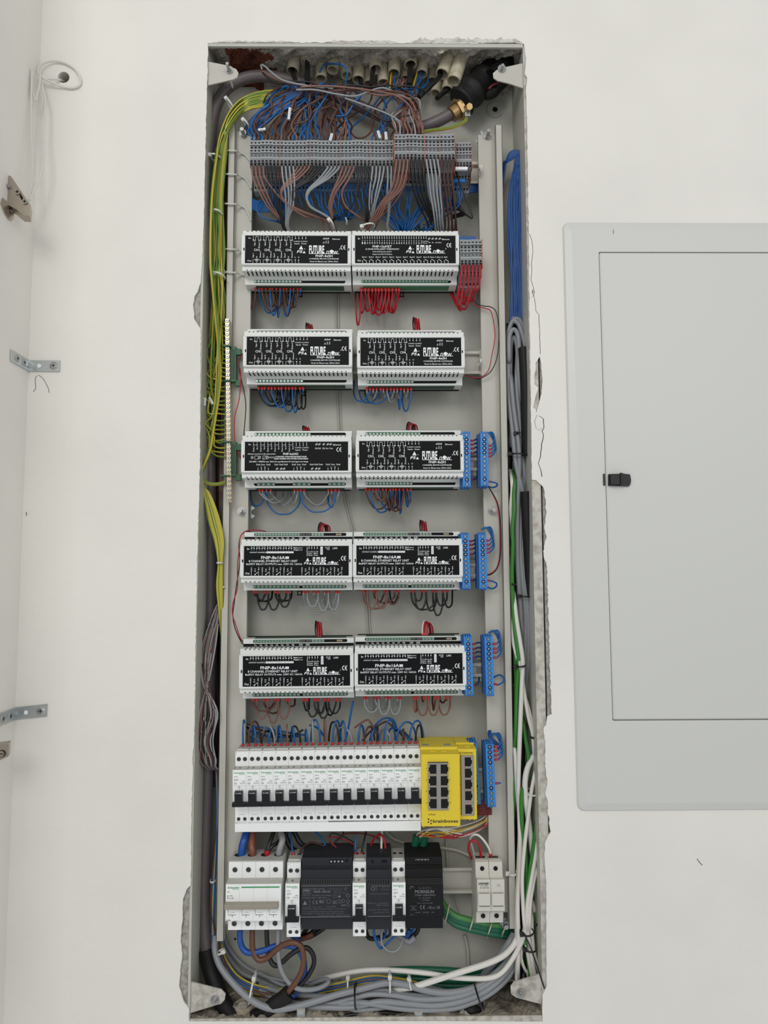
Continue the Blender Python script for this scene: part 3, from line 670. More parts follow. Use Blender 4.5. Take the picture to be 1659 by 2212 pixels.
def ink_dimmer(b, a):
    k = Ink(b, (458, 1535, 262, 545), *a)
    k.t('In', 497, 520, 287, 15)
    for i in range(6):
        u = 549 + 74.3 * i; k.line(u, 263, u, 290); k.line(u + 37, 263, u + 37, 290); k.line(u, 293, u + 37, 293, 2); k.dot(u, 290, 4.5); k.dot(u + 37, 290, 4.5)
        k.r('Com-%d' % (i + 1), u, 302, 360, 14); k.r('In-%d' % (i + 1), u + 37, 302, 335, 14)
    for u in (993, 1030, 1067, 1103): k.line(u, 263, u, 298); k.dot(u, 283, 4); k.dot(u, 300, 4)
    k.t('12-24VDC', 980, 1048, 320, 11); k.t('12-24VDC', 1056, 1125, 320, 11); k.t('Inputs', 985, 1040, 342, 13); k.t('Power', 1060, 1115, 342, 13)
    for u in (1205, 1235, 1280, 1322, 1352): led(k, u, 287, 1.0)
    for t, u0, u1 in (('St4', 1190, 1216), ('St3', 1222, 1250), ('St2', 1267, 1295), ('Act', 1303, 1331), ('Con', 1340, 1376)): k.t(t, u0, u1, 327, 14)
    k.t('Ethernet', 1378, 1461, 292, 16); k.ce(1415, 1473, 340, 42)
    k.t('All lines must be on the same phase', 488, 777, 380, 13); k.t('FNIP-6x2AD', 857, 1015, 380, 20, 0.016)
    k.t('6 CHANNEL FORWARD/REVERSE PHASE', 770, 1102, 408, 13, 0.02); k.t('SMART DIMMER WITH POWER MONITORING', 765, 1118, 428, 13, 0.02)
    k.t('220-240V ~ 50/60Hz max. 2A/ch See specifications for load types and ratings', 505, 1118, 455, 14)
    k.arc(535, 415, 8, 0, 360, 3)
    for q in range(8): c, s_ = math.cos(q * math.pi / 4), math.sin(q * math.pi / 4); k.line(535 + 11 * c, 415 + 11 * s_, 535 + 17 * c, 415 + 17 * s_, 2)
    for u in (562, 645): k.line(u, 400, u + 36, 400); k.line(u, 432, u + 36, 432); k.line(u, 400, u, 432); k.arc(u + 48, 415, 14, 0, 360, 3); k.line(u + 40, 425, u + 56, 405, 3)
    k.line(648, 428, 685, 402, 2); k.line(715, 410, 760, 410); k.line(715, 420, 760, 420); k.line(715, 410, 715, 420); k.line(760, 410, 760, 420)
    for t, u0, u1 in (('Out1', 578, 621), ('Line', 632, 668), ('Out2', 683, 727), ('Out1 Out2 Out3', 768, 906), ('Out3', 948, 991), ('Line', 1005, 1041), ('Out4', 1056, 1099), ('Out4 Out5 Out6', 1135, 1271), ('Out5', 1303, 1346), ('Line', 1360, 1397), ('Out6', 1412, 1454)): k.t(t, u0, u1, 484, 14)
    for g in (597, 970, 1325):
        for j, t in enumerate('~LN~'): u = g + 36 * j; k.t(t, u - 6, u + 6, 510, 6 if t == '~' else 13); k.line(u, 524, u, 545); k.dot(u, 526, 4.5)
    for u in (795, 838, 868, 1160, 1203, 1233): led(k, u, 525, 1.0)
def ink_relay(b, a):
    k = Ink(b, (445, 1540, 283, 580), *a)
    k.t('In', 478, 500, 310, 19); k.t('Out', 462, 507, 555, 20)
    for i in range(16):
        u = 523 + 27.9 * i; k.line(u, 285, u, 306, 3); k.dot(u, 309, 5.5); k.t('+' if i % 2 == 0 else '-', u - 4, u + 4, 327, 6)
        if i % 2 == 0: k.t(str(i // 2 + 1), u + 11, u + 18, 298, 12)
    k.t('Input', 962, 1006, 299, 16); k.t('(green)', 1014, 1055, 301, 9); k.t('Output', 962, 1020, 320, 16); k.t('(red)', 1026, 1055, 322, 9)
    k.t('CONTACT CLOSURE &', 505, 672, 346, 12); k.rect(678, 963, 337, 355); k.t('VOLTAGE TRIGGERED - Max 24V DC', 684, 955, 346, 9, m='label_black')
    k.t('FNIP-8x16A', 625, 874, 398, 29, 0.018); k.rect(878, 915, 388, 412); k.t('v4', 886, 908, 401, 13, m='label_black')
    k.t('8 CHANNEL ETHERNET RELAY UNIT', 497, 1005, 433, 21); k.t('8xSPDT RELAY OUTPUTS max. 230V AC 16A/ch', 470, 1052, 463, 18)
    for g, n0 in ((525, 1), (1052, 5)):
        for i in range(4):
            u = g + 113.3 * i; n = str(n0 + i)
            k.r('NO-' + n, u, 495, 524, 13); k.line(u, 535, u, 580, 2.6); k.r('C-' + n, u + 38, 510, 541, 15)
            k.line(u + 40, 565, u + 70, 543, 4); k.dot(u + 38, 568, 6); k.line(u + 75, 535, u + 75, 580, 2.6); k.r('NC-' + n, u + 76, 495, 524, 13)
            k.line(u - 5, 528, u, 545, 2); k.line(u + 5, 528, u, 545, 2)
    k.r('Input Power', 1103, 290, 381, 11)
    for u in (1125, 1153, 1182, 1210): k.line(u, 285, u, 304, 3); k.dot(u, 306, 5); k.t('-' if u in (1125, 1182) else '+', u - 4, u + 4, 326, 6)
    for u, t in ((1118, 'Input'), (1175, 'Main')): k.t('12-24V', u - 4, u + 48, 342, 11); k.t(t, u, u + 42, 359, 11); k.t('Power', u - 1, u + 45, 376, 11)
    k.rect(1243, 1268, 290, 370); k.r('RESET', 1255, 297, 362, 13, m='label_black')
    for u, t in ((1301, 'ST'), (1317, 'ACT'), (1333, 'CON')): k.r(t, u, 292, 308 if t == 'ST' else 324, 12)
    k.t('LAN', 1373, 1419, 305, 19); k.ce(1460, 1519, 407, 46)
    k.logo(1165, 430, .87, 1072, 434)

MOD = {}
def make_module(kind, w, name):
    """a nine-unit controller; origin in the middle of its front"""
    e = empty(name)
    hw = w / 2; b = MB()
    pr = [(.0, -.0228), (.0, .0228), (.004, .0228), (.0042, .0300), (.0050, .0306), (.027, .0310), (.0275, .0415), (.0285, .0420), (.052, .0420), (.052, -.0420), (.0285, -.0420), (.0275, -.0415), (.027, -.0310), (.0050, -.0306), (.0042, -.0300), (.004, -.0228)]
    b.prism([(y, z) for y, z in pr[2:-1] + [pr[-1]]], -hw + .0006, hw - .0006, 'module_grey')
    b.box(-hw, hw, 0.0, 0.004, -.0228, .0228, 'module_grey')
    for s in (1, -1):                       # bevelled lip round the plate and vents in the slopes
        b.box(-hw + .0012, hw - .0012, -0.0008, 0.0, s * .0222 - .0010, s * .0222 + .0004 if s > 0 else s * .0222 + .0010, 'module_grey')
        b.box(min(s * hw, s * (hw - .0042)), max(s * hw, s * (hw - .0042)), -0.0008, 0.0, -.0211, .0211, 'module_grey')
        b.box(s * (hw - .0034) - .0009, s * (hw - .0034) + .0009, -0.0010, -0.0007, -.002, .002, 'label_black')
        nv = 24
        for i in range(nv):
            u = -hw * .93 + 1.86 * hw * (i + .2) / nv; zz = s * .0311
            q = 0.0085 if s < 0 or kind != 'relay' else 0.0065
            b.add([(u, .0062, s * .03075), (u + .0021, .0062, s * .03075), (u + .0021, .0062 + q * 1.7, zz), (u, .0062 + q * 1.7, zz)], [(0, 1, 2, 3)], 'black_void')
            b.add([(u, .0041, s * .0299), (u + .0021, .0041, s * .0299), (u + .0021, .0041, s * .0288), (u, .0041, s * .0288)], [(0, 1, 2, 3)], 'ink_grey' if kind == 'dimmer' and s > 0 else 'black_void')
    if kind == 'relay':
        b.box(-hw + .0008, hw - .0008, 0.0262, 0.0275, .0306, .0350, 'label_black')
        for i in range(8): 
            u = -hw * .80 + i * .0076 * w / .158; 
            vs, fs, (ax, bx) = glyphs('+%d-' % (i + 1), .01, 0.0)
            b.add([(u + (p - ax) * .0033, .0261, .0318 + q * .0036) for p, q in vs], fs, 'ink_white')
        for u, t in ((-hw + .505 * w, '1234'), (-hw + .565 * w, '5678')):
            vs, fs, (ax, bx) = glyphs(t, .01, 0.0); b.add([(u + (p - ax) * .0027, .0261, .0318 + q * .0036) for p, q in vs], fs, 'ink_white')
    b.box(-hw + .003, hw - .003, .052, .056, -.0435, .0435, 'supply_dark')
    b.build('housing', e, bevel=0.0005)
    a = (-hw + .0050, hw - .0050, -.0208, .0208, -0.00015)
    b = MB(); b.box(a[0], a[1], -0.0001, 0.0006, a[2], a[3], 'label_black')
    {'motor': ink_motor, 'thermo': ink_thermo, 'dimmer': ink_dimmer, 'relay': ink_relay}[kind](b, a)
    b.build('label_plate', e)
    cfg = {'motor': (((.10, .60, 16),), ((.10, .52, 14),), .62, .52), 'thermo': (((.10, .90, 26),), ((.10, .90, 26),), .9, .9),
           'dimmer': (((.10, .60, 16),), ((.13, .27, 4), (.46, .60, 4), (.79, .92, 4)), .62, .0), 'relay': (((.11, .50, 16), (.63, .72, 4)), ((.10, .50, 12), (.55, .92, 12)), .0, .0)}[kind]
    for s, groups, green_to in ((1, cfg[0], cfg[2]), (-1, cfg[1], cfg[3])):
        b = MB(); yf = .0272; up_ = kind == 'relay' and s > 0; zc_ = .0384 if up_ else s * .0365; r_ = .0022 if up_ else .0026
        xa, xe = -hw + .104 * w, -hw + .925 * w
        prof = [(xa + r_ * math.cos(t), zc_ + r_ * math.sin(t)) for t in [math.pi / 2 + math.pi * i / 8 for i in range(9)]] + [(xe + r_ * math.cos(t), zc_ + r_ * math.sin(t)) for t in [-math.pi / 2 + math.pi * i / 8 for i in range(9)]]
        b.add([(x, yf, z) for x, z in prof], [tuple(range(len(prof)))], 'black_void')
        for g0, g1, n in groups:
            b.box(-hw + (g0 - .012) * w, -hw + (g1 + .012) * w, yf - .0003, yf, zc_ - .0021, zc_ + .0021, 'terminal_green')
            for i in range(n):
                u = -hw + (g0 + (g1 - g0) * i / (n - 1)) * w; rs = .00175 if n < 15 else .0014; an = R.uniform(0, 3.1)
                b.cyl((u, yf - .0003, zc_), (0, -1, 0), rs, .0006, 'chrome' if kind in ('relay', 'dimmer') or s > 0 else 'zinc', n=12)
                c_, s_ = math.cos(an) * rs * .85, math.sin(an) * rs * .85; wq = .00026
                b.add([(u - c_ - s_ * .15, yf - .00095, zc_ - s_ + c_ * .15), (u + c_ - s_ * .15, yf - .00095, zc_ + s_ + c_ * .15), (u + c_ + s_ * .15, yf - .00095, zc_ + s_ - c_ * .15), (u - c_ + s_ * .15, yf - .00095, zc_ - s_ - c_ * .15)], [(0, 1, 2, 3)], 'ink_black')
        if kind == 'relay' and s > 0:
            for i in range(8): b.box(-hw + (.515 + .012 * i + (.006 if i > 3 else 0)) * w, -hw + (.522 + .012 * i + (.006 if i > 3 else 0)) * w, yf - .0004, yf, zc_ - .0012, zc_ + .0014, 'ink_grey')
            for i in range(4): b.box(-hw + (.845 + .013 * i) * w, -hw + (.853 + .013 * i) * w, yf - .0004, yf, zc_ - .0012, zc_ + .0012, 'bar_brass')
        g = 'terminal_green' if kind in ('thermo', 'motor') else 'dark_green'
        b.box(-hw + .10 * w, -hw + .925 * w, .031, .047, min(s * .0400, s * .0428), max(s * .0400, s * .0428), 'dark_green' if kind != 'thermo' else g)
        b.build('terminal_block', e)
    return e
def place(e, xl, yl, xr, yr, Y):
    a, c = P(xl, yl, Y), P(xr, yr, Y)
    e.location = ((a.x + c.x) / 2, Y, (a.z + c.z) / 2); e.rotation_euler = (0, -math.atan2(c.z - a.z, c.x - a.x), 0)
    return c.x - a.x
YM = 0.0
ROWS = [('motor', 522.0, 538.6, 758.4, 539.6, 'motor controller', 'light grey four channel motor controller, upper left, just under the grey terminal row'),
        ('thermo', 759.6, 538.8, 991.6, 539.2, 'thermostat controller', 'light grey twelve zone thermostat module at the upper right beside small grey terminals'),
        ('motor', 525.4, 757.8, 761.0, 758.0, 'motor controller', 'light grey four channel motor controller, left module of the second row'),
        ('motor', 771.2, 760.2, 1003.6, 760.0, 'motor controller', 'light grey four channel motor controller, right module of the second row'),
        ('dimmer', 521.1, 985.8, 759.5, 985.2, 'dimmer', 'light grey six channel dimmer, left module of the third row'),
        ('motor', 768.4, 984.2, 1001.7, 983.8, 'motor controller', 'light grey four channel motor controller in the third row beside blue terminal strips'),
        ('relay', 519.0, 1211.8, 761.0, 1211.2, 'relay module', 'light grey eight channel relay module, left module of the fourth row'),
        ('relay', 762.3, 1210.6, 999.5, 1210.0, 'relay module', 'light grey eight channel relay module, right module of the fourth row'),
        ('relay', 516.5, 1450.6, 764.0, 1448.0, 'relay module', 'light grey eight channel relay module, left module of the fifth row above breakers'),
        ('relay', 765.7, 1445.6, 1007.0, 1443.6, 'relay module', 'light grey eight channel relay module, right module of the fifth row')]
PN = {'motor': 'motor_controller', 'thermo': 'thermostat_controller', 'dimmer': 'dimmer_module', 'relay': 'relay_module'}
for kd, xl, yl, xr, yr, cat, lab in ROWS:
    w = P(xr, yr, YM).x - P(xl, yl, YM).x
    if kd not in MOD: e = MOD[kd] = make_module(kd, w, PN[kd]); e['w0'] = w; 
    else: e = copy_tree(MOD[kd])
    e.scale = (w / MOD[kd]['w0'], 1, 1); place(e, xl, yl, xr, yr, YM)
    tag(e, lab, cat, {'motor': 'motor controllers', 'relay': 'relay modules'}.get(kd))
for e in list(C.objects):
    if 'w0' in e: del e['w0']
# black foot clips peeking out below modules
for x, y, lab in ((868, 636, 'the thermostat module'), (648, 636, 'the upper left motor controller'), (654, 850, 'the left motor controller of the second row'), (647, 1281, 'the left relay module of the fourth row')):
    Y = .054; p = P(x, y, Y); b = MB(); s = .0035
    for q in ((-s, -s * .6, -s, s), (s * .6, s, -s, s), (-s, s, -s, -s * .5), (-s, s, s * .5, s)): b.box(q[0], q[1], 0, .003, q[2], q[3], 'tie_black')
    tag(b.build('foot_clip', loc=p), 'black foot clip showing under ' + lab, 'clip', 'foot clips')

# ------------------------------------------------------------------ breakers
def screw(parent, x, y, z, r=.0031, ring='breaker_grey', name='screw'):
    b = MB(); b.pipe((x, y - .0001, z), (0, -1, 0), r, r * .82, .0003, ring, n=20)
    b.cyl((x, y - .00005, z), (0, -1, 0), r * .84, .0001, 'black_void', n=18)
    b.cyl((x, y - .0001, z), (0, -1, 0), r * .62, .0006, 'screw_dark', n=16, r2=r * .5)
    for a in (.5, 2.07):
        c, s = math.cos(a) * r * .5, math.sin(a) * r * .5
        b.add([(x - c - s * .25, y - .00075, z - s + c * .25), (x + c - s * .25, y - .00075, z + s + c * .25), (x + c + s * .25, y - .00075, z + s - c * .25), (x - c + s * .25, y - .00075, z - s - c * .25)], [(0, 1, 2, 3)], 'ink_black')
    return b.build(name, parent)
mat('screw_dark', (112, 112, 112), .35, metal=1.0)
def make_rcbo():
    e = empty('circuit_breaker'); w = .0181; h = w / 2 - .0001; b = MB()
    b.prism([(.018, .0435), (.065, .0435), (.065, -.053), (.018, -.053), (.018, -.0238), (.018, .0238)], -h, h, 'breaker_white')
    b.prism([(0, -.0235), (0, .0228), (.0008, .0236), (.018, .0240), (.018, -.0235)], -h, h, 'breaker_white')
    b.box(-h, h, .021, .064, .0433, .0445, 'breaker_grey')
    for k in (-1, 1): b.cyl((k * .0042, .045, .0444), (0, 0, 1), .0028, .0003, 'black_void', n=14)
    b.box(-h * .9, h * .9, .024, .027, .0443, .0452, 'breaker_white')
    b.box(-h, h, .001, .018, .0239, .0242, 'breaker_grey')
    b.box(-h * .25, h * .1, .006, .012, .0242, .0243, 'ink_grey'); b.box(-h * .9, -h * .75, .004, .014, .0242, .0243, 'ink_grey')
    b.box(-h * .2, h * .1, -.0002, 0, .0008, .0018, 'breaker_grey')
    b.build('housing', e, bevel=0.0004)
    b = MB(); k = Ink(b, (343, 480, 590, 940), -h, h, -.0235, .0235, -.0003)
    b.box(-h + .0003, h - .0003, -.00015, 0.0, .0028, .0228, 'breaker_white')
    k.t('Schneider', 355, 468, 616, 15, .02, 'ink_green'); k.t('Electric', 412, 468, 631, 9, 0, 'ink_green')
    k.t('iDPN N', 357, 395, 655, 8, .01, 'ink_black'); k.rect(357, 403, 677, 679, 'ink_grey'); k.rect(357, 403, 687, 689, 'ink_grey'); k.t('30mA 230V', 360, 400, 683, 5, .0, 'ink_grey')
    k.t('230V~', 359, 385, 696, 6, .0, 'ink_grey'); k.t('6000', 443, 468, 700, 8, 0, 'ink_grey'); k.rect(441, 470, 694, 695, 'ink_grey'); k.rect(441, 470, 706, 707, 'ink_grey')
    k.t('C6', 356, 384, 720, 16, .01, 'ink_black'); k.t('30mA', 420, 474, 719, 13, .0, 'ink_grey'); k.rect(345, 478, 741, 742, 'ink_grey'); k.rect(411, 413, 742, 785, 'ink_grey')
    b.build('label', e)
    b = MB(); t0, t1 = k.X(373), k.X(450)
    b.box(-h + .0002, h + .0001, -.0062, 0, k.Z(938), k.Z(896), 'toggle_black')
    b.prism([(0, k.Z(902)), (0, k.Z(788)), (-.0060, k.Z(790)), (-.0078, k.Z(812)), (-.0068, k.Z(840)), (-.0062, k.Z(902))], t0, t1, 'toggle_black')
    b.text('O.OFF', t0 + .0012, t1 - .0012, k.Z(803), .0014, -.0073, 'ink_white', bold=.01)
    tg = b.build('toggle', e, bevel=.0005)
    for xx in (-.0042, .0042): screw(e, xx, .018, .0335); screw(e, xx, .018, -.0465, r=.0027)
    b = MB(); b.text('N', -h + .0008, -h + .0021, .0420, .0013, .0179, 'ink_blue', bold=.02); b.text('N', -h + .0008, -h + .0021, -.0515, .0013, .0179, 'ink_blue', bold=.02)
    b.box(-.0044, .0044, .0177, .018, -.0408, -.0405, 'breaker_grey'); b.build('neutral_marks', e)
    return e
YB = -.012
proto = make_rcbo(); NB = 14
xA, yA, xB_, yB_ = 502.4, 1702.5, 910.2, 1695.5
a_, c_ = P(xA, yA, YB), P(xB_, yB_, YB); wpit = (c_.x - a_.x) / NB; tb = math.atan2(c_.z - a_.z, c_.x - a_.x)
for i in range(NB):
    e = proto if i == 0 else copy_tree(proto)
    q = a_.lerp(c_, (i + .5) / NB); e.location = q; e.rotation_euler = (0, -tb, 0); e.scale = (wpit / .0181, 1, 1)
    tag(e, 'white circuit breaker with black toggle, %s from the left in the long row' % ordw(i + 1), 'circuit breaker', 'circuit breakers in the long row')
for x0, x1, y, lab in ((616.0, 646.4, 1949, 'white circuit breaker in the bottom row between main switch and wide black supply'), (761.4, 790.5, 1947.5, 'white circuit breaker in the bottom row between wide and narrow black supplies'),
                    (846.8, 876.3, 1946.5, 'white circuit breaker in the bottom row, third of the three, nearest the dark supply')):
    e = copy_tree(proto); w = place(e, x0, y, x1, y, YB); e.scale = (w / .0181, 1, 1); e.rotation_euler = (0, 0, 0)
    tag(e, lab, 'circuit breaker', 'circuit breakers in the bottom row')
e = empty('comb_busbar'); w = place(e, 507.5, 1786, 909, 1783.5, .006); tag(e, 'white comb busbar cover running along the bottom of the breaker row', 'busbar')
b = MB(); b.prism([(0, -.0070), (0, .0078), (.0015, .0084), (.03, .0086), (.03, -.0070)], -w / 2, w / 2, 'breaker_white'); b.build('cover', e, bevel=.0004)
b = MB(); b.prism([(0.0, -.0070), (.012, -.0070), (.006, -.0092)], -w / 2, -w / 2 + .006, 'breaker_white'); b.build('end_cap', e)

# main switch
e = empty('main_switch'); w = place(e, 487.4, 1949.5, 606.8, 1949.5, YB); h = w / 2; tag(e, 'white four pole main switch with taupe handle bar at the lower left', 'main switch')
e.rotation_euler = (0, 0, 0)
b = MB()
b.prism([(.018, .0450), (.060, .0450), (.060, -.0435), (.018, -.0435), (.018, -.0240), (.018, .0240)], -h, h, 'breaker_white')
b.prism([(0, -.0235), (0, .0235), (.018, .0242), (.018, -.0235)], -h, h, 'breaker_white')
b.box(-h, h, .020, .059, .0448, .0460, 'breaker_grey'); b.box(-h, h, .001, .018, .0239, .0243, 'breaker_grey')
for i in (1, 2, 3): b.box(-h + w * i / 4 - .00015, -h + w * i / 4 + .00015, .0178, .018, -.0433, .0448, 'breaker_grey'); b.box(-h + w * i / 4 - .0001, -h + w * i / 4 + .0001, -.0001, 0, -.0233, .0233, 'breaker_grey')
for i in range(4): b.cyl((-h + w * (i + .5) / 4, .040, .0459), (0, 0, 1), .0062, .0002, 'black_void', n=18)
b.build('housing', e, bevel=.0005)
b = MB(); k = Ink(b, (272, 838, 575, 940), -h, h, -.0235, .0235, -.0003)
k.t('Schneider', 291, 411, 607, 18, .02, 'ink_green'); k.t('Electric', 342, 405, 624, 9, 0, 'ink_green'); k.rect(431, 822, 599, 611, 'ink_green')
k.t('iSW', 287, 313, 650, 9, .01, 'ink_black'); k.t('I.ON', 308, 342, 689, 10, .01, 'ink_black'); k.t('O.OFF', 308, 354, 713, 10, .01, 'ink_black'); k.dot(293, 690, 5, 'ink_black'); k.dot(293, 712, 5, 'ink_black'); k.rect(292, 294, 690, 712, 'ink_black')
k.t('63A', 282, 326, 931, 14, .01, 'ink_black'); k.t('415V~', 362, 402, 934, 6, .0, 'ink_grey')
b.build('label', e)
b = MB(); b.prism([(-.0003, k.Z(800)), (-.0003, k.Z(745)), (-.009, k.Z(752)), (-.0095, k.Z(795))], -h, h - .003, 'handle_taupe'); b.build('handle', e, bevel=.0006)
for i in range(4):
    b = MB(); u = 305 + 140 * i
    k2 = Ink(b, (272, 838, 575, 940), -h, h, -.0235, .0235, -.0012); b.box(k.X(u), k.X(u + 75), -.0011, 0, k.Z(874), k.Z(806), 'breaker_white'); k2.t('I.ON', u + 15, u + 62, 851, 11, .0, 'ink_grey'); k2.rect(u, u + 74, 873, 878, 'ink_grey'); k2.rect(u + 36, u + 40, 874, 900, 'ink_grey')
    k2.b.add([(k.X(u - 14), -.0005, k.Z(806)), (k.X(u - 8), -.0005, k.Z(806)), (k.X(u + 2), -.0005, k.Z(885)), (k.X(u - 4), -.0005, k.Z(885))], [(0, 1, 2, 3)], 'breaker_grey')
    b.build('pole_window', e, bevel=.0)
for i in range(4):
    xx = -h + w * (i + .5) / 4; screw(e, xx - .0008, .018, .0350, r=.0038); screw(e, xx - .0008, .018, -.0352, r=.0038)

# black power supplies
def supply(nm, x0, x1, y, m, lab, ink, Y=-.006):
    e = empty(nm); w = place(e, x0, y, x1, y, Y); e.rotation_euler = (0, 0, 0); h = w / 2; tag(e, lab, 'power supply', 'black power supplies')
    b = MB(); b.prism([(.060, -.0415), (.010, -.0415), (.008, -.025), (0, -.0215), (0, .0205), (.003, .027), (.005, .028), (.005, .037), (.010, .041), (.012, .042), (.012, .051), (.024, .053), (.060, .053)], -h, h, m)
    n = int(w / .0034)
    for (ya, za, yb_, zb) in ((.0003, .0218, .0028, .0263), (.0056, .0378, .0096, .0405), (.0135, .0513, .0232, .0528)):
        for i in range(n):
            u = -h + .0012 + (w - .003) * i / n; d = .0006
            b.add([(u, ya - .0005, za + .0003), (u + .0014, ya - .0005, za + .0003), (u + .0028, yb_ - .0005, zb + .0003), (u + .0014, yb_ - .0005, zb + .0003)], [(0, 1, 2, 3)], 'black_void')
    for u in ((.13, .27) if w > .05 else (.38, .66)): b.cyl((-h + w * u, .0098, -.0335), (0, -1, 0), .0024, .0004, 'black_void', n=16)
    b.build('housing', e, bevel=.0005)
    ink(e, w, h); return e
def ink_wide(e, w, h):
    b = MB(); k = Ink(b, (1040, 1565, 590, 890), -h, h, -.0215, .0205, -.0003, 'ink_grey')
    k.rect(1045, 1550, 594, 599); k.rect(1040, 1550, 880, 886); k.line(1060, 620, 1140, 620, 2); k.line(1060, 670, 1140, 670, 2); k.line(1060, 620, 1060, 670, 2); k.line(1140, 620, 1140, 670, 2)
    k.t('MW', 1068, 1132, 640, 26, .03); k.t('MEAN WELL', 1066, 1134, 662, 6, .01); k.t('(HDR-100-24)', 1150, 1285, 625, 13, 0); k.t('HDR-100-24', 1172, 1342, 650, 20, .02)
    k.t('INPUT IN : 100-240VAC 3.0A 50/60Hz', 1058, 1355, 685, 10, 0); k.t('OUTPUT OUT : 24V 4.2A', 1058, 1298, 707, 11, 0)
    k.poly([(1062, 770), (1104, 770), (1083, 732)]); k.line(1115, 730, 1142, 730, 2); k.line(1115, 750, 1142, 750, 2); k.line(1115, 772, 1142, 772, 2)
    k.ce(1163, 1218, 748, 34); k.t('RU', 1232, 1275, 742, 28, .02); k.arc(1325, 740, 20, 0, 360, 3); k.t('EAC', 1368, 1410, 748, 34, 0); k.arc(1437, 742, 16, 0, 360, 3); k.arc(1475, 738, 15, 0, 360, 3); k.arc(1522, 690, 16, 0, 360, 4); k.arc(1522, 738, 14, 0, 360, 3); k.arc(1522, 775, 14, 0, 360, 3)
    k.t('LPS', 1456, 1498, 778, 18, .01); k.poly([(1420, 704), (1450, 704), (1435, 680)]); k.line(1375, 682, 1404, 682, 2); k.line(1375, 706, 1404, 706, 2); k.line(1375, 682, 1375, 706, 2); k.line(1404, 682, 1404, 706, 2)
    k.t('Temp range : -30 to +70 C', 1058, 1250, 792, 8, 0); k.t('LISTED', 1300, 1400, 790, 8, 0); k.t('CAUTION : Risk of electric shock - read manual', 1058, 1500, 810, 8, 0); k.t('For use in pollution degree 2 environment only', 1058, 1480, 832, 8, 0); k.t('Use copper conductors only  60/75 C wire', 1058, 1480, 850, 8, 0); k.t('Torque 5 Lb-In  AWG 12-26', 1215, 1535, 868, 8, 0)
    k.t('Terminal screw torque', 1320, 1460, 626, 7, 0); k.t('5 lb-in max', 1375, 1450, 645, 7, 0); k.t('Case UL class 2', 1375, 1520, 662, 7, 0); k.arc(1503, 628, 12, 0, 300, 3)
    b.build('label', e)
    b = MB()
    for i, u in enumerate((1345, 1382, 1420, 1460)): b.cyl((k.X(u), .0119, .0465), (0, -1, 0), .0026, .0003, 'black_void', n=14); b.cyl((k.X(u), .0117, .0465), (0, -1, 0), .0013, .0006, 'zinc', n=10)
    b.cyl((k.X(1508), .0119, .0475), (0, -1, 0), .0021, .0003, 'black_void', n=12); b.build('terminals', e)
def ink_narrow(e, w, h):
    b = MB(); k = Ink(b, (152, 348, 450, 690), -h, h, -.0215, .0205, -.0003, 'ink_grey')
    k.rect(190, 340, 455, 458); k.rect(163, 340, 678, 682); k.arc(203, 478, 12, 0, 360, 3); k.t('5V', 218, 238, 470, 8, 0); k.t('ADJ', 218, 238, 486, 7, 0); k.t('+V   -V', 275, 330, 467, 7, 0); k.t('Terminal screw', 265, 335, 481, 6, 0); k.t('15.0 lb-in Max. 26-12AWG', 178, 330, 514, 7, 0)
    k.t('INPUT IN : 100-240VAC', 165, 330, 583, 7, 0); k.t('0.88A  50/60Hz', 230, 330, 598, 7, 0); k.t('OUTPUT OUT : 12V 2A', 165, 330, 632, 7, 0); k.t('Terminal screw 0.5 Nm', 205, 325, 650, 6, 0)
    b.build('label', e)
    b = MB()
    for u, r in ((200, .0022), (283, .0022), (305, .0024)): b.cyl((k.X(u), .0119, .0465), (0, -1, 0), r, .0003, 'black_void', n=14)
    b.build('terminals', e)
def ink_dark(e, w, h):
    b = MB(); k = Ink(b, (468, 770, 440, 680), -h, h, -.0215, .0205, -.0003, 'ink_grey')
    k.t('MORNSUN', 541, 695, 495, 24, .02); k.t('LM60-20B24PR2', 541, 708, 521, 13, 0); k.t('IN : 100-240VAC', 570, 672, 542, 8, 0); k.t('1.2A 50/60Hz', 590, 660, 558, 8, 0); k.t('OUT : 24V 2.5A 60W', 560, 685, 580, 8, 0)
    k.line(500, 602, 555, 602, 2); k.line(500, 630, 555, 630, 2); k.t('3L', 515, 545, 616, 13, 0); k.ce(582, 626, 610, 30); k.t('c RU us', 642, 700, 612, 22, 0); k.t('UK', 715, 745, 612, 24, 0); k.t('RoHS    LISTED    ITE', 545, 695, 648, 8, 0); k.t('V1.0', 500, 530, 664, 8, 0); k.arc(516, 470, 14, 20, 200, 4); k.t('Ta -30..70 C', 570, 672, 468, 8, 0)
    b.build('label', e)
    b = MB(); b.box(k.X(550), k.X(660), .0114, .0119, .0460, .0485, 'ink_grey')
    for i in range(4): b.cyl((k.X(562 + 28 * i), .0114, .0455), (0, -1, 0), .0022, .0003, 'black_void', n=12)
    for u in (505, 690): b.cyl((k.X(u), .0119, .048), (0, -1, 0), .0024, .0003, 'black_void', n=14)
    b.build('terminals', e)
supply('power_supply', 649.8, 760.5, 1946, 'supply_black', 'wide charcoal power supply with printed label in the bottom row', ink_wide)
supply('power_supply', 791.2, 845.6, 1946, 'supply_black', 'narrow charcoal power supply between two white breakers in the bottom row', ink_narrow)
supply('power_supply', 877.0, 957.5, 1944, 'supply_dark', 'black power supply at the right end of the bottom row, above green cables', ink_dark)

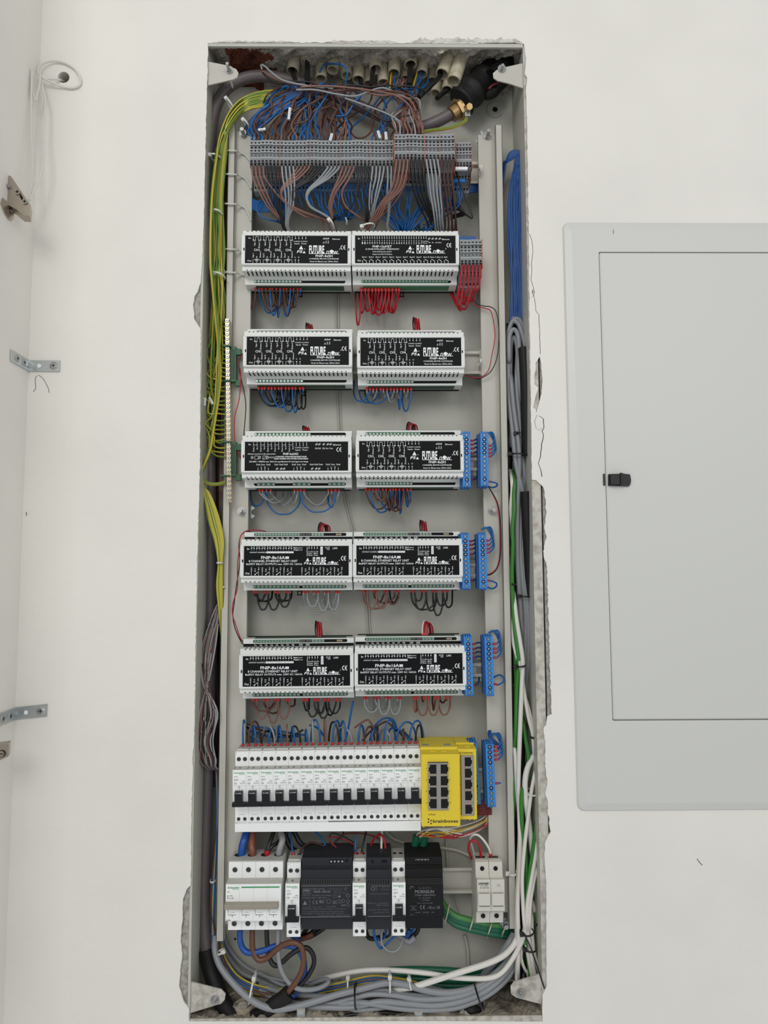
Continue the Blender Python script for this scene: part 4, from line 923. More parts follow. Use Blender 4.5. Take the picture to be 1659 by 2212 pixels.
# fuse holder
e = empty('fuse_holder'); w = place(e, 1031.0, 1935, 1090.0, 1935, -.004); e.rotation_euler = (0, 0, 0); h = w / 2; tag(e, 'beige two pole fuse holder with red and white wires at the lower right', 'fuse holder')
Z = lambda py, Y: P(1060, py, Y).z - e.location.z
b = MB(); pr = [(.016, Z(1993, .012)), (.012, Z(1970, .008)), (0.0, Z(1968, -.004)), (0, Z(1900, -.004)), (.010, Z(1896, .006)), (.014, Z(1888, .010)), (.016, Z(1862, .012)), (.022, Z(1856, .018)), (.060, Z(1840, .056)), (.060, Z(1990, .056))]
for s in (-1, 1): b.prism(pr, (-h if s < 0 else .0002), (-.0002 if s < 0 else h), 'beige_plastic')
for s in (-1, 1):
    c = s * h / 2
    for py, yy in ((1876, .0150), (1977, .0140)): b.cyl((c, yy + (.0005 if py < 1900 else -.0012), Z(py, yy - .004)), (0, -1, 0), .0030, .0010, 'black_void', n=18)
    b.box(c - h * .36, c + h * .36, .026, .036, Z(1850, .03) - .0005, Z(1850, .03) + .0002, 'ink_black')
b.build('housing', e, bevel=.0006)
b = MB()
for s in (-1, 1):
    c = s * h / 2; b.box(c - h * .44, c + h * .44, -.0022, 0, Z(1957, -.006), Z(1928, -.006), 'beige_plastic')
    for py in (1929, 1957): b.box(c - h * .4, c + h * .4, -.0025, -.0018, Z(py, -.006) - .0005, Z(py, -.006) + .0003, 'ink_black')
b.build('pull_out_carrier', e, bevel=.0004)
b = MB(); k = Ink(b, (1045, 1255, 410, 490), -h, h, Z(1924, -.004), Z(1901, -.004), -.0003)
k.t('LINDNER', 1056, 1135, 436, 15, .03, 'ink_black'); k.dot(1139, 429, 2.5, 'ink_black'); k.t('DC-1000V', 1072, 1130, 453, 9, 0, 'ink_black'); k.t('10 x 38  32A', 1068, 1136, 468, 9, .01, 'ink_black')
for u in (1203, 1216): k.line(u + 4, 440, u - 3, 448, 2, 'ink_black'); k.line(u - 3, 448, u + 3, 462, 2, 'ink_black')
b.build('label', e)

# yellow network switches
def yswitch(nm, x0, x1, y0, y1, Y, ybk, lab):
    e = empty(nm, P((x0 + x1) / 2, (y0 + y1) / 2, Y)); tag(e, lab, 'network switch', 'yellow network switches'); o = e.location
    a, c = P(x0, y1, Y), P(x1, y0, Y); hx = (c.x - a.x) / 2; hz = (c.z - a.z) / 2; return e, hx, hz
e, hx, hz = yswitch('network_switch', 911.5, 992.5, 1629, 1785, -.022, .06, 'yellow network switch with eight ports, the larger one beside the breakers')
b = MB(); b.prism([(0, -hz), (0, hz - .0006), (.0006, hz), (.022, hz + .001), (.024, hz + .004), (.078, hz + .004), (.078, -hz)], -hx, hx, 'switch_yellow')
for i in range(2): b.box(-.014 + i * .016, -.006 + i * .016, .012, .019, hz + .0005, hz + .0014, 'switch_yellow'); b.box(-.022 + i * .030, -.013 + i * .030, .030, .040, hz + .0039, hz + .0046, 'handle_taupe')
for xx in (-hx + .002, hx * .1, hx - .004): b.box(xx, xx + .0016, .002, .006, -hz - .0022, -hz, 'switch_yellow')
b.build('housing', e, bevel=.0007)
def jack(par, x, z, wd, ht, y, flip=1):
    """one port: dark opening with the latch notch sideways and pins"""
    b = MB(); b.pipe if 0 else None
    b.box(x - wd / 2, x + wd / 2, y - .0006, y - .0002, z - ht / 2, z + ht / 2, 'black_void')
    b.box(x + flip * wd / 2 - (.0012 if flip > 0 else 0), x + flip * wd / 2 + (0 if flip > 0 else .0012), y - .0010, y - .0006, z + ht * .25, z + ht / 2, 'zinc')
    b.box(x + flip * wd / 2 - (.0012 if flip > 0 else 0), x + flip * wd / 2 + (0 if flip > 0 else .0012), y - .0010, y - .0006, z - ht / 2, z - ht * .25, 'zinc')
    return b.build('port', par)
k = Ink(MB(), (592, 897, 330, 905), -hx, hx, -hz, hz, -.0004)
b = MB(); b.box(k.X(643), k.X(805), -.0022, 0, k.Z(772), k.Z(388), 'nickel'); b.box(k.X(643), k.X(805), -.0024, -.0020, k.Z(394), k.Z(388), 'ink_black')
for v in (493, 583, 673): b.box(k.X(650), k.X(800), -.0034, -.0022, k.Z(v + 3), k.Z(v - 2), 'nickel')
for u in (716, 726, 736): b.box(k.X(u), k.X(u + 4), -.0040, -.0022, k.Z(765), k.Z(398), 'zinc')
pb = b.build('port_block', e)
for col, fl in ((680, -1), (775, 1)):
    for v in (445, 538, 628, 720): jack(pb, k.X(col), k.Z(v), 60 * k.kx, 72 * k.kz, -.0022, fl)
k.t('brainboxes', 680, 880, 862, 26, .015, 'ink_black'); k.t('Power', 662, 702, 809, 12, .01, 'ink_black'); k.dot(651, 811, 4.5, 'ink_black')
for u, v in ((645, 847), (665, 858), (645, 870), (665, 881)): k.dot(u, v, 6.5, 'ink_black')
for i in range(4): k.t(str(i + 1), 628, 635, 442 + 92 * i, 10, .01, 'ink_black'); k.t(str(i + 5), 815, 822, 442 + 92 * i, 10, .01, 'ink_black')
k.b.build('label', e)
e, hx, hz = yswitch('network_switch', 990.5, 1028.5, 1617.5, 1770, -.004, .06, 'yellow network switch with five ports, the narrow one set back at the right')
b = MB(); b.prism([(0, -hz), (0, hz - .0006), (.0006, hz), (.022, hz + .001), (.024, hz + .003), (.060, hz + .003), (.060, -hz)], -hx, hx, 'switch_yellow')
b.box(-.002, .006, .010, .016, hz + .0005, hz + .0014, 'switch_yellow')
for xx in (hx * .2, hx - .004): b.box(xx, xx + .0016, .002, .006, -hz - .0022, -hz, 'switch_yellow')
b.build('housing', e, bevel=.0007)
k = Ink(MB(), (882, 1018, 288, 850), -hx, hx, -hz, hz, -.0004)
b = MB(); b.box(k.X(906), k.X(998), -.0020, 0, k.Z(815), k.Z(335), 'nickel'); b.box(k.X(903), k.X(912), -.0016, .0003, k.Z(815), k.Z(335), 'ink_black')
for v in (433, 523, 613, 712): b.box(k.X(926), k.X(994), -.0032, -.0020, k.Z(v + 3), k.Z(v - 2), 'nickel')
pb = b.build('port_block', e)
for v in (388, 478, 567, 658, 765): jack(pb, k.X(958), k.Z(v), 52 * k.kx, 70 * k.kz, -.0020, 1)
k.t('brainboxes', 912, 993, 317, 11, .02, 'ink_black'); k.line(893, 312, 905, 325, 3, 'ink_black'); k.line(905, 310, 893, 327, 3, 'ink_black')
for i in range(5): k.t(str(i + 1), 894, 898, 388 + 93 * i, 7, .01, 'ink_black')
k.b.build('label', e)
# yellow carrier between the two
b = MB(); p0, p1 = P(905, 1598, .05), P(1006, 1594, .05)
b.box(0, p1.x - p0.x, 0, .012, -.045, .0015, 'switch_yellow'); tag(b.build('mounting_carrier', loc=p0, bevel=.0005), 'yellow plastic carrier showing above and behind the two network switches', 'carrier')

# blue neutral terminal strips
def make_strip(n=12, h=.0830):
    e = empty('neutral_strip'); w = .0112; b = MB()
    b.box(-w / 2, w / 2, 0, .012, -h / 2, h / 2, 'strip_blue'); b.box(-w / 2 - .0022, w / 2 - .002, .012, .026, -h / 2, h / 2, 'strip_blue_dark')
    for i in range(4):
        for s in (1, -1): b.box(-w / 2 + .0012 + i * .0027, -w / 2 + .0024 + i * .0027, -.0001, .008, s * h / 2 - .0004 if s < 0 else h / 2 - .0022, s * h / 2 + .0022 if s < 0 else h / 2 + .0004, 'strip_blue_dark')
    for i in range(4): b.box(-w / 2 + .0004 + i * .0030, -w / 2 + .0016 + i * .0030, .003, .024, h / 2, h / 2 + .0022, 'strip_blue'); b.box(-w / 2 + .0004 + i * .0030, -w / 2 + .0016 + i * .0030, .003, .024, -h / 2 - .0018, -h / 2, 'strip_blue')
    b.build('body', e, bevel=.0003)
    return e, h, n
S0, SH, SN = make_strip()
sc0 = None
STR = [(1007.5, 938, 1008.5, 1048, .006, 'blue neutral terminal strip touching the third row controller', (1, 2, 3, 4, 10)),
       (1046, 938, 1047, 1046, .006, 'blue neutral terminal strip on the right, third row, with wire loops', (1, 2, 3, 4, 10)),
       (1004.5, 1157, 1008, 1268, .006, 'blue neutral terminal strip touching the fourth row relay module', (1, 2, 3, 4, 10)),
       (1042, 1157, 1044.5, 1268, .006, 'blue neutral terminal strip on the right, fourth row, with wire loops', (1, 2, 3, 4, 10)),
       (1011, 1379, 1014, 1498, .004, 'blue neutral terminal strip touching the fifth row relay module', (1, 2, 3, 4, 10)),
       (1055, 1379, 1059, 1498, .004, 'blue neutral terminal strip on the right, fifth row, with wire loops', (1, 2, 3, 4, 10)),
       (1057.5, 1612, 1062.5, 1738, .004, 'blue neutral terminal strip beside the yellow switches, right hand one', (0, 1, 2, 3, 8)),
       (1022, 1608, 1030, 1733, .020, 'blue neutral terminal strip half hidden behind the narrow yellow switch', (0, 1, 2, 3, 8))]
STRIPS = []
for i, (x0, y0, x1, y1, Y, lab, dark) in enumerate(STR):
    e = S0 if i == 0 else copy_tree(S0)
    a, c = P(x0, y0, Y), P(x1, y1, Y); e.location = (a + c) / 2; e.rotation_euler = (0, math.atan2(c.x - a.x, a.z - c.z) * -1, 0)
    e.scale = (1, 1, (a - c).length / (SH * .93)); tag(e, lab, 'terminal strip', 'blue neutral terminal strips'); STRIPS.append((e, dark))
scr = {}
for e, dark in STRIPS:
    for j in range(SN):
        z = SH / 2 * .9 - (SH * .9) * j / (SN - 1) - .0; dk = j in dark; key = dk
        if key not in scr:
            b = MB(); b.pipe((0, -.0001, 0), (0, -1, 0), .0031, .0025, .0005, 'strip_blue' if not dk else 'strip_blue_dark', n=20); b.cyl((0, 0, 0), (0, -1, 0), .0026, .0001, 'black_void', n=16)
            b.cyl((0, .0, 0), (0, -1, 0), .0022 if not dk else .0016, .0006 if not dk else .00015, 'chrome', n=14, r2=.0018 if not dk else .0012)
            b.box(-.0013, .0013, -.0008, -.0006, -.0002, .0002, 'ink_black') if not dk else None
            o = b.build('screw', e); scr[key] = o
        else: o = scr[key].copy(); C.objects.link(o); o.parent = e
        o.location = (0, 0, z)
# small brackets that carry the strips
for x, y, lab in ((1023, 1003, 'third row'), (1024, 1232, 'fourth row'), (1029, 1448, 'fifth row')):
    b = MB(); p = P(x, y, .03); b.box(-.009, .008, 0, .006, -.009, -.005, 'rail_paint'); b.box(-.009, .008, 0, .006, .006, .010, 'rail_paint'); b.box(-.006, .0, .003, .008, -.009, .010, 'rail_paint')
    tag(b.build('strip_holder', loc=p), 'pale holder between the two blue strips of the ' + lab, 'holder', 'holders of the blue strips')
# ------------------------------------------------------------------ grey terminal rows
def make_slice(wd):
    e = empty('terminal_block'); h = wd / 2 - .00005; b = MB()
    b.prism([(.004, 0), (.0, -.003), (.0, -.009), (.0018, -.010), (.0018, -.015), (.0, -.016), (.0, -.0205), (.0016, -.0215), (.0016, -.0275), (.0, -.0285), (-.0012, -.0325), (.001, -.0400), (.004, -.0412),
             (.017, -.0418), (.018, -.0428), (.018, -.0490), (.036, -.0505), (.0365, -.0520), (.0370, -.0590), (.052, -.0600), (.056, -.0400), (.056, -.004)], -h, h, 'terminal_grey')
    for z0, z1, y in ((-.0150, -.0102, .0014),): b.box(-h * .62, h * .62, y, .0018, z0, z1 , 'terminal_dark')
    b.box(-h * .6, h * .6, .0012, .0016, -.0262, -.0222, 'terminal_dark')
    for z, y in ((-.0125, .0012), (-.0186, -.0003), (-.0062, -.0001)): b.box(-h * .5, h * .35, y - .0002, y, z - .0010, z + .0010, 'black_void')
    for z0, z1, y in ((-.0036, -.0016, .0012), (-.0094, -.0080, -.0003), (-.0172, -.0160, -.0003), (-.0212, -.0200, -.0003), (-.0300, -.0286, -.0004), (-.0436, -.0424, .0175), (-.0512, -.0500, .034)): b.box(-h, h, y - .0004, y + .002, z0, z1, 'terminal_light')
    # square release hole and round wire entry on every level
    for z, y, k in ((-.0350, -.0008, 1), (-.0452, .0178, 1), (-.0545, .0365, .8)):
        b.box(-h * .72, h * .72, y - .0007, y, z - .0022, z + .0022, 'ink_grey' if k == 1 and y < 0 else 'terminal_grey'); b.box(-h * .5, h * .5, y - .0009, y - .0007, z - .0015, z + .0015, 'black_void')
    b.cyl((0, -.0006, -.0390), (0, -1, -.2), .0018, .0006, 'black_void', n=12); b.cyl((0, .0182, -.0485), (0, -1, 0), .0015, .0006, 'black_void', n=12)
    b.build('housing', e); return e
T0 = make_slice(.0053); T0['n'] = 1; TB = []
def trow(n, xa, xb, ytop, Y, grp, lab, wires_x):
    """n blocks between xa and xb; tops at ytop"""
    a, c = P(xa, ytop, Y), P(xb, ytop + .5, Y); pit = (c.x - a.x) / n
    for i in range(n):
        if 'n' in T0: e = T0; del T0['n']
        else: e = copy_tree(T0)
        e.location = a.lerp(c, (i + .5) / n) + Vector((0, 0, [0, .0005, .0, -.0003][(i // 3) % 4])); e.scale = (pit / .0053, 1, 1)
        tag(e, 'narrow grey terminal block, %s from the left in the %s' % (ordw(i + 1), lab), 'terminal block', grp); TB.append(e); wires_x.append(xa + (xb - xa) * (i + .5) / n)
XA, XB_, XC_, XD = [], [], [], []
trow(38, 540, 849.5, 300, -.010, 'terminal blocks of the long row', 'long upper row', XA)
trow(16, 852, 982.5, 287, -.023, 'raised terminal blocks', 'raised upper right group', XB_)
trow(5, 985, 1018.5, 304.5, -.006, 'terminal blocks at the right end', 'low group at the right end', XC_)
trow(6, 993.5, 1041.0, 515, -.002, 'terminal blocks beside the thermostat', 'small group beside the thermostat module', XD)
def sep(px, ytop, Y, lab):
    p = P(px, ytop, Y - .0012); b = MB(); b.slab([(0, 0), (.0005, 0), (.0005, -.042), (0, -.042)], 0, .010, 'separator_orange'); b.box(0, .0005, .012, .04, -.052, -.003, 'separator_orange')
    tag(b.build('separator_plate', loc=p), lab, 'separator', 'orange separator plates')
for i, x in enumerate((603.3, 668.3, 733.5, 797.2)): sep(x, 301, -.010, 'thin orange separator plate, %s from the left in the long grey terminal row' % ordw(i + 1))
for i, x in enumerate((851.2, 884.0, 916.6, 949.4, 982.6)): sep(x, 288.5, -.023, 'thin orange separator plate, %s from the left in the raised terminal group' % ordw(i + 1))
sep(1019, 305, -.006, 'thin orange separator plate closing the low group at the right end'); sep(1041.4, 516, -.002, 'thin orange separator plate closing the small group beside the thermostat')
b = MB(); p = P(990, 512, .012); b.box(0, .026, 0, .03, -.01, .001, 'strip_blue_dark'); tag(b.build('terminal_block', loc=p), 'blue terminal edge peeking out on top of the small grey group', 'terminal block')
for x, y, m, w, lab in ((997, 363, 'ink_white', .018, 'white'), (993, 389, 'strip_blue', .017, 'blue')):
    Yq = -.009 if y < 380 else .010
    p = P(x, y, Yq); b = MB(); b.box(-w / 2, w / 2, 0, .004, -.0022, .0022, m)
    tag(b.build('bridge_comb', loc=p, bevel=.0004), 'short %s jumper bridge plugged into the low terminal group at the right end' % lab, 'jumper bridge')
    
# ------------------------------------------------------------------ earthing bar on the left
e = empty('earth_bar', P(492, 886, .022)); tag(e, 'long brass earthing bar with a column of screws on the left upright', 'earth bar')
a, c = P(490.5, 688, .022), P(495, 1085, .022); d = (c - a); L = d.length; b = MB()
e.location = (a + c) / 2; e.rotation_euler = (0, math.atan2(d.x, -d.z) * -1, 0)
b.box(-.0031, .0031, 0, .009, -L / 2, L / 2, 'bar_brass'); b.build('bar', e, bevel=.0003)
s0 = None; ns = 40
for i in range(ns):
    z = L / 2 - .0035 - (L - .007) * i / (ns - 1)
    if s0 is None:
        b = MB(); b.cyl((0, 0, 0), (0, -1, 0), .0030, .0014, 'chrome', n=16, r2=.0024); b.box(-.0017, .0017, -.0016, -.0014, -.0003, .0003, 'ink_black'); b.box(-.0003, .0003, -.0016, -.0014, -.0017, .0017, 'ink_black'); s0 = b.build('screw', e); o = s0
    else: o = s0.copy(); C.objects.link(o); o.parent = e
    o.location = (0, 0, z); o.rotation_euler = (0, R.uniform(-.8, .8), 0)
for y0, y1, lab in ((747, 826, 'upper'), (953, 1030, 'lower')):
    Y = .026; p0, p1 = P(492, y0, Y), P(492, y1, Y); H = p0.z - p1.z; b = MB()
    b.box(.0035, .0125, .0, .010, -H * .98, -H * .02, 'holder_green'); b.box(.004, .010, -.0008, 0, -H * .9, -H * .1, 'dark_green')
    for z in (-.002, -H + .001): b.box(-.009 if y0 > 900 else -.006, .005, -.0075, .004, z - .0013, z + .0010, 'holder_green'); b.box(.012, .0195, .001, .008, z - .006 if z < -.01 else z - .011, z + .003 if z < -.01 else z - .002, 'holder_green')
    tag(b.build('bar_holder', loc=p0, bevel=.0003), 'dark green plastic holder clasping the %s part of the earthing bar' % lab, 'holder', 'green bar holders')

# ------------------------------------------------------------------ conduits in the cavity
def conduit(x, y, Y, r, tx, ty, L, lab, m='conduit_cream', up=True, inner=None):
    p = P(x, y, Y); ax = Vector((tx, ty, 1 if up else -1)).normalized(); b = MB()
    b.pipe(p, ax, r, r * .84, L, m, n=28, inner=inner); b.cyl(p + ax * .018, ax, r * .83, .001, 'black_void', n=20)
    tag(b.build('conduit'), lab, 'conduit', 'cream conduits' if m == 'conduit_cream' else None)
CON = [(632, 154, .050, 13.5, .1), (664, 133, .052, 14.5, -.15), (693, 171, .060, 12.5, .0), (718, 152, .056, 12.5, .12), (749, 164, .062, 12.5, -.05), (774, 173, .060, 13, .02),
       (812, 150, .048, 14, -.08), (828, 180, .058, 12.5, 0), (851, 159, .050, 13.5, .05), (876, 172, .064, 11.5, 0), (887, 140, .042, 13.5, -.04), (911, 160, .052, 12.5, .08), (934, 176, .066, 12, .1),
       (955, 160, .040, 15, .35), (980, 175, .036, 15, .30), (941, 202, .062, 11.5, .25), (966, 196, .054, 13.5, .2), (796, 182, .068, 11, 0), (700, 140, .075, 12, 0)]
for i, (x, y, Y, r, t) in enumerate(sorted(CON)):
    conduit(x, y, Y, r / 1534 * (1 + Y + .05), t, .12, .055, 'cream plastic conduit stub coming down from the mortar, %s from the left' % ordw(i + 1))
for x, y, Y, r, lab in ((505, 2155, .050, 17, 'cream conduit stub in the rubble, lower left corner, rear one'), (528, 2168, .030, 20, 'cream conduit stub in the rubble, lower left, front one'), (996, 2135, .066, 16, 'cream conduit stub in the rubble beneath the green cables')):
    conduit(x, y, Y, r / 1534, .05, .1, .04, lab, up=False)
# conduits that point up: dark mouths
p = P(1035, 2188, .028); b = MB(); b.pipe(p, (0, .15, -1), .0215, .019, .03, 'conduit_red', n=30); b.cyl(p + Vector((0, 0, -.016)), (0, 0, -1), .019, .001, 'black_void', n=24)
tag(b.build('conduit'), 'dark red conduit mouth in the rubble at the bottom right', 'conduit')
# loose mortar lumps on the cavity floor
for i in range(26):
    x = 448 + i * 26.5 + R.uniform(-6, 6); Y = R.uniform(.008, .05); y = 2205 - (Y / .09) * 70 ; p = P(x, y, Y); s = R.uniform(.004, .011); b = MB(); n = 7; vs = []
    for j in range(5):
        ph = math.pi * j / 4
        for q in range(n): rr_ = s * R.uniform(.7, 1.15); vs.append((p.x + rr_ * math.sin(ph) * math.cos(2 * math.pi * q / n), p.y + rr_ * math.sin(ph) * math.sin(2 * math.pi * q / n), p.z + .004 + rr_ * .7 * math.cos(ph)))
    b.add(vs, [(j * n + q, j * n + (q + 1) % n, (j + 1) * n + (q + 1) % n, (j + 1) * n + q) for j in range(4) for q in range(n)], 'rubble' if i % 3 else 'mortar')
    tag(b.build('rubble_lump'), 'broken lump of mortar in the rubble at the bottom, %s from the left' % ordw(i + 1), 'rubble', 'loose mortar lumps')
# ------------------------------------------------------------------ wiring
WN = dict(brown='brown', rust='light brown', darkbrown='dark brown', blue='blue', deepblue='deep blue', black='black', grey='grey', red='red', white='white', pe='green and yellow', wine='dark red', yellow='yellow')
def jit(a): return R.uniform(-a, a)
def mm(c): return ('wire_yellow', 'wire_pegreen') if c == 'pe' else ('wire_' + c, None)
# loops hanging under the modules.  x0:colour:x1:lowest y[:f]   (f: the far end is in a ferrule too)
def under(spec, y0, name, Yf=.038, r=1.15, f2=False, fr=1.75):
    grp = 'wires under the ' + name
    for i, s in enumerate(spec.split()):
        q = s.split(':'); x0 = float(q[0]); c = q[1]; x1 = float(q[2]); yb = float(q[3]); far = len(q) > 4
        H = yb - y0; Yb = Yf * 1000 + jit(8) + 4
        if far:
            w = x1 - x0
            path = [(x0, y0, Yf * 1000), (x0 + .2, y0 + 9, Yf * 1000), (x0 + w * .06, y0 + H * .62, Yb), (x0 + w * .28, y0 + H * .95, Yb), (x0 + w * .5, yb, Yb), (x0 + w * .74, y0 + H * .93, Yb), (x1 - w * .04, y0 + H * .6, Yb), (x1 - .2, y0 + 9, Yf * 1000), (x1, y0, Yf * 1000)]
        else:
            w = x1 - x0
            path = [(x0, y0, Yf * 1000), (x0 + .2, y0 + 9, Yf * 1000), (x0 + w * .10, y0 + H * .5, Yb), (x0 + w * .35, y0 + H * .9, Yb + 4), (x0 + w * .62, yb, Yb + 8), (x1 - w * .1 + 1, y0 + H * .82, Yb + 16), (x1, y0 + H * .3, 64), (x1 + 1, y0 - 16, 66)]
        pp = [P(a, b_, d / 1000) for a, b_, d in path]; m, m2 = mm(c)
        wire('jumper_wire', '%s wire under the %s, %s from the left' % (WN[c], name, ordw(i + 1)), grp, pp, r, m, m2, ferr=(0, -1) if far else (0,), fl=7.0, fr=fr, sub=7, cat='jumper wire')
under('551.7:brown:541:668 559.8:blue:598:676 566:brown:600:672 574:brown:596:662 583:blue:596:681 588:brown:612:662 597:brown:606:666 605:blue:598:685 612.5:brown:626:683 619:brown:634:666 627:blue:612:683 634:brown:618:662 643:brown:630:664 649:blue:620:650', 620.5, 'upper left motor controller')
under('780.3:red:768:702 789:red:776:676 796:red:812:678 804:red:786:672 811.4:red:800:678 818:red:830:676 824.6:red:812:670 833:red:806:680 840:red:822:676 847.7:red:836:674 855.5:red:844:672 861.7:red:838:676', 623, 'thermostat module', fr=2.1, r=1.3)
under('558.7:black:606:877 566:blue:612:878 571.8:black:600:868 580:black:610:870 586.5:blue:622:880 594:black:628:872 602:black:618:870 608:blue:634:889 617:black:628:875 624:black:640:880 631.5:blue:642:891 638.4:black:652:884 648:black:660:884 654.7:blue:644:852', 836, 'left motor controller of the second row')
under('792.6:grey:806:858 799.4:blue:764:867 806:grey:822:862 813.5:grey:800:862 822:blue:776:870 828:grey:842:862 836:grey:852:869 844:blue:788:872 851:grey:838:862 858:grey:868:862 866:blue:860:884 873:grey:884:864 881:grey:870:860 888:blue:868:888', 838, 'right motor controller of the second row')
under('575.6:blue:649:1111:f 649.6:blue:724:1106:f 575.2:blue:541:1093 724.6:blue:708:1096 560.8:grey:596:1080 567:grey:612:1086 584.4:grey:622:1082 635.7:grey:592:1091 642.7:grey:628:1088 656.8:grey:712:1092 709:grey:664:1092 716:grey:706:1088 732:grey:716:1084', 1056, 'six channel dimmer')
under('790.7:brown:836:1100 798.3:blue:842:1107 805.6:rust:826:1080 812.4:rust:842:1083 817.8:blue:852:1100 826.8:brown:862:1100 834.4:brown:868:1104 842.8:blue:860:1096 849:brown:836:1103 855:brown:842:1100 862.8:blue:866:1109 871:brown:856:1102 879.6:brown:886:1088 887:blue:876:1094', 1054, 'motor controller of the third row')
under('556.6:black:580:1317:f 579.6:black:603:1317:f 603.4:black:626.8:1311:f 549.6:black:588:1299 572.8:black:556:1299 595:black:618.4:1300:f 595.6:black:630:1298 655.7:grey:709:1326:f 663.5:grey:687.4:1310:f 687.0:grey:709.6:1319:f 709.2:grey:731.7:1317:f 678:grey:701:1302:f 726:grey:700:1316 731:grey:712:1318', 1275, 'left relay module of the fourth row', fr=2.0, r=1.3)
under('784.4:rust:836:1315:f 792.8:rust:813.5:1315:f 813.2:rust:836.4:1314:f 836.2:brown:861:1305:f 807:brown:853:1302:f 830:brown:812:1300 861:black:842:1302 888.3:black:942:1317:f 895.6:black:911.6:1298:f 896:black:920.3:1316:f 920.6:black:942.3:1319:f 935:black:956.7:1329:f 942.5:black:966:1308:f 957:black:977:1312', 1273, 'right relay module of the fourth row', fr=2.0, r=1.3)
under('554.5:rust:578.3:1552:f 578.5:rust:601.5:1561:f 601.7:rust:625:1552:f 546.7:brown:594:1536:f 570:brown:604:1541 594:brown:570:1530 619.5:brown:637:1526 663.8:black:686.8:1548:f 687:black:710:1551:f 709.8:black:734.9:1541:f 655.7:black:668:1535 679.4:black:702:1542:f 702.3:black:686:1540 725.8:black:704:1545', 1508, 'left relay module of the fifth row', fr=2.0, r=1.3)
under('787:grey:818.4:1538:f 793:grey:808:1537 818:grey:841.7:1543:f 841.9:grey:865.3:1543:f 810:grey:836:1533 834:grey:858.5:1534:f 901.3:rust:925:1545:f 925:rust:947.4:1545:f 947.6:rust:972.4:1544:f 893.7:rust:900:1538 939.9:brown:934:1534 964.3:brown:950:1518 915.4:brown:912:1516', 1504, 'right relay module of the fifth row', fr=2.0, r=1.3)
# red wires of the small terminal group
for i, x in enumerate(XD):
    yb = (664, 671, 658, 668, 652, 650)[i]; xe = (978, 982, 990, 984, 994, 1000)[i]
    wire('wire', 'red wire from the small terminals beside the thermostat, %s from the left' % ordw(i + 1), 'red wires of the small terminals', '%f,573,-2 %f,590,-6 %f,620,2 %f,%f,12 %f,%f,24 %f,%f,36 %f,%f,48 %f,628,58' % (x, x - .5, x - 2 + (i < 2) * -3, x - 10, yb - 18, (x + xe) / 2 + 2, yb, xe + 6, yb - 8, xe - 1, yb - 22, xe - 8), 1.45, 'wire_red', sub=7)

# short red and black feeds that loop over the modules' top edge
FE = [(668, 713, 698, 'left motor controller of the second row', 0), (899, 712, 686, 'right motor controller of the second row', 0), (661, 931, 920, 'six channel dimmer', 0), (888, 930, 912, 'motor controller of the third row', 10),
      (698, 1149, 1129, 'left relay module of the fourth row', 12), (914, 1147, 1124, 'right relay module of the fourth row', 0), (688, 1376, 1342, 'left relay module of the fifth row', 0), (922, 1372, 1341, 'right relay module of the fifth row', 10)]
for x, y0, yt, nm, sp in FE:
    for j, (c, dx) in enumerate((('black', -5), ('wine', -2), ('red', 1), ('red', 5))):
        if yt == 1341: c = ('white', 'red', 'red', 'red')[j]
        e1 = x + dx; H = y0 - yt
        if sp: path = '%f,%f,36 %f,%f,42 %f,%f,50 %f,%f,58 %f,%f,64' % (e1 - sp * .5, y0 + 3, e1 - sp * .4, y0 - H * .6, e1, yt + j * 1.5, e1 + sp * .7, y0 - H * .55, e1 + sp * .9, y0 + 4)
        else: path = '%f,%f,36 %f,%f,40 %f,%f,50 %f,%f,62' % (e1, y0 + 3, e1 - 1 + dx * .2, y0 - H * .5, e1 + dx * .1, yt + j * 1.2, e1 + 3, y0 + 2)
        wire('supply_wire', '%s supply wire over the %s, %s one' % (WN[c], nm, ordw(j + 1)), 'feed wires over the ' + nm, path, 1.0, 'wire_' + c, sub=6, ferr=(0,) if yt == 1341 else None, fr=1.9, cat='supply wire')
# thin pairs along the uprights
PAIR = [('524,764,30 519,772,28 516,790,26 519,810,26 528,850,26 531,880,28 529,912,29 527,940,31 530,965,40', '523,766,30 517,775,26 517,792,25 520,808,25 517,860,25 508,895,25 506,920,26 508,955,28 518,985,32 522,992,40', 'down the left upright, between the second and third row'),
        ('540,1148,40 530,1149,34 520,1158,28 516,1180,26 518,1215,26 510,1270,26 505,1310,26 503,1330,26 508,1358,27 522,1388,32 530,1392,44', '575,1148,44 555,1145,38 532,1147,30 519,1160,27 517,1185,25 513,1225,25 513,1270,25 504,1300,25 502,1325,25 510,1352,26 520,1380,31 528,1388,44', 'down the left upright, beside the fourth row'),
        ('1016,640,30 1030,656,34 1045,661,36 1062,664,32 1073,678,30 1078,720,28 1074,770,28 1062,800,30 1045,814,34 1030,818,40 1010,812,56', '1012,645,30 1028,660,34 1048,666,36 1060,672,32 1067,700,29 1069,730,28 1062,770,28 1055,800,30 1040,814,34 1022,816,40 1006,811,56', 'on the right upright, between the first and second row'),
        ('1054,1050,20 1062,1062,26 1074,1085,28 1080,1115,28 1082,1160,28 1081,1200,28 1074,1228,28 1062,1240,26 1052,1243,18', '1053,1048,20 1060,1060,27 1073,1087,29 1078,1117,29 1080,1160,29 1079,1200,29 1073,1226,29 1061,1238,27 1051,1242,20', 'on the right upright, between the third and fourth row')]
for a_, b_, t in PAIR:
    wire('wire', 'thin black wire running ' + t, 'thin wires on the uprights', a_, .75, 'wire_black'); wire('wire', 'thin dark red wire running ' + t, 'thin wires on the uprights', b_, .75, 'wire_red')
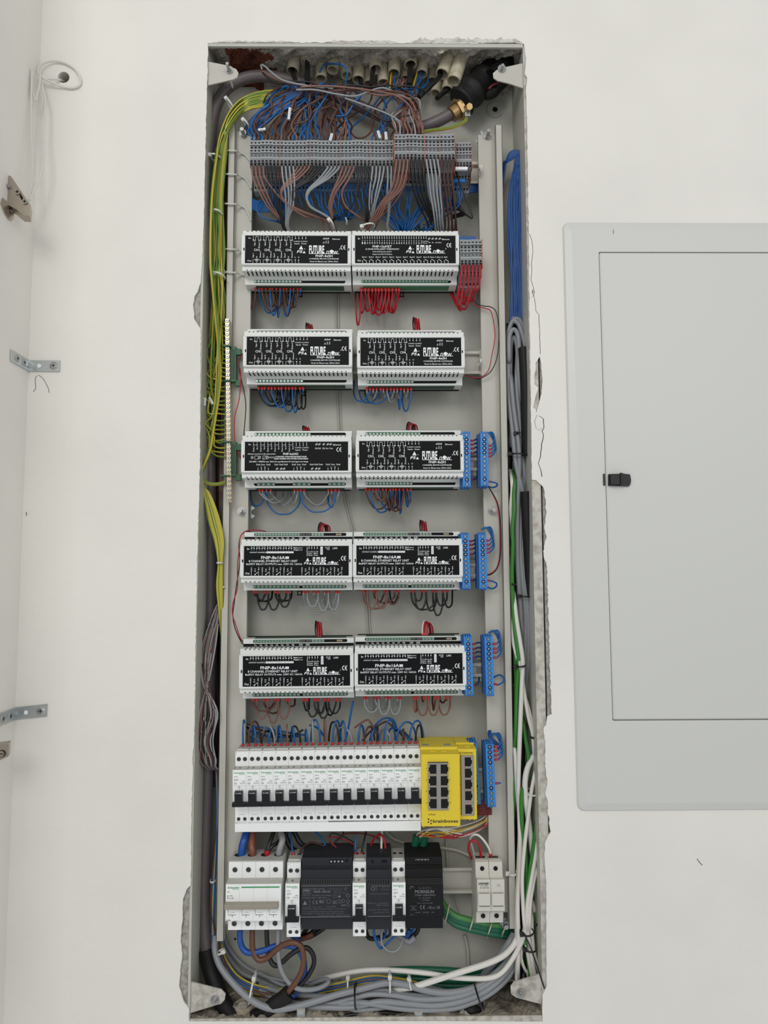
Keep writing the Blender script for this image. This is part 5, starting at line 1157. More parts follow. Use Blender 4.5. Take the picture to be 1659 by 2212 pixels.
# blue loops on the terminal strips
for (xs, ys, nm, side) in ((1055, (963, 971, 979, 986), 'right hand strip of the third row', 1), (1051, (1168, 1177, 1186, 1194), 'right hand strip of the fourth row', 1), (1067, (1391, 1402, 1410, 1421), 'right hand strip of the fifth row', 1), (1070, (1613, 1622, 1632, 1641), 'right hand strip beside the yellow switches', 1),
                           (1017, (952, 960, 969, 979), 'strip touching the third row controller', 0), (1015, (1169, 1177, 1186, 1197), 'strip touching the fourth row module', 0), (1020, (1391, 1402, 1411, 1421), 'strip touching the fifth row module', 0)):
    for j, y in enumerate(ys):
        if side: path = '%f,%f,18 %f,%f,20 %f,%f,26 %f,%f,32 %f,%f,36 %f,%f,38' % (xs, y, xs + 7, y - 1, xs + 13 + j, y - 14, xs + 9 + j, y - 28 - j * 2, xs, ys[0] - 28, xs - 12, ys[0] - 24)
        else: path = '%f,%f,18 %f,%f,20 %f,%f,30 %f,%f,40' % (xs, y, xs + 5, y, xs + 12, y - 3, xs + 21, y - 2)
        wire('neutral_wire', 'blue wire, %s from the top, looping from the %s' % (ordw(j + 1), nm), 'blue wires of the strips', path, 1.3, 'wire_blue', ferr=(0,), fl=5.5, fr=1.7)
for x, y, ye, nm in ((1054, 1040, 1052, 'third row'), (1053, 1254, 1270, 'fourth row'), (1069, 1478, 1460, 'fifth row')):
    dy = ye - y; s = 1 if dy > 0 else -1
    wire('neutral_wire', 'single blue wire loop near the lower end of the right hand strip, ' + nm, 'blue wires of the strips', '%f,%f,18 %f,%f,22 %f,%f,26 %f,%f,30 %f,%f,34 %f,%f,36' % (x, y, x + 8, y + 1, x + 19, y + dy * .35, x + 19, y + dy * .8, x + 10, y + dy * 1.1, x - 4, y + dy * .8), 1.3, 'wire_blue', ferr=(0,), fl=5, fr=1.7)
for x, y, nm in ((1017, 1036, 'third row'), (1016, 1254, 'fourth row'), (1021, 1480, 'fifth row')):
    wire('neutral_wire', 'short blue wire between the two strips of the %s, near the lower end' % nm, 'blue wires of the strips', '%f,%f,18 %f,%f,24 %f,%f,36 %f,%f,46' % (x, y, x + 6, y, x + 13, y - 6, x + 14, y - 20), 1.3, 'wire_blue', ferr=(0,), fl=5, fr=1.7)
wire('neutral_wire', 'short blue wire stub on the strip beside the yellow switches', None, '1071,1692,18 1077,1692,18 1082,1691,18', 1.3, 'wire_blue', ferr=(0,), fl=5, fr=1.7)
for j in range(3): wire('wire', 'blue wire, %s of the three coming from behind the right upright above the last strip' % ordw(j + 1), 'blue wires of the strips', '%f,1556,52 %f,1575,46 %f,1592,38 %f,1606,34 %f,1618,30' % (1060 + j, 1056 + j * 2, 1056 + j * 3, 1068 + j * 4, 1078 + j * 3), 1.2, 'wire_deepblue')

# front wires under the long terminal row; they gather in ties
FG = ['rust', 'black', 'grey', 'rust', 'black', 'grey', 'rust', 'black', 'grey', 'grey']
TIE = {0: (616, 486), 1: (612, 488), 2: (620, 489), 3: (716, 484), 4: (714, 480), 5: (717, 487), 6: (712, 484), 7: (792, 482), 8: (803, 486), 9: (838, 488)}
BUL = {0: 8, 1: 2, 2: 4, 3: -46, 4: -48, 5: -46, 6: -20, 7: 6, 8: -6, 9: 0}
for i, x in enumerate(XA):
    g = i // 4; c = FG[g]; tx, ty = TIE[g]
    if g == 7 and i % 4 == 0: tx, ty = 722, 476
    if g == 0 and i % 4 == 3: tx, ty = 690, 470
    if g == 3 and i % 4 == 2: tx, ty = 706, 478
    if g == 6 and i % 4 == 3: tx, ty = 786, 478
    bu = BUL[g] * (1 + .12 * (i % 4)) ; fx = (tx - x)
    path = '%f,360,-11 %f,364,-15 %f,385,-14 %f,415,-8 %f,445,4 %f,468,16 %f,%f,26 %f,503,34' % (x, x, x + bu * .35 + jit(1), x + bu + fx * .12 + jit(2), x + bu * .9 + fx * .38 + jit(2), tx - fx * .26 + bu * .2, tx + (i % 4) * 1.6 - 2, ty, tx + (6 if tx < 760 else 3) + (i % 4))
    wire('wire', '%s wire hanging from the %s terminal block of the long row' % (WN[c], ordw(i + 1)), 'front wires of the long terminal row', path, 1.4, 'wire_' + c, sub=7)
FB = ['rust'] * 4 + ['black'] * 4 + ['grey'] * 4 + ['darkbrown'] * 4
for i, x in enumerate(XB_):
    g = i // 4
    if g == 0: pth = '%f,345,-24 %f,349,-27 %f,375,-26 %f,410,-18 %f,440,-8 %f,465,6 %f,484,18 %f,500,30' % (x, x, x - 3, x - 12 - i, x - 34 - i * 4, 812 + i * 5 - 4, 797 + i * 2, 791 + i)
    elif g == 1: pth = '%f,345,-24 %f,349,-27 %f,380,-24 %f,415,-14 %f,442,-2 %f,462,12 %f,486,26 %f,503,34' % (x, x, x + 2, x + 8, x + 22 - (i % 4) * 2, x + 36 - (i % 4) * 3, x + 52 - (i % 4) * 5, x + 58 - (i % 4) * 5)
    elif g == 2: pth = '%f,345,-24 %f,349,-27 %f,385,-24 %f,420,-16 %f,455,-4 %f,485,16 %f,503,34' % (x, x, x + 5, x + 9 - (i % 4), x + 15 - (i % 4) * 2, x + 19 - (i % 4) * 3, x + 22 - (i % 4) * 3)
    else: pth = '%f,345,-24 %f,349,-27 %f,385,-24 %f,420,-16 %f,455,-4 %f,482,16 %f,503,34' % (x, x, x - 3, x + (i % 2) * 2, x + 5, x + 8 - (i % 4), x + 6 - (i % 4))
    c = FB[i]; wire('wire', '%s wire hanging from the %s block of the raised terminal group' % (WN[c], ordw(i + 1)), 'front wires of the raised terminal group', pth, 1.4, 'wire_' + c, sub=7)
    wire('wire', '%s wire from the second level of the raised group, under the %s block' % (WN[c if g else 'rust'], ordw(i + 1)), 'second level wires of the raised group', '%f,372,2 %f,378,-2 %f,405,0 %f,440,12 %f,470,26 %f,500,40' % (x, x, x + (-8, 4, 3, 0)[g], x + (-30, 14, 8, 2)[g], x + (-58, 30, 14, 6)[g], x + (-74, 40, 18, 8)[g]), 1.3, 'wire_' + c, stuff='second_level_wires')
# blue wires from the rear levels
BL = [(578 + 8.15 * i, 392 + (i % 3) * 3) for i in range(52)]
for i, (x, y) in enumerate(BL):
    tx, ty = ((604, 468) if x < 640 else (750, 464) if x < 775 else (872, 492) if x < 960 else (905, 494)); k = (tx - x)
    ex, ey = tx + (i % 5) * 4 - 8, ty + (i % 4) * 3
    b_ = -22 if x > 700 else 8
    sg = R.uniform(4, 20); q1 = jit(9)
    wire('wire', 'blue wire from the rear terminal levels, %s from the left' % ordw(i + 1), 'blue wires of the rear levels', '%f,%f,22 %f,%f,16 %f,%f,14 %f,%f,20 %f,%f,30 %f,%f,40 %f,%f,56' % (x, y, x, y + 6, x + 3 + q1 * .3, y + 28 + jit(5), x + k * .12 + sg * .3 + q1, y + 52 + jit(6), x + k * .5 + sg * .4, y + 74 + jit(8), x + k * .85 + jit(5), ey + 1, ex + jit(8), ey - 12), 1.3, 'wire_blue', stuff='rear_blue_wires' if i % 2 else None)
for i in range(9):
    wire('wire', 'blue wire coming round the left upright below the terminals, %s from the top' % ordw(i + 1), 'blue wires round the left upright', '%f,%f,60 %f,%f,46 %f,%f,38 %f,%f,36 %f,%f,50' % (526, 412 + i * 3, 545, 430 + i * 2.6, 562, 436 + i * 2.6, 588, 436 + i * 2.4, 625, 425 + i * 3), 1.3, 'wire_blue')
wire('wire', 'single blue wire looping down to the first tie below the terminals', None, '573,432,34 560,438,28 555,452,26 562,466,26 578,474,26 596,478,30 612,484,40', 1.3, 'wire_blue')
for i in range(8): wire('wire', 'blue wire passing behind the right upright, %s from the top' % ordw(i + 1), 'blue wires behind the right upright', '%f,%f,50 1010,%f,56 1042,%f,60 1066,%f,64' % (960 + i * 4, 408 + i, 400 + i * 2.2, 399 + i * 2, 394 + i * 2), 1.3, 'wire_deepblue')
wire('wire', 'thin black wire from the low terminal group with a sharp bend at its lower right', None, '986,372,4 993,395,0 1003,420,0 1014,446,2 1021,471,4 1010,466,10 998,457,18 985,452,28 975,452,36', 1.2, 'wire_black', sub=3)
for i in range(4): wire('wire', 'black wire curled below the right end of the terminals, %s from the top' % ordw(i + 1), 'curled black wires', '%f,%f,30 985,%f,26 %f,%f,26 %f,%f,28 983,%f,36 974,%f,46' % (972, 432 + i * 3, 437 + i * 3, 996 + i * 2, 446 + i * 4, 1000 + i, 456 + i * 3, 464 + i * 2, 462 + i * 4), 1.2, 'wire_black')
wire('wire', 'single blue wire hanging straight from the right end of the raised group', None, '980,388,16 980,396,10 979,415,12 977,440,26', 1.3, 'wire_blue')

# tangle above the terminals
MOUTH = [(x, y, Y) for x, y, Y, r, t in CON]
def climb(i, x, y0, Y0, col, tgt, grp, lab, lift=None, r=1.35):
    tx, ty, tY = tgt; lift = lift or R.uniform(25, 55)
    k1 = x + jit(13); m = (x + tx) / 2; ty = max(ty, 186) + jit(4); tY = .050
    path = [(x, y0, Y0), (x + jit(1), y0 - 8, Y0), (k1, y0 - lift * .7, Y0 + 12), (k1 + (tx - k1) * .25 + jit(10), y0 - lift - 18, Y0 + 22 + jit(8)), (m + jit(26), 214 + jit(20), 26 + jit(14)), (tx - (tx - m) * .35 + jit(8), 190 + jit(7), 34 + jit(8)), (tx + jit(4), ty + 8, tY * 1000 - 6), (tx + jit(3), ty - 4, tY * 1000 + 8)]
    wire('wire', lab, grp, [P(a, b_, d / 1000) for a, b_, d in path], r, 'wire_' + col, sub=6, stuff='tangled_wires' if 'rear' in lab else None)
for i, x in enumerate(XA):
    for j in range(2 if i < 28 else 1):
        col = ('blue', 'brown', 'blue', 'rust', 'brown')[(i * 2 + i // 3) % 5] if i < 30 else ('blue', 'brown')[i % 2]
        if x < 620 and (i + j) % 2 == 0: tg = (R.uniform(640, 720), 178, .045)
        else:
            c = [q for q in MOUTH if abs(q[0] - x) < 110] or MOUTH; tg = R.choice(c)
        if j == 1: col = ('brown', 'darkbrown', 'blue')[i % 3]
        if 27 <= i <= 31 or (i > 31 and j): continue
        climb(i, x + j * 2 - 1, 303, -.004 * 1000 + 4 + j * 10, col, tg, 'wires above the long terminal row', '%s wire rising from the top of the %s terminal block of the long row%s' % (WN[col], ordw(i + 1), ', rear one' if j else ''))
for i, x in enumerate(XB_[:8]):
    for j in range(2):
        col = ('rust', 'grey', 'brown', 'rust')[(i + j) % 4]; xt = 862 + i * 4.5 + jit(4)
        path = [(x, 290, -16 + j * 8), (x, 283, -16 + j * 8), (x - 4 + jit(3), 268, -8), (x - 8 + jit(5), 252 + jit(6), 6), (xt, 232 + jit(6), 20), (xt - 10 + jit(14), 205 + jit(6), 32), (xt - 20 + jit(20), 190, 44), (xt - 10, 170, 56)]
        wire('wire', '%s wire rising from the top of the %s raised terminal block%s' % (WN[col], ordw(i + 1), ', rear one' if j else ''), 'wires above the raised terminals', [P(a, b_, d / 1000) for a, b_, d in path], 1.35, 'wire_' + col)
# long strands crossing the tangle
CRS = ['grey|566,150,20 564,141,18 572,143,16 585,155,14 608,172,12 640,181,10 680,188,10 720,192,10', 'rust|566,154,22 572,156,20 590,168,18 615,178,16 660,186,14 700,192,12 750,196,12 800,193,14 840,200,18 880,215,20 896,240,14 900,270,4 902,288,-8',
       'black|566,152,24 570,160,22 585,172,20 605,180,18 640,176,14 672,178,12 700,190,10 720,190,10 760,184,8 800,188,8 840,184,10 875,196,16 894,215,20 905,240,14', 'grey|640,194,8 680,194,6 720,202,6 765,208,6 795,198,8 825,190,8 850,198,10 880,212,14 905,216,14 906,250,6 905,286,-10',
       'brown|640,190,12 690,198,8 740,196,8 790,190,10 830,192,12 870,200,16 895,220,16 899,255,8 897,288,-6', 'grey|745,212,8 790,228,4 830,243,2 855,256,0 868,268,-4 872,288,-8', 'black|750,218,8 790,238,4 815,252,2 838,262,2 862,254,4 890,248,8', 'brown|740,250,30 745,262,24 755,282,20 768,296,18 785,297,16 800,286,16 806,270,20 812,240,30',
       'brown|700,246,24 712,256,20 726,262,18 734,252,20 728,238,22 712,232,22 700,240,20 694,262,14 692,296,2', 'blue|778,207,8 765,222,8 750,246,10 735,251,14 722,250,18', 'brown|636,268,10 660,262,6 672,246,6 668,220,12 672,200,20', 'rust|780,196,10 820,206,8 850,205,8 885,216,10 899,240,10',
       'blue|690,156,50 700,140,44 712,138,38 735,139,26 748,147,24 750,160,26 746,182,34', 'black|830,196,12 870,186,10 905,190,12 920,200,20', 'rust|650,188,8 700,186,4 760,190,4 830,200,6 858,208,8 884,228,8 893,256,0 890,288,-12', 'brown|780,200,10 830,196,8 880,204,10 902,224,10 908,262,2 908,288,-10']
for i, s in enumerate(CRS):
    c, p_ = s.split('|'); wire('wire', '%s strand crossing the tangle under the conduits, %s of the long ones' % (WN[c], ordw(i + 1)), 'strands across the tangle', p_, 1.35, 'wire_' + c)
for i in range(13):
    c = ('blue', 'brown', 'blue', 'rust', 'blue')[i % 5]; o_ = i * 1.1
    wire('wire', '%s wire curving down to the top of the left upright, %s of its bundle' % (WN[c], ordw(i + 1)), 'bundle to the left upright', '%f,%f,30 %f,%f,24 %f,%f,22 %f,%f,26 %f,%f,36 %f,%f,56' % (650 + i * 6 + jit(8), 186 + jit(8), 612 + i * 2 + jit(6), 205 + o_ * 1.7 + jit(5), 580 + o_, 226 + o_ * 1.8 + jit(4), 555 + o_, 244 + o_ * 1.6, 533 + o_ * .6, 270 + o_, 524, 300), 1.35, 'wire_' + c)
# cables that leave the conduits
for i, (x, y, Y, tx, ty, r, c) in enumerate([(632, 154, 50, 640, 180, 3.4, 'black'), (664, 133, 52, 664, 178, 4.2, 'black'), (778, 170, 60, 784, 196, 3.2, 'black'), (806, 150, 48, 802, 186, 3.6, 'black'), (887, 140, 42, 884, 184, 4.4, 'black'), (950, 165, 42, 905, 210, 3.8, 'black'), (968, 192, 54, 944, 212, 3.6, 'black'), (855, 160, 50, 850, 190, 1.4, 'blue'), (845, 160, 50, 842, 192, 1.4, 'yellow'), (905, 165, 50, 884, 202, 1.4, 'blue'), (912, 166, 50, 888, 210, 1.4, 'blue'), (925, 176, 60, 895, 212, 1.5, 'blue'), (874, 176, 60, 880, 205, 1.4, 'rust'), (900, 160, 50, 892, 188, 1.4, 'yellow')]):
    wire('cable' if r > 3 else 'wire', '%s %s leaving a conduit mouth, %s of those listed from the left' % (WN[c], 'cable' if r > 3 else 'wire', ordw(i + 1)) if 0 else '%s %s coming out of a cream conduit, %s' % (WN[c], 'cable' if r > 3 else 'wire', ['far left', 'second mouth', 'near the middle', 'right of the middle', 'right of centre, thickest', 'at the big right mouths', 'lowest at the right', 'beside a yellow one', 'thin, beside a blue one', 'left of a pair', 'right of a pair', 'steeply slanted', 'thin and curved', 'short, slanted'][i]), 'cables out of the conduits',
         '%f,%f,%f %f,%f,%f %f,%f,%f %f,%f,%f' % (x, y - 14, Y + 6, x, y, Y, (x + tx) / 2, (y + ty) / 2, Y - 12, tx, ty, Y - 20), r, 'wire_' + c, cat='cable' if r > 3 else 'wire')
# black wrapped bundle in the upper right corner
b = MB(); b.tube([P(x, y, Y) for x, y, Y in ((995, 222, .040), (1012, 205, .042), (1035, 182, .050), (1060, 158, .060), (1095, 135, .070), (1125, 118, .085))], .021, 'tape_black', n=18, rr=lambda t: 1 + .10 * math.sin(t * 31) + .06 * math.sin(t * 57))
b.tube([P(x, y, .052) for x, y in ((1040, 195), (1052, 204), (1066, 200), (1078, 186), (1090, 176))], .008, 'tape_black', n=10)
tag(b.build('wrapped_cable_bundle'), 'thick black taped cable bundle in the upper right corner', 'cable bundle')
b = MB(); pth = smooth_path([P(x, y, Y) for x, y, Y in ((1062, 165, .030), (1080, 150, .036), (1094, 136, .05), (1108, 118, .07))], 10)
b.tube(pth, .0105, 'tape_black', n=14, sub=1)
for q in pth[::2]:
    d = (pth[1] - pth[0]).normalized(); b.cyl(q, d, .0120, .0014, 'tape_black', n=16)
tag(b.build('corrugated_hose'), 'black corrugated hose beside the taped bundle, upper right corner', 'hose')
wire('wire', 'short red wire tip beside the black taped bundle', None, '1056,192,20 1064,184,20 1076,179,24', 1.6, 'wire_wine')
# big sheathed cable with its gland
TR = '990,238,28 972,248,30 945,262,34 915,274,40 880,278,48 845,262,56 800,240,62 740,214,64 690,192,60 640,178,56 590,166,50 548,165,46 512,176,44 484,198,44 466,232,44 457,275,46 455,340,48 454,500,50 453,700,54 453,900,56 454,1100,58 455,1300,60 452,1500,60 447,1700,60 440,1900,58 441,2000,56 448,2068,52'
b = MB(); b.tube(pts(TR), .0088, 'wire_trunk', n=18, sub=6); main = tag(b.build('supply_cable'), 'thick grey sheathed supply cable arching over the top and down the left side', 'cable')
b = MB(); b.tube(pts('446,2050,52 454,2090,48 470,2140,36 478,2160,30 500,2195,26 530,2215,24 570,2220,20'), .0115, 'tape_black', n=18); b.build('black_sleeve', main)
e = empty('cable_gland', P(986, 240, .026)); tag(e, 'brass cable gland with hexagon nut and earth screw at the end of the supply cable', 'cable gland')
d = (P(1000, 228, .030) - P(972, 248, .030)).normalized(); b = MB()
b.cyl(-d * .010, d, .0110, .012, 'brass', n=24)
for i in range(4): b.cyl(-d * (.009 - i * .0026), d, .0118, .0014, 'brass', n=24)
b.build('thread', e); b = MB(); b.cyl(d * .001, d, .0165, .0055, 'brass', n=6, smooth=False); b.cyl(d * .0065, d, .0125, .004, 'brass', n=24); b.build('hexagon_nut', e, bevel=.0008)
b = MB(); q = P(1012, 232, .014) - e.location; b.cyl(q, (.25, -1, -.35), .0052, .005, 'brass', n=6, smooth=False); b.cyl(q, (-.25, 1, .2), .0030, .012, 'zinc', n=14); q2 = P(1010, 243, .018) - e.location; b.box(q2.x - .004, q2.x + .004, q2.y - .001, q2.y + .001, q2.z - .006, q2.z + .006, 'zinc'); b.build('earth_screw', e)
wire('wire', 'thick green and yellow earth wire from the brass gland to the terminals', None, '1008,256,18 1004,262,16 985,272,14 960,278,12 935,281,10 905,286,6', 2.3, 'wire_yellow', 'wire_pegreen', n=12)

# earth wires: bundle and fan into the bar
yb_ = [696 + 9.95 * i for i in range(34)]
for i in range(30):
    x0 = 461 + (i * 7 % 30) * .70; Yq = 20 + (i * 11 % 30) * .8; o_ = (i * 13 % 30); ye = yb_[i] + (3 if i > 20 else 0)
    if i < 12: tail = [(x0 + 6, ye - 90, Yq + 4), (x0 + 8, ye - 40, Yq + 8), (472 + i % 3 * 3, ye - 12, 34), (480, ye - 2, 32), (488, ye, 28)]
    else: tail = [(x0 - 8, ye - 110, Yq + 4), (446 + (i * 5 % 7) * 3, ye - 64 + jit(14), Yq + 10), (440 + (i * 5 % 8) * 3.2, ye - 30 + jit(10), 30 + i * 3 % 10), (450 + (i * 7 % 5) * 3, ye - 6 + jit(6), 30 + i * 5 % 9), (471, ye + jit(5), 32), (488, ye, 28)]
    path = [(610 + jit(8), 194 + o_ * 1.1, 42), (570, 197 + o_ * 1.15, 34), (535, 207 + o_ * 1.05, 30), (508 + o_ * .3, 226 + o_ * .85, Yq + 4), (486 + o_ * .35, 262 + o_ * .6, Yq), (470 + (x0 - 461) * 1.0, 320, Yq), (x0, 430, Yq), (x0 + jit(5), 540, Yq), (x0 + jit(1.5), 592, Yq)] + ([(x0 + jit(3), 640, Yq)] if ye > 760 else []) + [t for t in tail if t[1] > (650 if ye > 760 else 610)]
    wire('earth_wire', 'green and yellow earth wire going to the %s screw of the earthing bar' % ordw(i + 1), 'earth wires of the bar', [P(a, b2, d_ / 1000) for a, b2, d_ in path], 1.35, 'wire_pelight', 'wire_pegreen', sub=6, twist=.02)
wire('earth_wire', 'thick green and yellow earth wire snaking in front of the earth wire bundle', None, '470,320,14 460,400,12 456,470,10 455,560,10 458,600,9 466,680,8 471,730,8 474,780,8 475,815,8 471,860,10 462,920,12 454,970,14 443,1000,18 437,1018,22 438,1034,26 450,1044,28 468,1046,28 488,1042,28', 2.5, 'wire_yellow', 'wire_pegreen', n=12, twist=.035, cat='wire')
for i in range(9):
    o_ = i * 2.0
    wire('earth_wire', 'green and yellow earth wire through the lower white tie, %s of its bundle' % ordw(i + 1), 'earth wires leaving downward', '%f,%f,30 %f,1060,30 %f,1090,28 %f,1130,28 %f,1170,28 %f,1216,28 %f,1265,30 %f,1320,36 %f,1400,50' % (438 + jit(3), 1000 + i * 8, 439 + o_ * .6, 444 + o_ * 1.2, 452 + o_ * 1.5, 464 + o_ * 1.2, 471 + o_ * .6, 468 + o_ * .8, 473 + o_ * .5, 480), 1.35, 'wire_pelight', 'wire_pegreen', twist=.02)
for i in range(16):
    STUFF.setdefault('hidden_dark_wires', MB()).tube(pts('%f,360,%f %f,600,%f %f,900,%f %f,1200,%f %f,1500,%f %f,1700,%f' % (464 + i * 1.9, 66 + i % 3 * 5, 460 + i * 1.9 + jit(3), 68 + i % 4 * 4, 456 + i * 2 + jit(3), 70, 452 + i * 2 + jit(3), 70 + i % 3 * 4, 446 + i * 2.2, 72, 440 + i * 2, 74)), .0021, ('wire_black', 'wire_darkbrown', 'wire_black', 'wire_brown')[i % 4], n=6, sub=4)  # extra dark wires added to deepen the dark of the left channel
for i in range(10):
    STUFF.setdefault('dark_backing_cables', MB()).tube(pts('%f,%f,%f %f,1000,%f %f,1300,%f %f,1600,%f %f,1900,%f %f,2130,%f' % (1094 + i * 4, 700, 72 + i % 3 * 4, 1098 + i * 4.2 + jit(3), 74, 1106 + i * 4 + jit(3), 76, 1112 + i * 4.4 + jit(3), 76, 1118 + i * 4.6, 76, 1120 + i * 4.8, 74)), .0042, ('wire_black', 'tape_black', 'wire_cablegrey')[i % 3] if i < 9 else 'wire_black', n=8, sub=4)  # dark backing added to blacken the channel behind the right hand cables
for i in range(14):
    c = ('brown', 'rust', 'darkbrown', 'black')[i % 4]
    wire('wire', '%s wire behind the left upright in the upper half, %s of the bundle' % (WN[c], ordw(i + 1)), 'dark wires behind the left upright', '%f,300,60 %f,500,56 %f,700,58 %f,900,60 %f,1100,58 %f,1300,52' % (492 + i % 5, 483 + i * .7, 482 + i * .6, 478 + i * .8, 474 + i, 478 + i * .4), 1.35, 'wire_' + c, stuff='hidden_dark_wires')
for i in range(22):
    c = ('grey', 'rust', 'black', 'brown', 'black', 'grey', 'darkbrown')[i % 7]; a = i * 1.7
    wire('wire', '%s wire in the loose hank beside the left upright, %s of the hank' % (WN[c], ordw(i + 1)), 'loose hank on the left', '%f,%f,44 %f,1330,40 %f,1400,34 %f,1470,28 %f,1540,24 %f,1600,24 %f,1640,28 %f,1655,34 %f,1662,44 %f,1660,56' % (480 - i % 3, 1270 + i, 474 - a * .4 + jit(2), 462 - a * .7 + jit(3), 450 - a * .75 + a * .5 + jit(6), 436 + a * .9 + jit(5), 430 + a * .8 + jit(6), 432 + a + jit(3), 444 + a * .6, 458 + a * .4, 476), 1.4, 'wire_' + c)
for i in range(4): wire('wire', '%s wire running down behind the foot of the left upright, %s from the left' % (('blue', 'yellow', 'blue', 'brown')[i], ordw(i + 1)), 'wires at the left foot', '%f,1640,56 %f,1750,54 %f,1850,50 %f,1950,46 %f,2030,44 %f,2080,40 %f,2115,36 %f,2140,34 %f,2150,36' % (466 + i, 469 + i, 466 - i, 462 - i * 2, 459 + i * 3, 478 + i * 2, 505 - i * 3, 545, 600), 1.6, 'wire_' + ('blue', 'yellow', 'deepblue', 'brown')[i])

# wires above the breaker row
CB = ['brown', 'black', 'grey', 'rust', 'black', 'grey', 'rust', 'black', 'grey', 'brown', 'black', 'grey', 'brown', 'black']
ba, bc = P(xA, yA, YB), P(xB_, yB_, YB)
for i in range(NB):
    q = ba.lerp(bc, (i + .5) / NB)
    for s, c in ((-1, 'blue'), (1, CB[i])):
        p0 = q + Vector((s * .0042, .045, .0445)); hgt = R.uniform(.018, .036); dx = R.uniform(-.012, .014) + s * -.003
        pp = [p0 + Vector((0, 0, -.001)), p0 + Vector((0, 0, .006)), p0 + Vector((dx * .15, -.001, hgt * .65)), p0 + Vector((dx * .7, .004, hgt * .98)), p0 + Vector((dx * 1.3, .012, hgt * .85)), p0 + Vector((dx * 1.7, .022, hgt * .2)), p0 + Vector((dx * 1.7, .026, -.01))]
        wire('wire', '%s wire plugged into the top of the %s breaker from the left' % (WN[c], ordw(i + 1)), 'wires above the breaker row', pp, 1.35, 'wire_' + c, ferr=(0,), fl=7, fr=2.0)
for i, (c, p_) in enumerate((('blue', '532,1585,66 545,1570,64 570,1572,62 620,1582,62 660,1588,64'), ('black', '528,1562,68 560,1576,64 600,1584,60 630,1590,60 655,1576,62'), ('grey', '530,1564,70 536,1568,62 546,1574,60 534,1580,62 560,1600,64'), ('deepblue', '527,1568,70 550,1580,62 580,1590,60 620,1592,60 650,1590,64'), ('blue', '668,1566,66 685,1572,64 700,1590,64'), ('rust', '766,1572,62 790,1556,60 800,1560,58 812,1584,62'),
                          ('blue', '799,1600,62 808,1570,60 830,1552,58 850,1556,58 858,1580,62'), ('brown', '780,1605,64 800,1580,62 830,1560,60 842,1564,58 870,1590,60 872,1604,58'), ('blue', '744,1606,50 752,1575,48 758,1540,46 763,1515,44'), ('grey', '580,1572,64 592,1570,58 597,1578,54 596,1600,50'), ('black', '850,1578,60 870,1580,58 885,1594,56 895,1604,52'), ('blue', '842,1600,60 840,1580,58 852,1572,54 872,1584,54 886,1602,54'))):
    wire('wire', '%s loose wire above the breakers near the back panel, %s of the loose ones' % (WN[c], ordw(i + 1)), 'loose wires above the breakers', p_, 1.5, 'wire_' + c)

# heavy feeds into the main switch
def sleeve(nm, lab, path, r, m, cat='sleeve', **k):
    b = MB(); b.tube(pts(path), r / 1000, m, n=14, **k); return tag(b.build(nm), lab, cat, 'heavy feed wires')
sleeve('feed_wire', 'thick blue sleeved feed wire into the first pole of the main switch', '520,1858,28 522,1845,28 523,1830,28 528,1812,32 534,1790,44', 5.2, 'sleeve_blue', cat='feed wire')
f_ = sleeve('feed_wire', 'thick brown sleeved feed wire into the second pole of the main switch', '546,1858,28 546,1848,28 545,1836,28 544,1822,32 546,1790,44', 4.8, 'sleeve_brown', cat='feed wire')
f_ = sleeve('feed_wire', 'thick black feed wire with red end sleeve into the third pole of the main switch', '577,1848,28 578,1835,28 585,1815,34 594,1788,48', 3.0, 'wire_black', cat='feed wire')
b = MB(); b.tube(pts('576,1858,28 577,1846,28 577,1836,28'), .0040, 'wire_red', n=14); b.build('red_end', f_)
wire('feed_wire', 'second black wire curving left into the red end sleeve of the main switch', 'heavy feed wires', '579,1840,28 588,1828,30 600,1820,36 615,1805,44 625,1788,50', 2.6, 'wire_black', cat='feed wire')
f_ = sleeve('feed_wire', 'thick feed wire with translucent grey sleeve into the fourth pole of the main switch', '602,1856,28 603,1840,28 606,1828,28 610,1814,32 606,1795,44', 4.4, 'sleeve_grey', cat='feed wire')
b = MB(); b.tube(pts('602,1858,27 602,1852,27'), .0046, 'wire_red', n=14); b.build('red_end', f_)
for i, (c, p_, r) in enumerate((('black', '615,1790,56 618,1810,52 628,1830,50 640,1840,52', 4.0), ('black', '630,1786,56 640,1806,54 650,1822,52 672,1836,54', 3.6), ('black', '600,1790,58 612,1806,54 625,1822,54', 4.0), ('deepblue', '628,1788,48 629,1810,42 632,1838,34 634,1848,32', 1.5), ('darkbrown', '646,1850,32 650,1836,36 662,1824,42 675,1820,44 700,1828,44 712,1840,44', 1.5), ('blue', '680,1796,50 692,1808,48 702,1825,46 706,1838,44', 1.5),
                               ('red', '738,1842,36 728,1832,38 716,1820,42 712,1808,44 740,1812,46 765,1826,48 775,1840,50', .9), ('black', '716,1838,40 722,1822,42 740,1804,44 742,1792,50', 1.1), ('black', '722,1838,40 712,1815,44 716,1800,44 740,1806,46 766,1820,48', .9), ('wine', '712,1838,42 735,1806,44 760,1800,46 790,1802,46 818,1812,48 828,1838,40', 1.1), ('blue', '768,1848,32 768,1830,34 768,1806,40', 1.5), ('black', '781,1848,32 783,1830,34 790,1800,46 791,1790,50', 1.3),
                               ('white', '824,1842,34 824,1820,36 825,1796,44', 1.6), ('red', '832,1842,34 832,1825,36 828,1810,38 820,1802,42 808,1812,44 798,1834,46', 1.6), ('red', '819,1842,36 823,1830,38', 1.2))):
    wire('wire', '%s wire above the bottom device row, %s from the main switch' % (WN[c], ordw(i + 1)), 'wires above the bottom row', p_, r, 'wire_' + c, ferr=(0,) if i in (10, 11, 12, 13) else ((-1,) if i == 3 else None), fr=2.0)
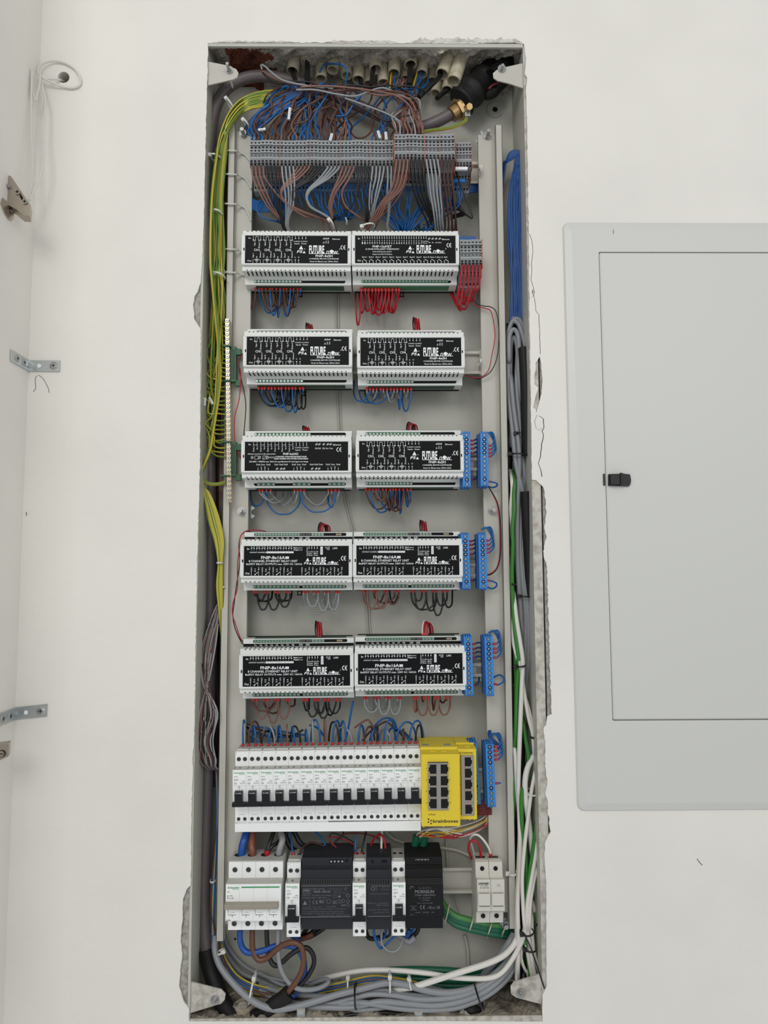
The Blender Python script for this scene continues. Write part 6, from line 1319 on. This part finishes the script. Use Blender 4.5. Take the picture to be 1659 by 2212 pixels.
wire('wire', 'red wire looping into the left pole of the fuse holder', None, '1039,1851,30 1038,1842,28 1035,1825,26 1026,1816,26 1016,1818,28 1012,1832,32 1016,1848,38 1020,1856,44', 1.7, 'wire_red', ferr=(0,), fr=2.1)
wire('wire', 'white wire arching into the right pole of the fuse holder', None, '1060,1849,30 1058,1838,28 1050,1822,26 1036,1806,28 1024,1803,30 1016,1812,36 1020,1830,44 1024,1845,50', 1.6, 'wire_white', ferr=(0,), fr=2.1)
for i in range(3): wire('wire', 'pale thin wire on the back panel %s' % ('curving right towards the fuse holder', 'going down left of the fuse holder', 'falling from the green cables to the floor')[i], 'pale wires on the back panel', ('832,1796,80 850,1812,80 880,1822,80 920,1826,80 960,1832,80 990,1838,78 1018,1850,70', '964,1800,84 965,1840,84 968,1880,84 975,1930,84 990,1980,84', '1004,2020,84 1010,2050,84 1012,2085,84')[i], 2.2 if i != 1 else 1.6, 'rail_paint')
# grey stripe cable on the back panel, glimpsed between the rows
for j in range(2): wire('cable', 'pale flat cable on the back panel glimpsed between the modules, %s strand' % ('left', 'right')[j], 'pale cable on the back panel', '%f,600,85 %f,660,85 %f,760,85 %f,900,85 %f,1060,85 %f,1150,85 %f,1300,85 %f,1360,85 %f,1530,85' % tuple(v + j * 5 for v in (726, 726, 727, 731, 742, 762, 790, 795, 812)), 1.1, 'steel_paint', cat='cable')

# green connector plugs above the dark supply, and the fan of thin wires under the yellow switches
for i, (x, lab) in enumerate(((894, 'left'), (912, 'right'))):
    b = MB(); b.tube(pts('%f,1840,44 %f,1826,42 %f,1806,38' % (x, x + 2, x + 6)), .0052, 'wire_teal', n=12); tag(b.build('sleeved_cable'), 'teal green cable end above the dark power supply, the %s one' % lab, 'cable', 'teal cable ends')
for i in range(15):
    c = ('white', 'yellow', 'red', 'white', 'wine', 'yellow')[i % 6]; a = i * 2.0
    wire('data_wire', '%s data wire fanning out under the yellow switches, %s of the fan' % (WN[c], ordw(i + 1)), 'data wires under the yellow switches', '%f,1812,42 %f,%f,36 %f,%f,30 %f,%f,30 %f,%f,40 %f,%f,52' % (896 + (i % 2) * 16 + i * .5, 906 + i * .8, 1798 + (i % 4) * 3, 935 + i, 1790 + (i * 5 % 15) * 1.7, 980 + i * 2, 1788 + (i * 7 % 15) * 1.6, 1035 + i, 1772 + (i * 7 % 15) * 1.5, 1058, 1752 + a), .85, 'wire_' + c, cat='data wire')
for i in range(7): wire('data_wire', 'dark red wire between yellow switch and last blue strip, %s from the top' % ordw(i + 1), 'dark red wires beside the switch', '%f,%f,40 1040,%f,36 %f,%f,44' % (1022, 1735 + i * 4, 1730 + i * 5, 1062, 1728 + i * 5), 1.3, 'wire_wine', cat='data wire')

# bottom: wires under the main switch and their loop
BW = [('blue', '519,2008,30 518,2024,30 522,2044,30 532,2056,28 548,2058,26 572,2052,26 595,2044,26 618,2042,24 640,2048,22 654,2068,20 658,2096,20 652,2120,18 640,2142,16 624,2158,14', 4.0, 'sleeve_blue'), ('brown', '545,2008,30 545,2030,28 546,2050,26 552,2066,24 562,2074,22 578,2068,22 596,2052,20 614,2040,18 632,2036,16 650,2044,14 656,2070,12 652,2096,10 640,2120,10 620,2146,10', 3.8, 'feed_brown'),
      ('black', '576,2008,30 577,2035,28 580,2060,26 586,2078,24 596,2086,22 610,2078,20 628,2062,18 648,2050,18 664,2048,18 676,2062,18 678,2082,18 668,2104,16 652,2124,16 634,2148,14', 3.2, 'wire_black'), ('grey', '601,2008,28 601,2040,24 602,2070,20 608,2096,16 622,2120,14 640,2134,12 664,2138,14 690,2134,18 708,2124,24 706,2116,30 690,2118,36 668,2126,42', 3.2, 'wire_cablegrey')]
for c, p_, r, m in BW: wire('feed_wire', '%s feed wire leaving the bottom of the main switch in a wide loop' % {'grey': 'grey', 'brown': 'brown', 'blue': 'blue', 'black': 'black'}[c], 'feed wires below the main switch', p_, r, m, cat='feed wire', n=12, sub=8)
b = MB(); b.tube(pts('625,2144,12 610,2158,12 592,2170,12 580,2185,14'), .0100, 'tape_black', n=14); b.tube(pts('592,2170,14 560,2190,20 530,2200,26'), .0085, 'tape_black', n=12); tag(b.build('cable_jacket'), 'black cable jacket from which the four feed wires fan out', 'cable')
for i, (p_, r, c) in enumerate((('466,2020,44 464,2050,40 474,2084,30 498,2118,20 530,2150,12 560,2170,8 596,2180,6 640,2174,8 690,2160,10 730,2148,12 780,2136,14 830,2124,16 870,2126,16 930,2142,14 980,2144,14 1030,2132,18 1070,2108,26 1098,2076,36 1112,2046,44', 4.4, 'cablegrey'),
                                ('560,2140,44 600,2158,34 640,2168,24 700,2170,16 760,2158,14 800,2148,14 850,2150,12 900,2158,10 950,2158,10 1000,2150,12 1050,2128,18 1090,2094,28 1110,2064,38', 3.6, 'cablegrey'), ('560,2128,52 610,2144,40 660,2150,30 720,2152,24 780,2144,22 830,2140,20 880,2150,18 940,2152,16 1000,2142,18 1050,2116,24 1088,2084,32 1106,2050,42', 3.6, 'cablegrey'),
                                ('600,2160,36 650,2174,22 700,2176,12 760,2176,10 820,2164,8 880,2168,8 940,2172,8 1000,2162,10 1050,2140,16 1090,2106,26 1112,2072,36', 3.8, 'cablegrey'), ('660,2170,30 710,2172,18 760,2166,10 800,2168,8 860,2178,8 930,2182,8 990,2176,10 1050,2152,16 1094,2116,28 1112,2084,38', 3.6, 'cablegrey'), ('760,2166,12 756,2178,12 780,2182,10 830,2176,12 870,2168,16', 3.2, 'cablegrey'),
                                ('478,1990,84 490,2040,80 520,2080,74 560,2104,70 610,2118,66 680,2124,60 740,2122,56 800,2110,54 850,2112,50 920,2130,50 960,2140,50', 2.6, 'cablegrey'), ('474,2000,84 484,2050,80 515,2096,76 545,2112,74 590,2130,70 660,2146,64 740,2146,60', 3.4, 'cablegrey'), ('560,2100,72 600,2124,66 640,2136,60 720,2142,56 790,2128,54 850,2134,54 900,2152,56', 3.2, 'cablegrey'))):
    wire('cable', 'grey round cable sweeping across the bottom of the box, %s of the bundle' % ordw(i + 1), 'grey cables across the bottom', p_, r, 'wire_' + c, cat='cable', n=12)
for i, (p_, r, lab) in enumerate((('660,2126,66 700,2114,54 740,2104,44 790,2096,36 850,2096,30 920,2102,24 970,2110,20 1020,2114,18 1060,2112,18 1085,2100,20 1108,2070,22 1126,2036,24 1136,2000,24', 3.4, 'upper, curving up at the right'), ('760,2150,36 820,2146,28 868,2136,20 900,2130,16 950,2114,14 1000,2098,14 1050,2082,16 1085,2066,20 1106,2046,26 1118,2025,30', 4.0, 'printed, slanting up to the right'), ('1036,2126,50 1050,2100,44 1075,2070,40 1098,2040,38 1110,2018,44', 5.0, 'thicker greyish, steep'))):
    wire('cable', 'white cable across the bottom right, the %s one' % lab, 'white cables at the bottom right', p_, r, ('wire_white', 'wire_white', 'wire_cablegrey')[i], cat='cable', n=12)
for i in range(5): wire('cable', '%s wire in the flat bundle along the bottom, %s from the top' % (WN[('pe', 'blue', 'rust', 'blue', 'yellow')[i]], ordw(i + 1)), 'thin bundle along the bottom', '478,%f,60 490,%f,56 520,%f,50 570,%f,46 640,%f,46 720,%f,44 800,%f,42 850,%f,42 900,%f,48 930,2142,56' % (2040 + i * 3, 2076 + i * 3, 2112 + i * 5, 2132 + i * 4.5, 2136 + i * 4, 2126 + i * 3.2, 2108 + i * 3.4, 2112 + i * 3.4, 2122 + i * 3), 1.6, *mm(('pe', 'blue', 'rust', 'blue', 'yellow')[i]), twist=.0, cat='wire')
# teal cables behind, with string ties
for i, (o_, c) in enumerate(((0, 'leaf'), (10, 'teal'), (20, 'teal'), (5, 'teal'))):
    wire('cable', '%s green cable coming from behind the dark supply, %s from the top' % ('light' if c == 'leaf' else 'teal', ordw(i + 1)), 'green data cables', '950,%f,60 965,%f,52 985,%f,46 1010,%f,42 1045,%f,42 1080,%f,46 1104,%f,56' % (1940 + o_, 1962 + o_, 1978 + o_, 1986 + o_, 1994 + o_, 2000 + o_, 2004 + o_), 4.2, 'wire_' + c, cat='cable', n=12)
for i in range(4): wire('cable', 'teal cable lying at the back along the floor of the box, %s from the top' % ordw(i + 1), 'teal cables at the back', '840,%f,72 900,%f,72 960,%f,70 1020,%f,68 1080,%f,60 1110,%f,60' % (2096 + i * 9, 2094 + i * 10, 2096 + i * 11, 2098 + i * 10, 2080 + i * 12, 2060 + i * 12), 4.6, 'wire_teal', cat='cable', n=12)
for x, y0, y1 in ((966, 1950, 1992), (1018, 1978, 2014), (1058, 1988, 2022), (1088, 1994, 2024)):
    wire('string_tie', 'beige string wrapped round the green cables, at x-position %s' % {966: 'nearest the dark supply', 1018: 'second from the supply', 1058: 'third from the supply', 1088: 'nearest the upright'}[x] if 0 else 'beige string wrapped round the green cables, the one %s' % {966: 'nearest the dark supply', 1018: 'second from the supply', 1058: 'third from the supply', 1088: 'nearest the upright'}[x], 'string ties', '%f,%f,50 %f,%f,38 %f,%f,34 %f,%f,38 %f,%f,52' % (x + 2, y0 - 2, x + 4, y0 + 6, x + 1, (y0 + y1) / 2, x - 3, y1 - 5, x - 5, y1 + 3), 1.0, 'conduit_cream', cat='string')
# wires under the supplies
for i, (c, p_, r) in enumerate((('black', '668,2000,44 660,2010,46 655,2018,50', 3.0), ('black', '684,2000,42 676,2012,44 664,2020,48 650,2020,54', 3.2), ('black', '706,2000,42 690,2012,42 672,2022,46 655,2028,50', 3.2), ('deepblue', '690,2000,44 688,2006,44 684,2008,44', 2.0), ('rust', '676,2018,40 664,2024,42 652,2028,46 640,2022,50', 3.4), ('deepblue', '650,2030,44 640,2026,46 630,2022,50', 3.0),
                               ('black', '790,2010,44 795,2024,48 806,2028,50 820,2024,54', 3.0), ('blue', '808,2002,32 808,2018,32 814,2036,34 822,2048,36 828,2044,38', 1.8), ('grey', '828,2002,36 824,2022,36 826,2040,34 836,2052,32 850,2056,30 862,2048,32 870,2030,38', 1.4), ('blue', '828,2046,36 840,2034,38 856,2020,42 870,2012,48', 1.6), ('deepblue', '834,2002,40 832,2020,40 822,2030,42 812,2024,44', 1.8), ('black', '840,2000,40 842,2018,42 832,2024,44 826,2012,46', 1.6),
                               ('black', '905,1998,44 900,2014,46 884,2026,48 868,2022,54', 3.2), ('deepblue', '884,2008,40 882,2018,40 876,2022,42', 3.6), ('blue', '897,1998,40 893,2008,42 888,2014,44', 2.0), ('grey', '896,2024,42 884,2034,42 870,2026,46 858,2020,50', 4.0))):
    wire('wire', '%s wire tucked under the black power supplies, %s from the left' % (WN[c], ordw(i + 1)), 'wires under the power supplies', p_, r, 'wire_' + c if c != 'rust' else 'sleeve_brown')
# data plugs and black leads in the rubble
wire('cable', 'thin black cable lying on the rubble along the bottom edge', None, '655,2210,6 700,2206,8 760,2192,10 820,2188,12 870,2190,16', 2.6, 'wire_black', cat='cable')
wire('cable', 'dark grey cable end rising from the rubble beside the red conduit', None, '1002,2190,24 1006,2184,14 1018,2182,8 1030,2180,14 1040,2190,22', 4.6, 'tape_black', cat='cable')
for x, y, lab in ((650, 2190, 'left of the middle'), (904, 2196, 'right of the middle')):
    p = P(x, y, .004); b = MB(); b.box(-.0055, .0055, 0, .007, -.0065, .0065, 'plug_clear'); b.box(-.004, .004, -.001, .0, -.001, .005, 'zinc')
    for i in range(6): b.box(-.0045 + i * .0016, -.0037 + i * .0016, -.0004, 0.001, .0030, .0066, 'bar_brass')
    tag(b.build('network_plug', loc=p, bevel=.0008), 'clear plastic network plug lying in the rubble, ' + lab, 'network plug', 'network plugs')

# right hand channel: blue hank, grey cables, green and white cables
for i in range(17):
    o_ = (i * 7 % 17); r_ = 3 + o_ * .9
    wire('wire', 'blue wire of the hank behind the right upright, %s of the hank' % ordw(i + 1), 'blue hank on the right', '%f,%f,56 %f,%f,50 %f,%f,44 %f,%f,40 %f,%f,38 %f,420,38 %f,520,38 %f,600,40 %f,695,44' % (1082, 400 + i * 3, 1088, 352 + i * 2, 1094 + i * .3, 332 + (17 - i) * 1.1, 1104 + i, 325 + (17 - i) * 1.2, 1114 + i * .9, 344, 1098 + o_ * 1.9 + jit(2), 1100 + o_ * 1.7 + jit(2), 1101 + o_ * 1.7 + jit(4), 1102 + o_ * 1.7), 1.25, 'wire_deepblue')
GR = ['1098,760,44 1098,726,42 1103,702,40 1112,690,38 1122,692,38 1130,712,40 1134,752,46', '1110,692,40 1120,700,36 1130,730,36 1136,760,40', '1100,780,40 1100,730,36 1108,712,34 1118,722,34 1122,760,34 1120,800,36 1126,850,38 1134,900,42', '1103,900,48 1102,800,46 1104,740,44 1112,730,42 1118,760,40 1116,830,40 1122,900,40 1128,980,42 1134,1040,44',
      '1106,960,52 1104,860,50 1102,800,48', '1098,780,46 1100,860,44 1108,940,40 1114,1000,36 1126,1050,34 1136,1100,38 1140,1150,44', '1104,820,40 1110,880,38 1118,940,36 1122,1000,34 1118,1100,36 1118,1200,38 1122,1280,40 1128,1350,46 1132,1450,52', '1112,900,46 1116,1000,44 1126,1080,42 1124,1180,40 1130,1260,38 1136,1330,40 1134,1420,44 1130,1520,52',
      '1128,890,44 1126,960,42 1130,1040,44 1128,1150,42 1134,1240,38 1140,1320,38 1142,1400,42 1136,1480,50 1132,1560,56', '1112,1060,50 1114,1160,46 1120,1260,44 1126,1340,44 1138,1420,50 1140,1500,56', '1134,1000,50 1132,1100,46 1138,1200,42 1144,1290,42 1146,1380,46 1140,1460,54']
def ext(p_):
    a = [[float(v) for v in t.split(',')] for t in p_.split()]; u, v = a[0], a[-1]
    return '%f,%f,%f ' % (u[0] - 3, u[1] - 20, u[2] + 26) + p_ + ' %f,%f,%f' % (v[0] + 1, v[1] + 20, v[2] + 24)
for i, p_ in enumerate(GR): p_ = ext(p_); wire('cable', 'grey sheathed cable right of the frame, %s of the grey bundle' % ordw(i + 1), 'grey cables on the right', p_, 3.5, 'wire_cablegrey', cat='cable', n=12)
for i, (p_, lab) in enumerate((('1131,752,28 1135,820,26 1137,900,30 1139,985,36', 'upper'), ('1136,1062,28 1139,1130,30 1143,1200,34 1145,1285,40', 'lower'))):
    b = MB(); b.tube(pts(p_), .0080, 'tape_black', n=14); tag(b.build('heat_shrink_sleeve'), 'black sleeve over the grey cables in the right channel, the %s one' % lab, 'sleeve', 'black cable sleeves')
GW = [('lsgreen', '1112,1040,34 1110,1070,30 1111,1100,28 1107,1140,28 1108,1180,28 1106,1240,30 1108,1300,32 1112,1360,30 1119,1420,28 1116,1500,30 1114,1600,36', 2.9), ('white', '1105,1036,36 1106,1060,34 1103,1100,36 1105,1140,44', 2.6), ('lsgreen', '1107,1200,44 1108,1300,42 1112,1400,36 1115,1500,34 1112,1620,36 1110,1750,38', 2.6),
      ('white', '1110,1290,36 1116,1340,30 1124,1390,28 1129,1430,26 1127,1480,26 1124,1560,28 1120,1680,30 1122,1760,30 1124,1850,28 1118,1950,26 1120,2040,26 1118,2100,28', 3.3), ('white', '1107,1340,40 1110,1390,34 1120,1430,28 1127,1460,30 1133,1500,30 1142,1550,28 1152,1590,28 1158,1640,32', 2.9),
      ('white', '1120,1440,34 1130,1490,32 1145,1545,30 1151,1590,28 1156,1650,30 1160,1720,36', 2.7), ('lsgreen', '1130,1560,40 1136,1600,34 1142,1640,30 1138,1680,26 1127,1720,24 1128,1780,26 1134,1830,28 1138,1900,28 1134,1980,30 1140,2060,32 1150,2115,34', 3.1), ('white', '1158,1626,36 1148,1640,30 1138,1664,26 1134,1692,24 1136,1730,26 1144,1790,30 1152,1860,34 1160,1930,38 1164,1990,40 1162,2060,44', 4.0),
      ('white', '1160,1650,32 1154,1676,26 1148,1710,22 1140,1770,20 1132,1840,20 1128,1900,20 1130,1960,22 1134,2010,24', 2.7), ('lsgreen', '1162,1680,34 1162,1740,30 1156,1800,26 1148,1860,22 1140,1920,22 1134,1970,24 1136,2010,28', 2.8), ('white', '1166,1730,30 1164,1790,26 1156,1850,22 1148,1900,20 1140,1950,20 1138,2000,22', 3.0), ('white', '1166,1800,34 1164,1850,28 1154,1900,22 1146,1950,20 1144,2000,20', 2.4),
      ('lsgreen', '1164,1860,44 1164,1920,40 1158,1960,38 1150,2000,40', 2.6), ('white', '1112,1620,34 1116,1700,34 1122,1780,34 1120,1860,32 1116,1960,30 1116,2060,30 1116,2118,32', 2.6), ('white', '1148,1980,28 1150,2030,26 1156,2070,28 1168,2110,34', 2.8), ('white', '1140,2016,24 1146,2050,24 1152,2090,26 1158,2118,32', 2.8), ('lsgreen', '1136,2030,30 1140,2060,30 1146,2110,36', 3.4), ('white', '1134,2030,30 1142,2070,28 1150,2115,34', 2.6), ('white', '1126,2046,30 1126,2070,30 1132,2090,30 1140,2104,36', 2.2), ('lsgreen', '1114,1500,46 1118,1700,46 1130,1800,44 1140,1880,42 1150,1960,44', 3.0), ('lsgreen', '1152,1690,40 1158,1740,38 1166,1800,40', 3.0), ('white', '1150,1950,40 1160,1990,40 1166,2040,40 1166,2090,44', 3.0)]
for i, (c, p_, r) in enumerate(GW): p_ = ext(p_); wire('cable', '%s cable right of the frame, %s of the green and white bundle' % ('green' if c == 'lsgreen' else 'white', ordw(i + 1)), 'green and white cables on the right', p_, r, 'wire_' + c, cat='cable', n=10)
for i, (x, yt) in enumerate(((1152, 1290), (1120, 1100))):
    wire('cable', 'dark cable deep in the right channel, the %s one' % ('outer', 'inner')[i], 'dark cables on the right', '%f,%f,70 %f,1500,72 %f,1800,72 %f,2100,72' % (x, yt, x - 4, x, x + 4), 5, 'tape_black', cat='cable')

# cable ties
def tie(x, y, w, Y, lab, c='white', ang=0.0, depth=.012, hgt=.0024, head=-1, tail=None):
    """band seen from the front, w px wide"""
    p = P(x, y, Y); hw = w / 2 / 1534 * (1 + Y); b = MB(); n = 20; R2 = Matrix.Rotation(ang, 3, 'Y'); vs = []
    for k in range(n):
        a = 2 * math.pi * k / n
        for dr in (0, .0009):
            for dz in (-hgt / 2, hgt / 2): vs.append(R2 @ Vector(((hw + dr) * math.cos(a), (depth + dr) * math.sin(a), dz)))
    fs = []
    for k in range(n):
        a, c2 = 4 * k, 4 * ((k + 1) % n)
        fs += [(a, c2, c2 + 1, a + 1), (a + 2, a + 3, c2 + 3, c2 + 2), (a + 1, c2 + 1, c2 + 3, a + 3), (a, a + 2, c2 + 2, c2)]
    m = 'tie_' + c; b.add(vs, fs, m, True)
    o = b.build('cable_tie', loc=p); tag(o, lab, 'cable tie', c + ' cable ties')
    if head is not None:
        b = MB(); b.box(-.0030, .0030, -.0022, .0022, -.0026, .0026, m); q = b.build('tie_head', o, bevel=.0005); q.location = R2 @ Vector((head * hw * .92, -depth * .5, 0)); q.rotation_euler = (0, ang, 0)
    if tail:
        b = MB(); b.tube([P(*t) - p for t in tail], .0011, m, n=6, sub=4); b.build('tie_tail', o)
for i, (x, y, w, Y, ang) in enumerate(((505, 325, 46, .030, .12), (508, 376, 48, .030, .12), (508, 440, 46, .030, .12), (508, 538, 44, .030, .1), (510, 588, 46, .030, .1))):
    o = wire('cable_tie', 'white cable tie round the left upright, %s from the top' % ordw(i + 1), 'white ties on the left upright', '%f,%f,42 %f,%f,31 %f,%f,31 %f,%f,38 %f,%f,41 %f,%f,%f' % (484, y, 489, y, 508, y + 1, 516, y + 3, 530, y + 7 + (i < 3) * 3, 543, y + 14 + (i < 3) * (12 + 5 * i), 44 if i > 2 else 40), 1.35, 'tie_white', cat='cable tie', sub=5, n=6)
    if i != 2:
        b = MB(); q = P(482, y, .034); b.box(q.x - .0042, q.x + .003, q.y - .003, q.y + .003, q.z - .0034, q.z + .0034, 'tie_white'); b.build('tie_head', o, bevel=.0006)
tie(466, 341, 24, .024, 'white cable tie round the earth wires near the top', ang=.2, depth=.010); tie(470, 460, 22, .024, 'white cable tie round the earth wires beside the terminals', ang=.25, depth=.010)
tie(474, 596, 24, .022, 'white cable tie with big head round the earth wires above the bar', ang=.25, depth=.012); tie(475, 1216, 12, .028, 'small white cable tie round the lower earth wires', head=None, depth=.006)
tie(497, 226, 26, .028, 'white cable tie round the curving earth wires under the upper left lug', ang=.9, depth=.010); tie(500, 180, 12, .030, 'white cable tie hanging from the bolt of the upper left lug', ang=1.4, depth=.008)
tie(532, 268, 18, .030, 'white cable tie round the blue and brown wires at the top of the left upright', ang=.8, depth=.008); tie(483, 1268, 6, .034, 'tiny white tie stub at the edge of the left upright', head=None, depth=.004)
tie(460, 1902, 10, .046, 'small white tie beside the foot of the left upright', head=None, depth=.006); tie(477, 2056, 14, .036, 'small white cable tie at the foot of the left upright', head=1, ang=-.4, depth=.006)
tie(1037, 372, 14, .040, 'white cable tie upright on the top mounting rail', ang=1.57, depth=.010); tie(1036, 783, 12, .040, 'white cable tie upright on the second mounting rail', ang=1.57, depth=.010, head=None)
tie(716, 484, 16, .020, 'white cable tie gathering the wires under the middle of the long row', ang=.9, depth=.010); tie(748, 478, 12, .030, 'white cable tie round the middle blue wires', ang=1.3, depth=.008, head=None); tie(795, 490, 30, .022, 'white cable tie with long head under the brown wires, above the thermostat module', ang=-.2, depth=.010)
tie(1104, 1883, 20, .034, 'pale cable tie round the foot of the right upright', depth=.012); tie(1147, 1711, 26, .034, 'pale cable tie in the middle of the green and white cables', depth=.016)
tie(546, 2132, 56, .030, 'long white cable tie standing over the bottom cables, left one', ang=1.75, depth=.022, head=-1); tie(752, 2118, 26, .040, 'white cable tie on the bottom bundle, near the middle', ang=1.57, depth=.018); tie(842, 2120, 34, .022, 'white cable tie on the white and blue bottom bundle', ang=1.57, depth=.018); tie(886, 2120, 22, .026, 'white cable tie slanting on the bottom bundle at its right end', ang=1.3, depth=.016)
for x, y, w, Y, ang, lab, dp in ((1123, 938, 24, .040, .03, 'black cable tie round the grey cables, upper one of the close pair', .012), (1120, 984, 44, .038, .08, 'black cable tie with square head round the grey cables, lower one of the close pair', .016), (1131, 1288, 26, .040, .05, 'black cable tie round the grey cables below the black sleeve', .014), (1109, 1262, 8, .030, 0, 'tiny black tie on the green cable', .006),
                              (1123, 1438, 22, .028, -.05, 'black cable tie where white cables cross beside the fifth row', .010), (1153, 1591, 12, .028, -.15, 'small black cable tie round two white cables at the box edge', .008), (1138, 2012, 26, .018, -.1, 'black cable tie with long tail round the white cables, lower right', .012), (1154, 1990, 20, .034, -.1, 'black cable tie round the rear cables, lower right', .010), (1144, 2048, 24, .024, .1, 'black cable tie under the one with the long tail', .010),
                              (768, 2150, 40, .012, 1.5, 'black cable tie round the grey bottom cables, left of the middle', .022), (1034, 2150, 42, .012, 1.2, 'black cable tie round the grey bottom cables, right one', .024)):
    tl = [(1132, 2016, .012), (1145, 2044, .004), (1158, 2080, -.004), (1176, 2135, -.006)] if 'long tail' in lab and 'under' not in lab else None
    tie(x, y, w, Y, lab, 'black', ang, dp, head=-1 if w > 20 and 'bottom' not in lab else None, tail=tl)
# white marker sleeves on wires
for x, y, Y, a, lab in ((625, 246, .004, .1, 'tall one left of the middle of the tangle'), (715, 297, -.012, .25, 'one at the top of the long terminal row'), (834, 294, -.012, -.1, 'one left of the raised terminals'), (819, 291, -.010, -.3, 'short one left of the raised terminals'), (566, 280, .006, 1.4, 'one lying at the left end of the terminals'), (442, 868, .020, .05, 'one at the left edge beside the earth wires'), (456, 866, .030, -.5, 'tilted one among the earth wires')):
    p = P(x, y, Y); d = Vector((math.sin(a), 0, math.cos(a))); L = .018 if 'tall' in lab else .011; b = MB(); b.cyl(-d * L / 2, d, .0021, L, 'ink_white', n=12)
    for q in range(4): b.box(-.0005 + math.sin(a) * (q - 1.5) * L / 5, .0006 + math.sin(a) * (q - 1.5) * L / 5, -.00215, -.0020, (q - 1.5) * L / 5 - .0007, (q - 1.5) * L / 5 + .0005, 'ink_grey')
    tag(b.build('wire_marker', loc=p), 'white printed wire marker sleeve, ' + lab, 'wire marker', 'white wire markers')

for k_, lab in (('tangled_wires', 'dense tangle of thin brown and blue wires rising behind the front ones above the terminals'), ('second_level_wires', 'brown black and grey wires leaving the second level of the raised terminals'),
                ('rear_blue_wires', 'mass of blue wires deep behind the hanging wires of the long terminal row'), ('hidden_dark_wires', 'dark brown and black wires in the shade behind the left upright'), ('dark_backing_cables', 'black and grey cables added as dark backing behind the green and white cables')):
    tag(STUFF[k_].build(k_), lab, 'wires', kind='stuff')
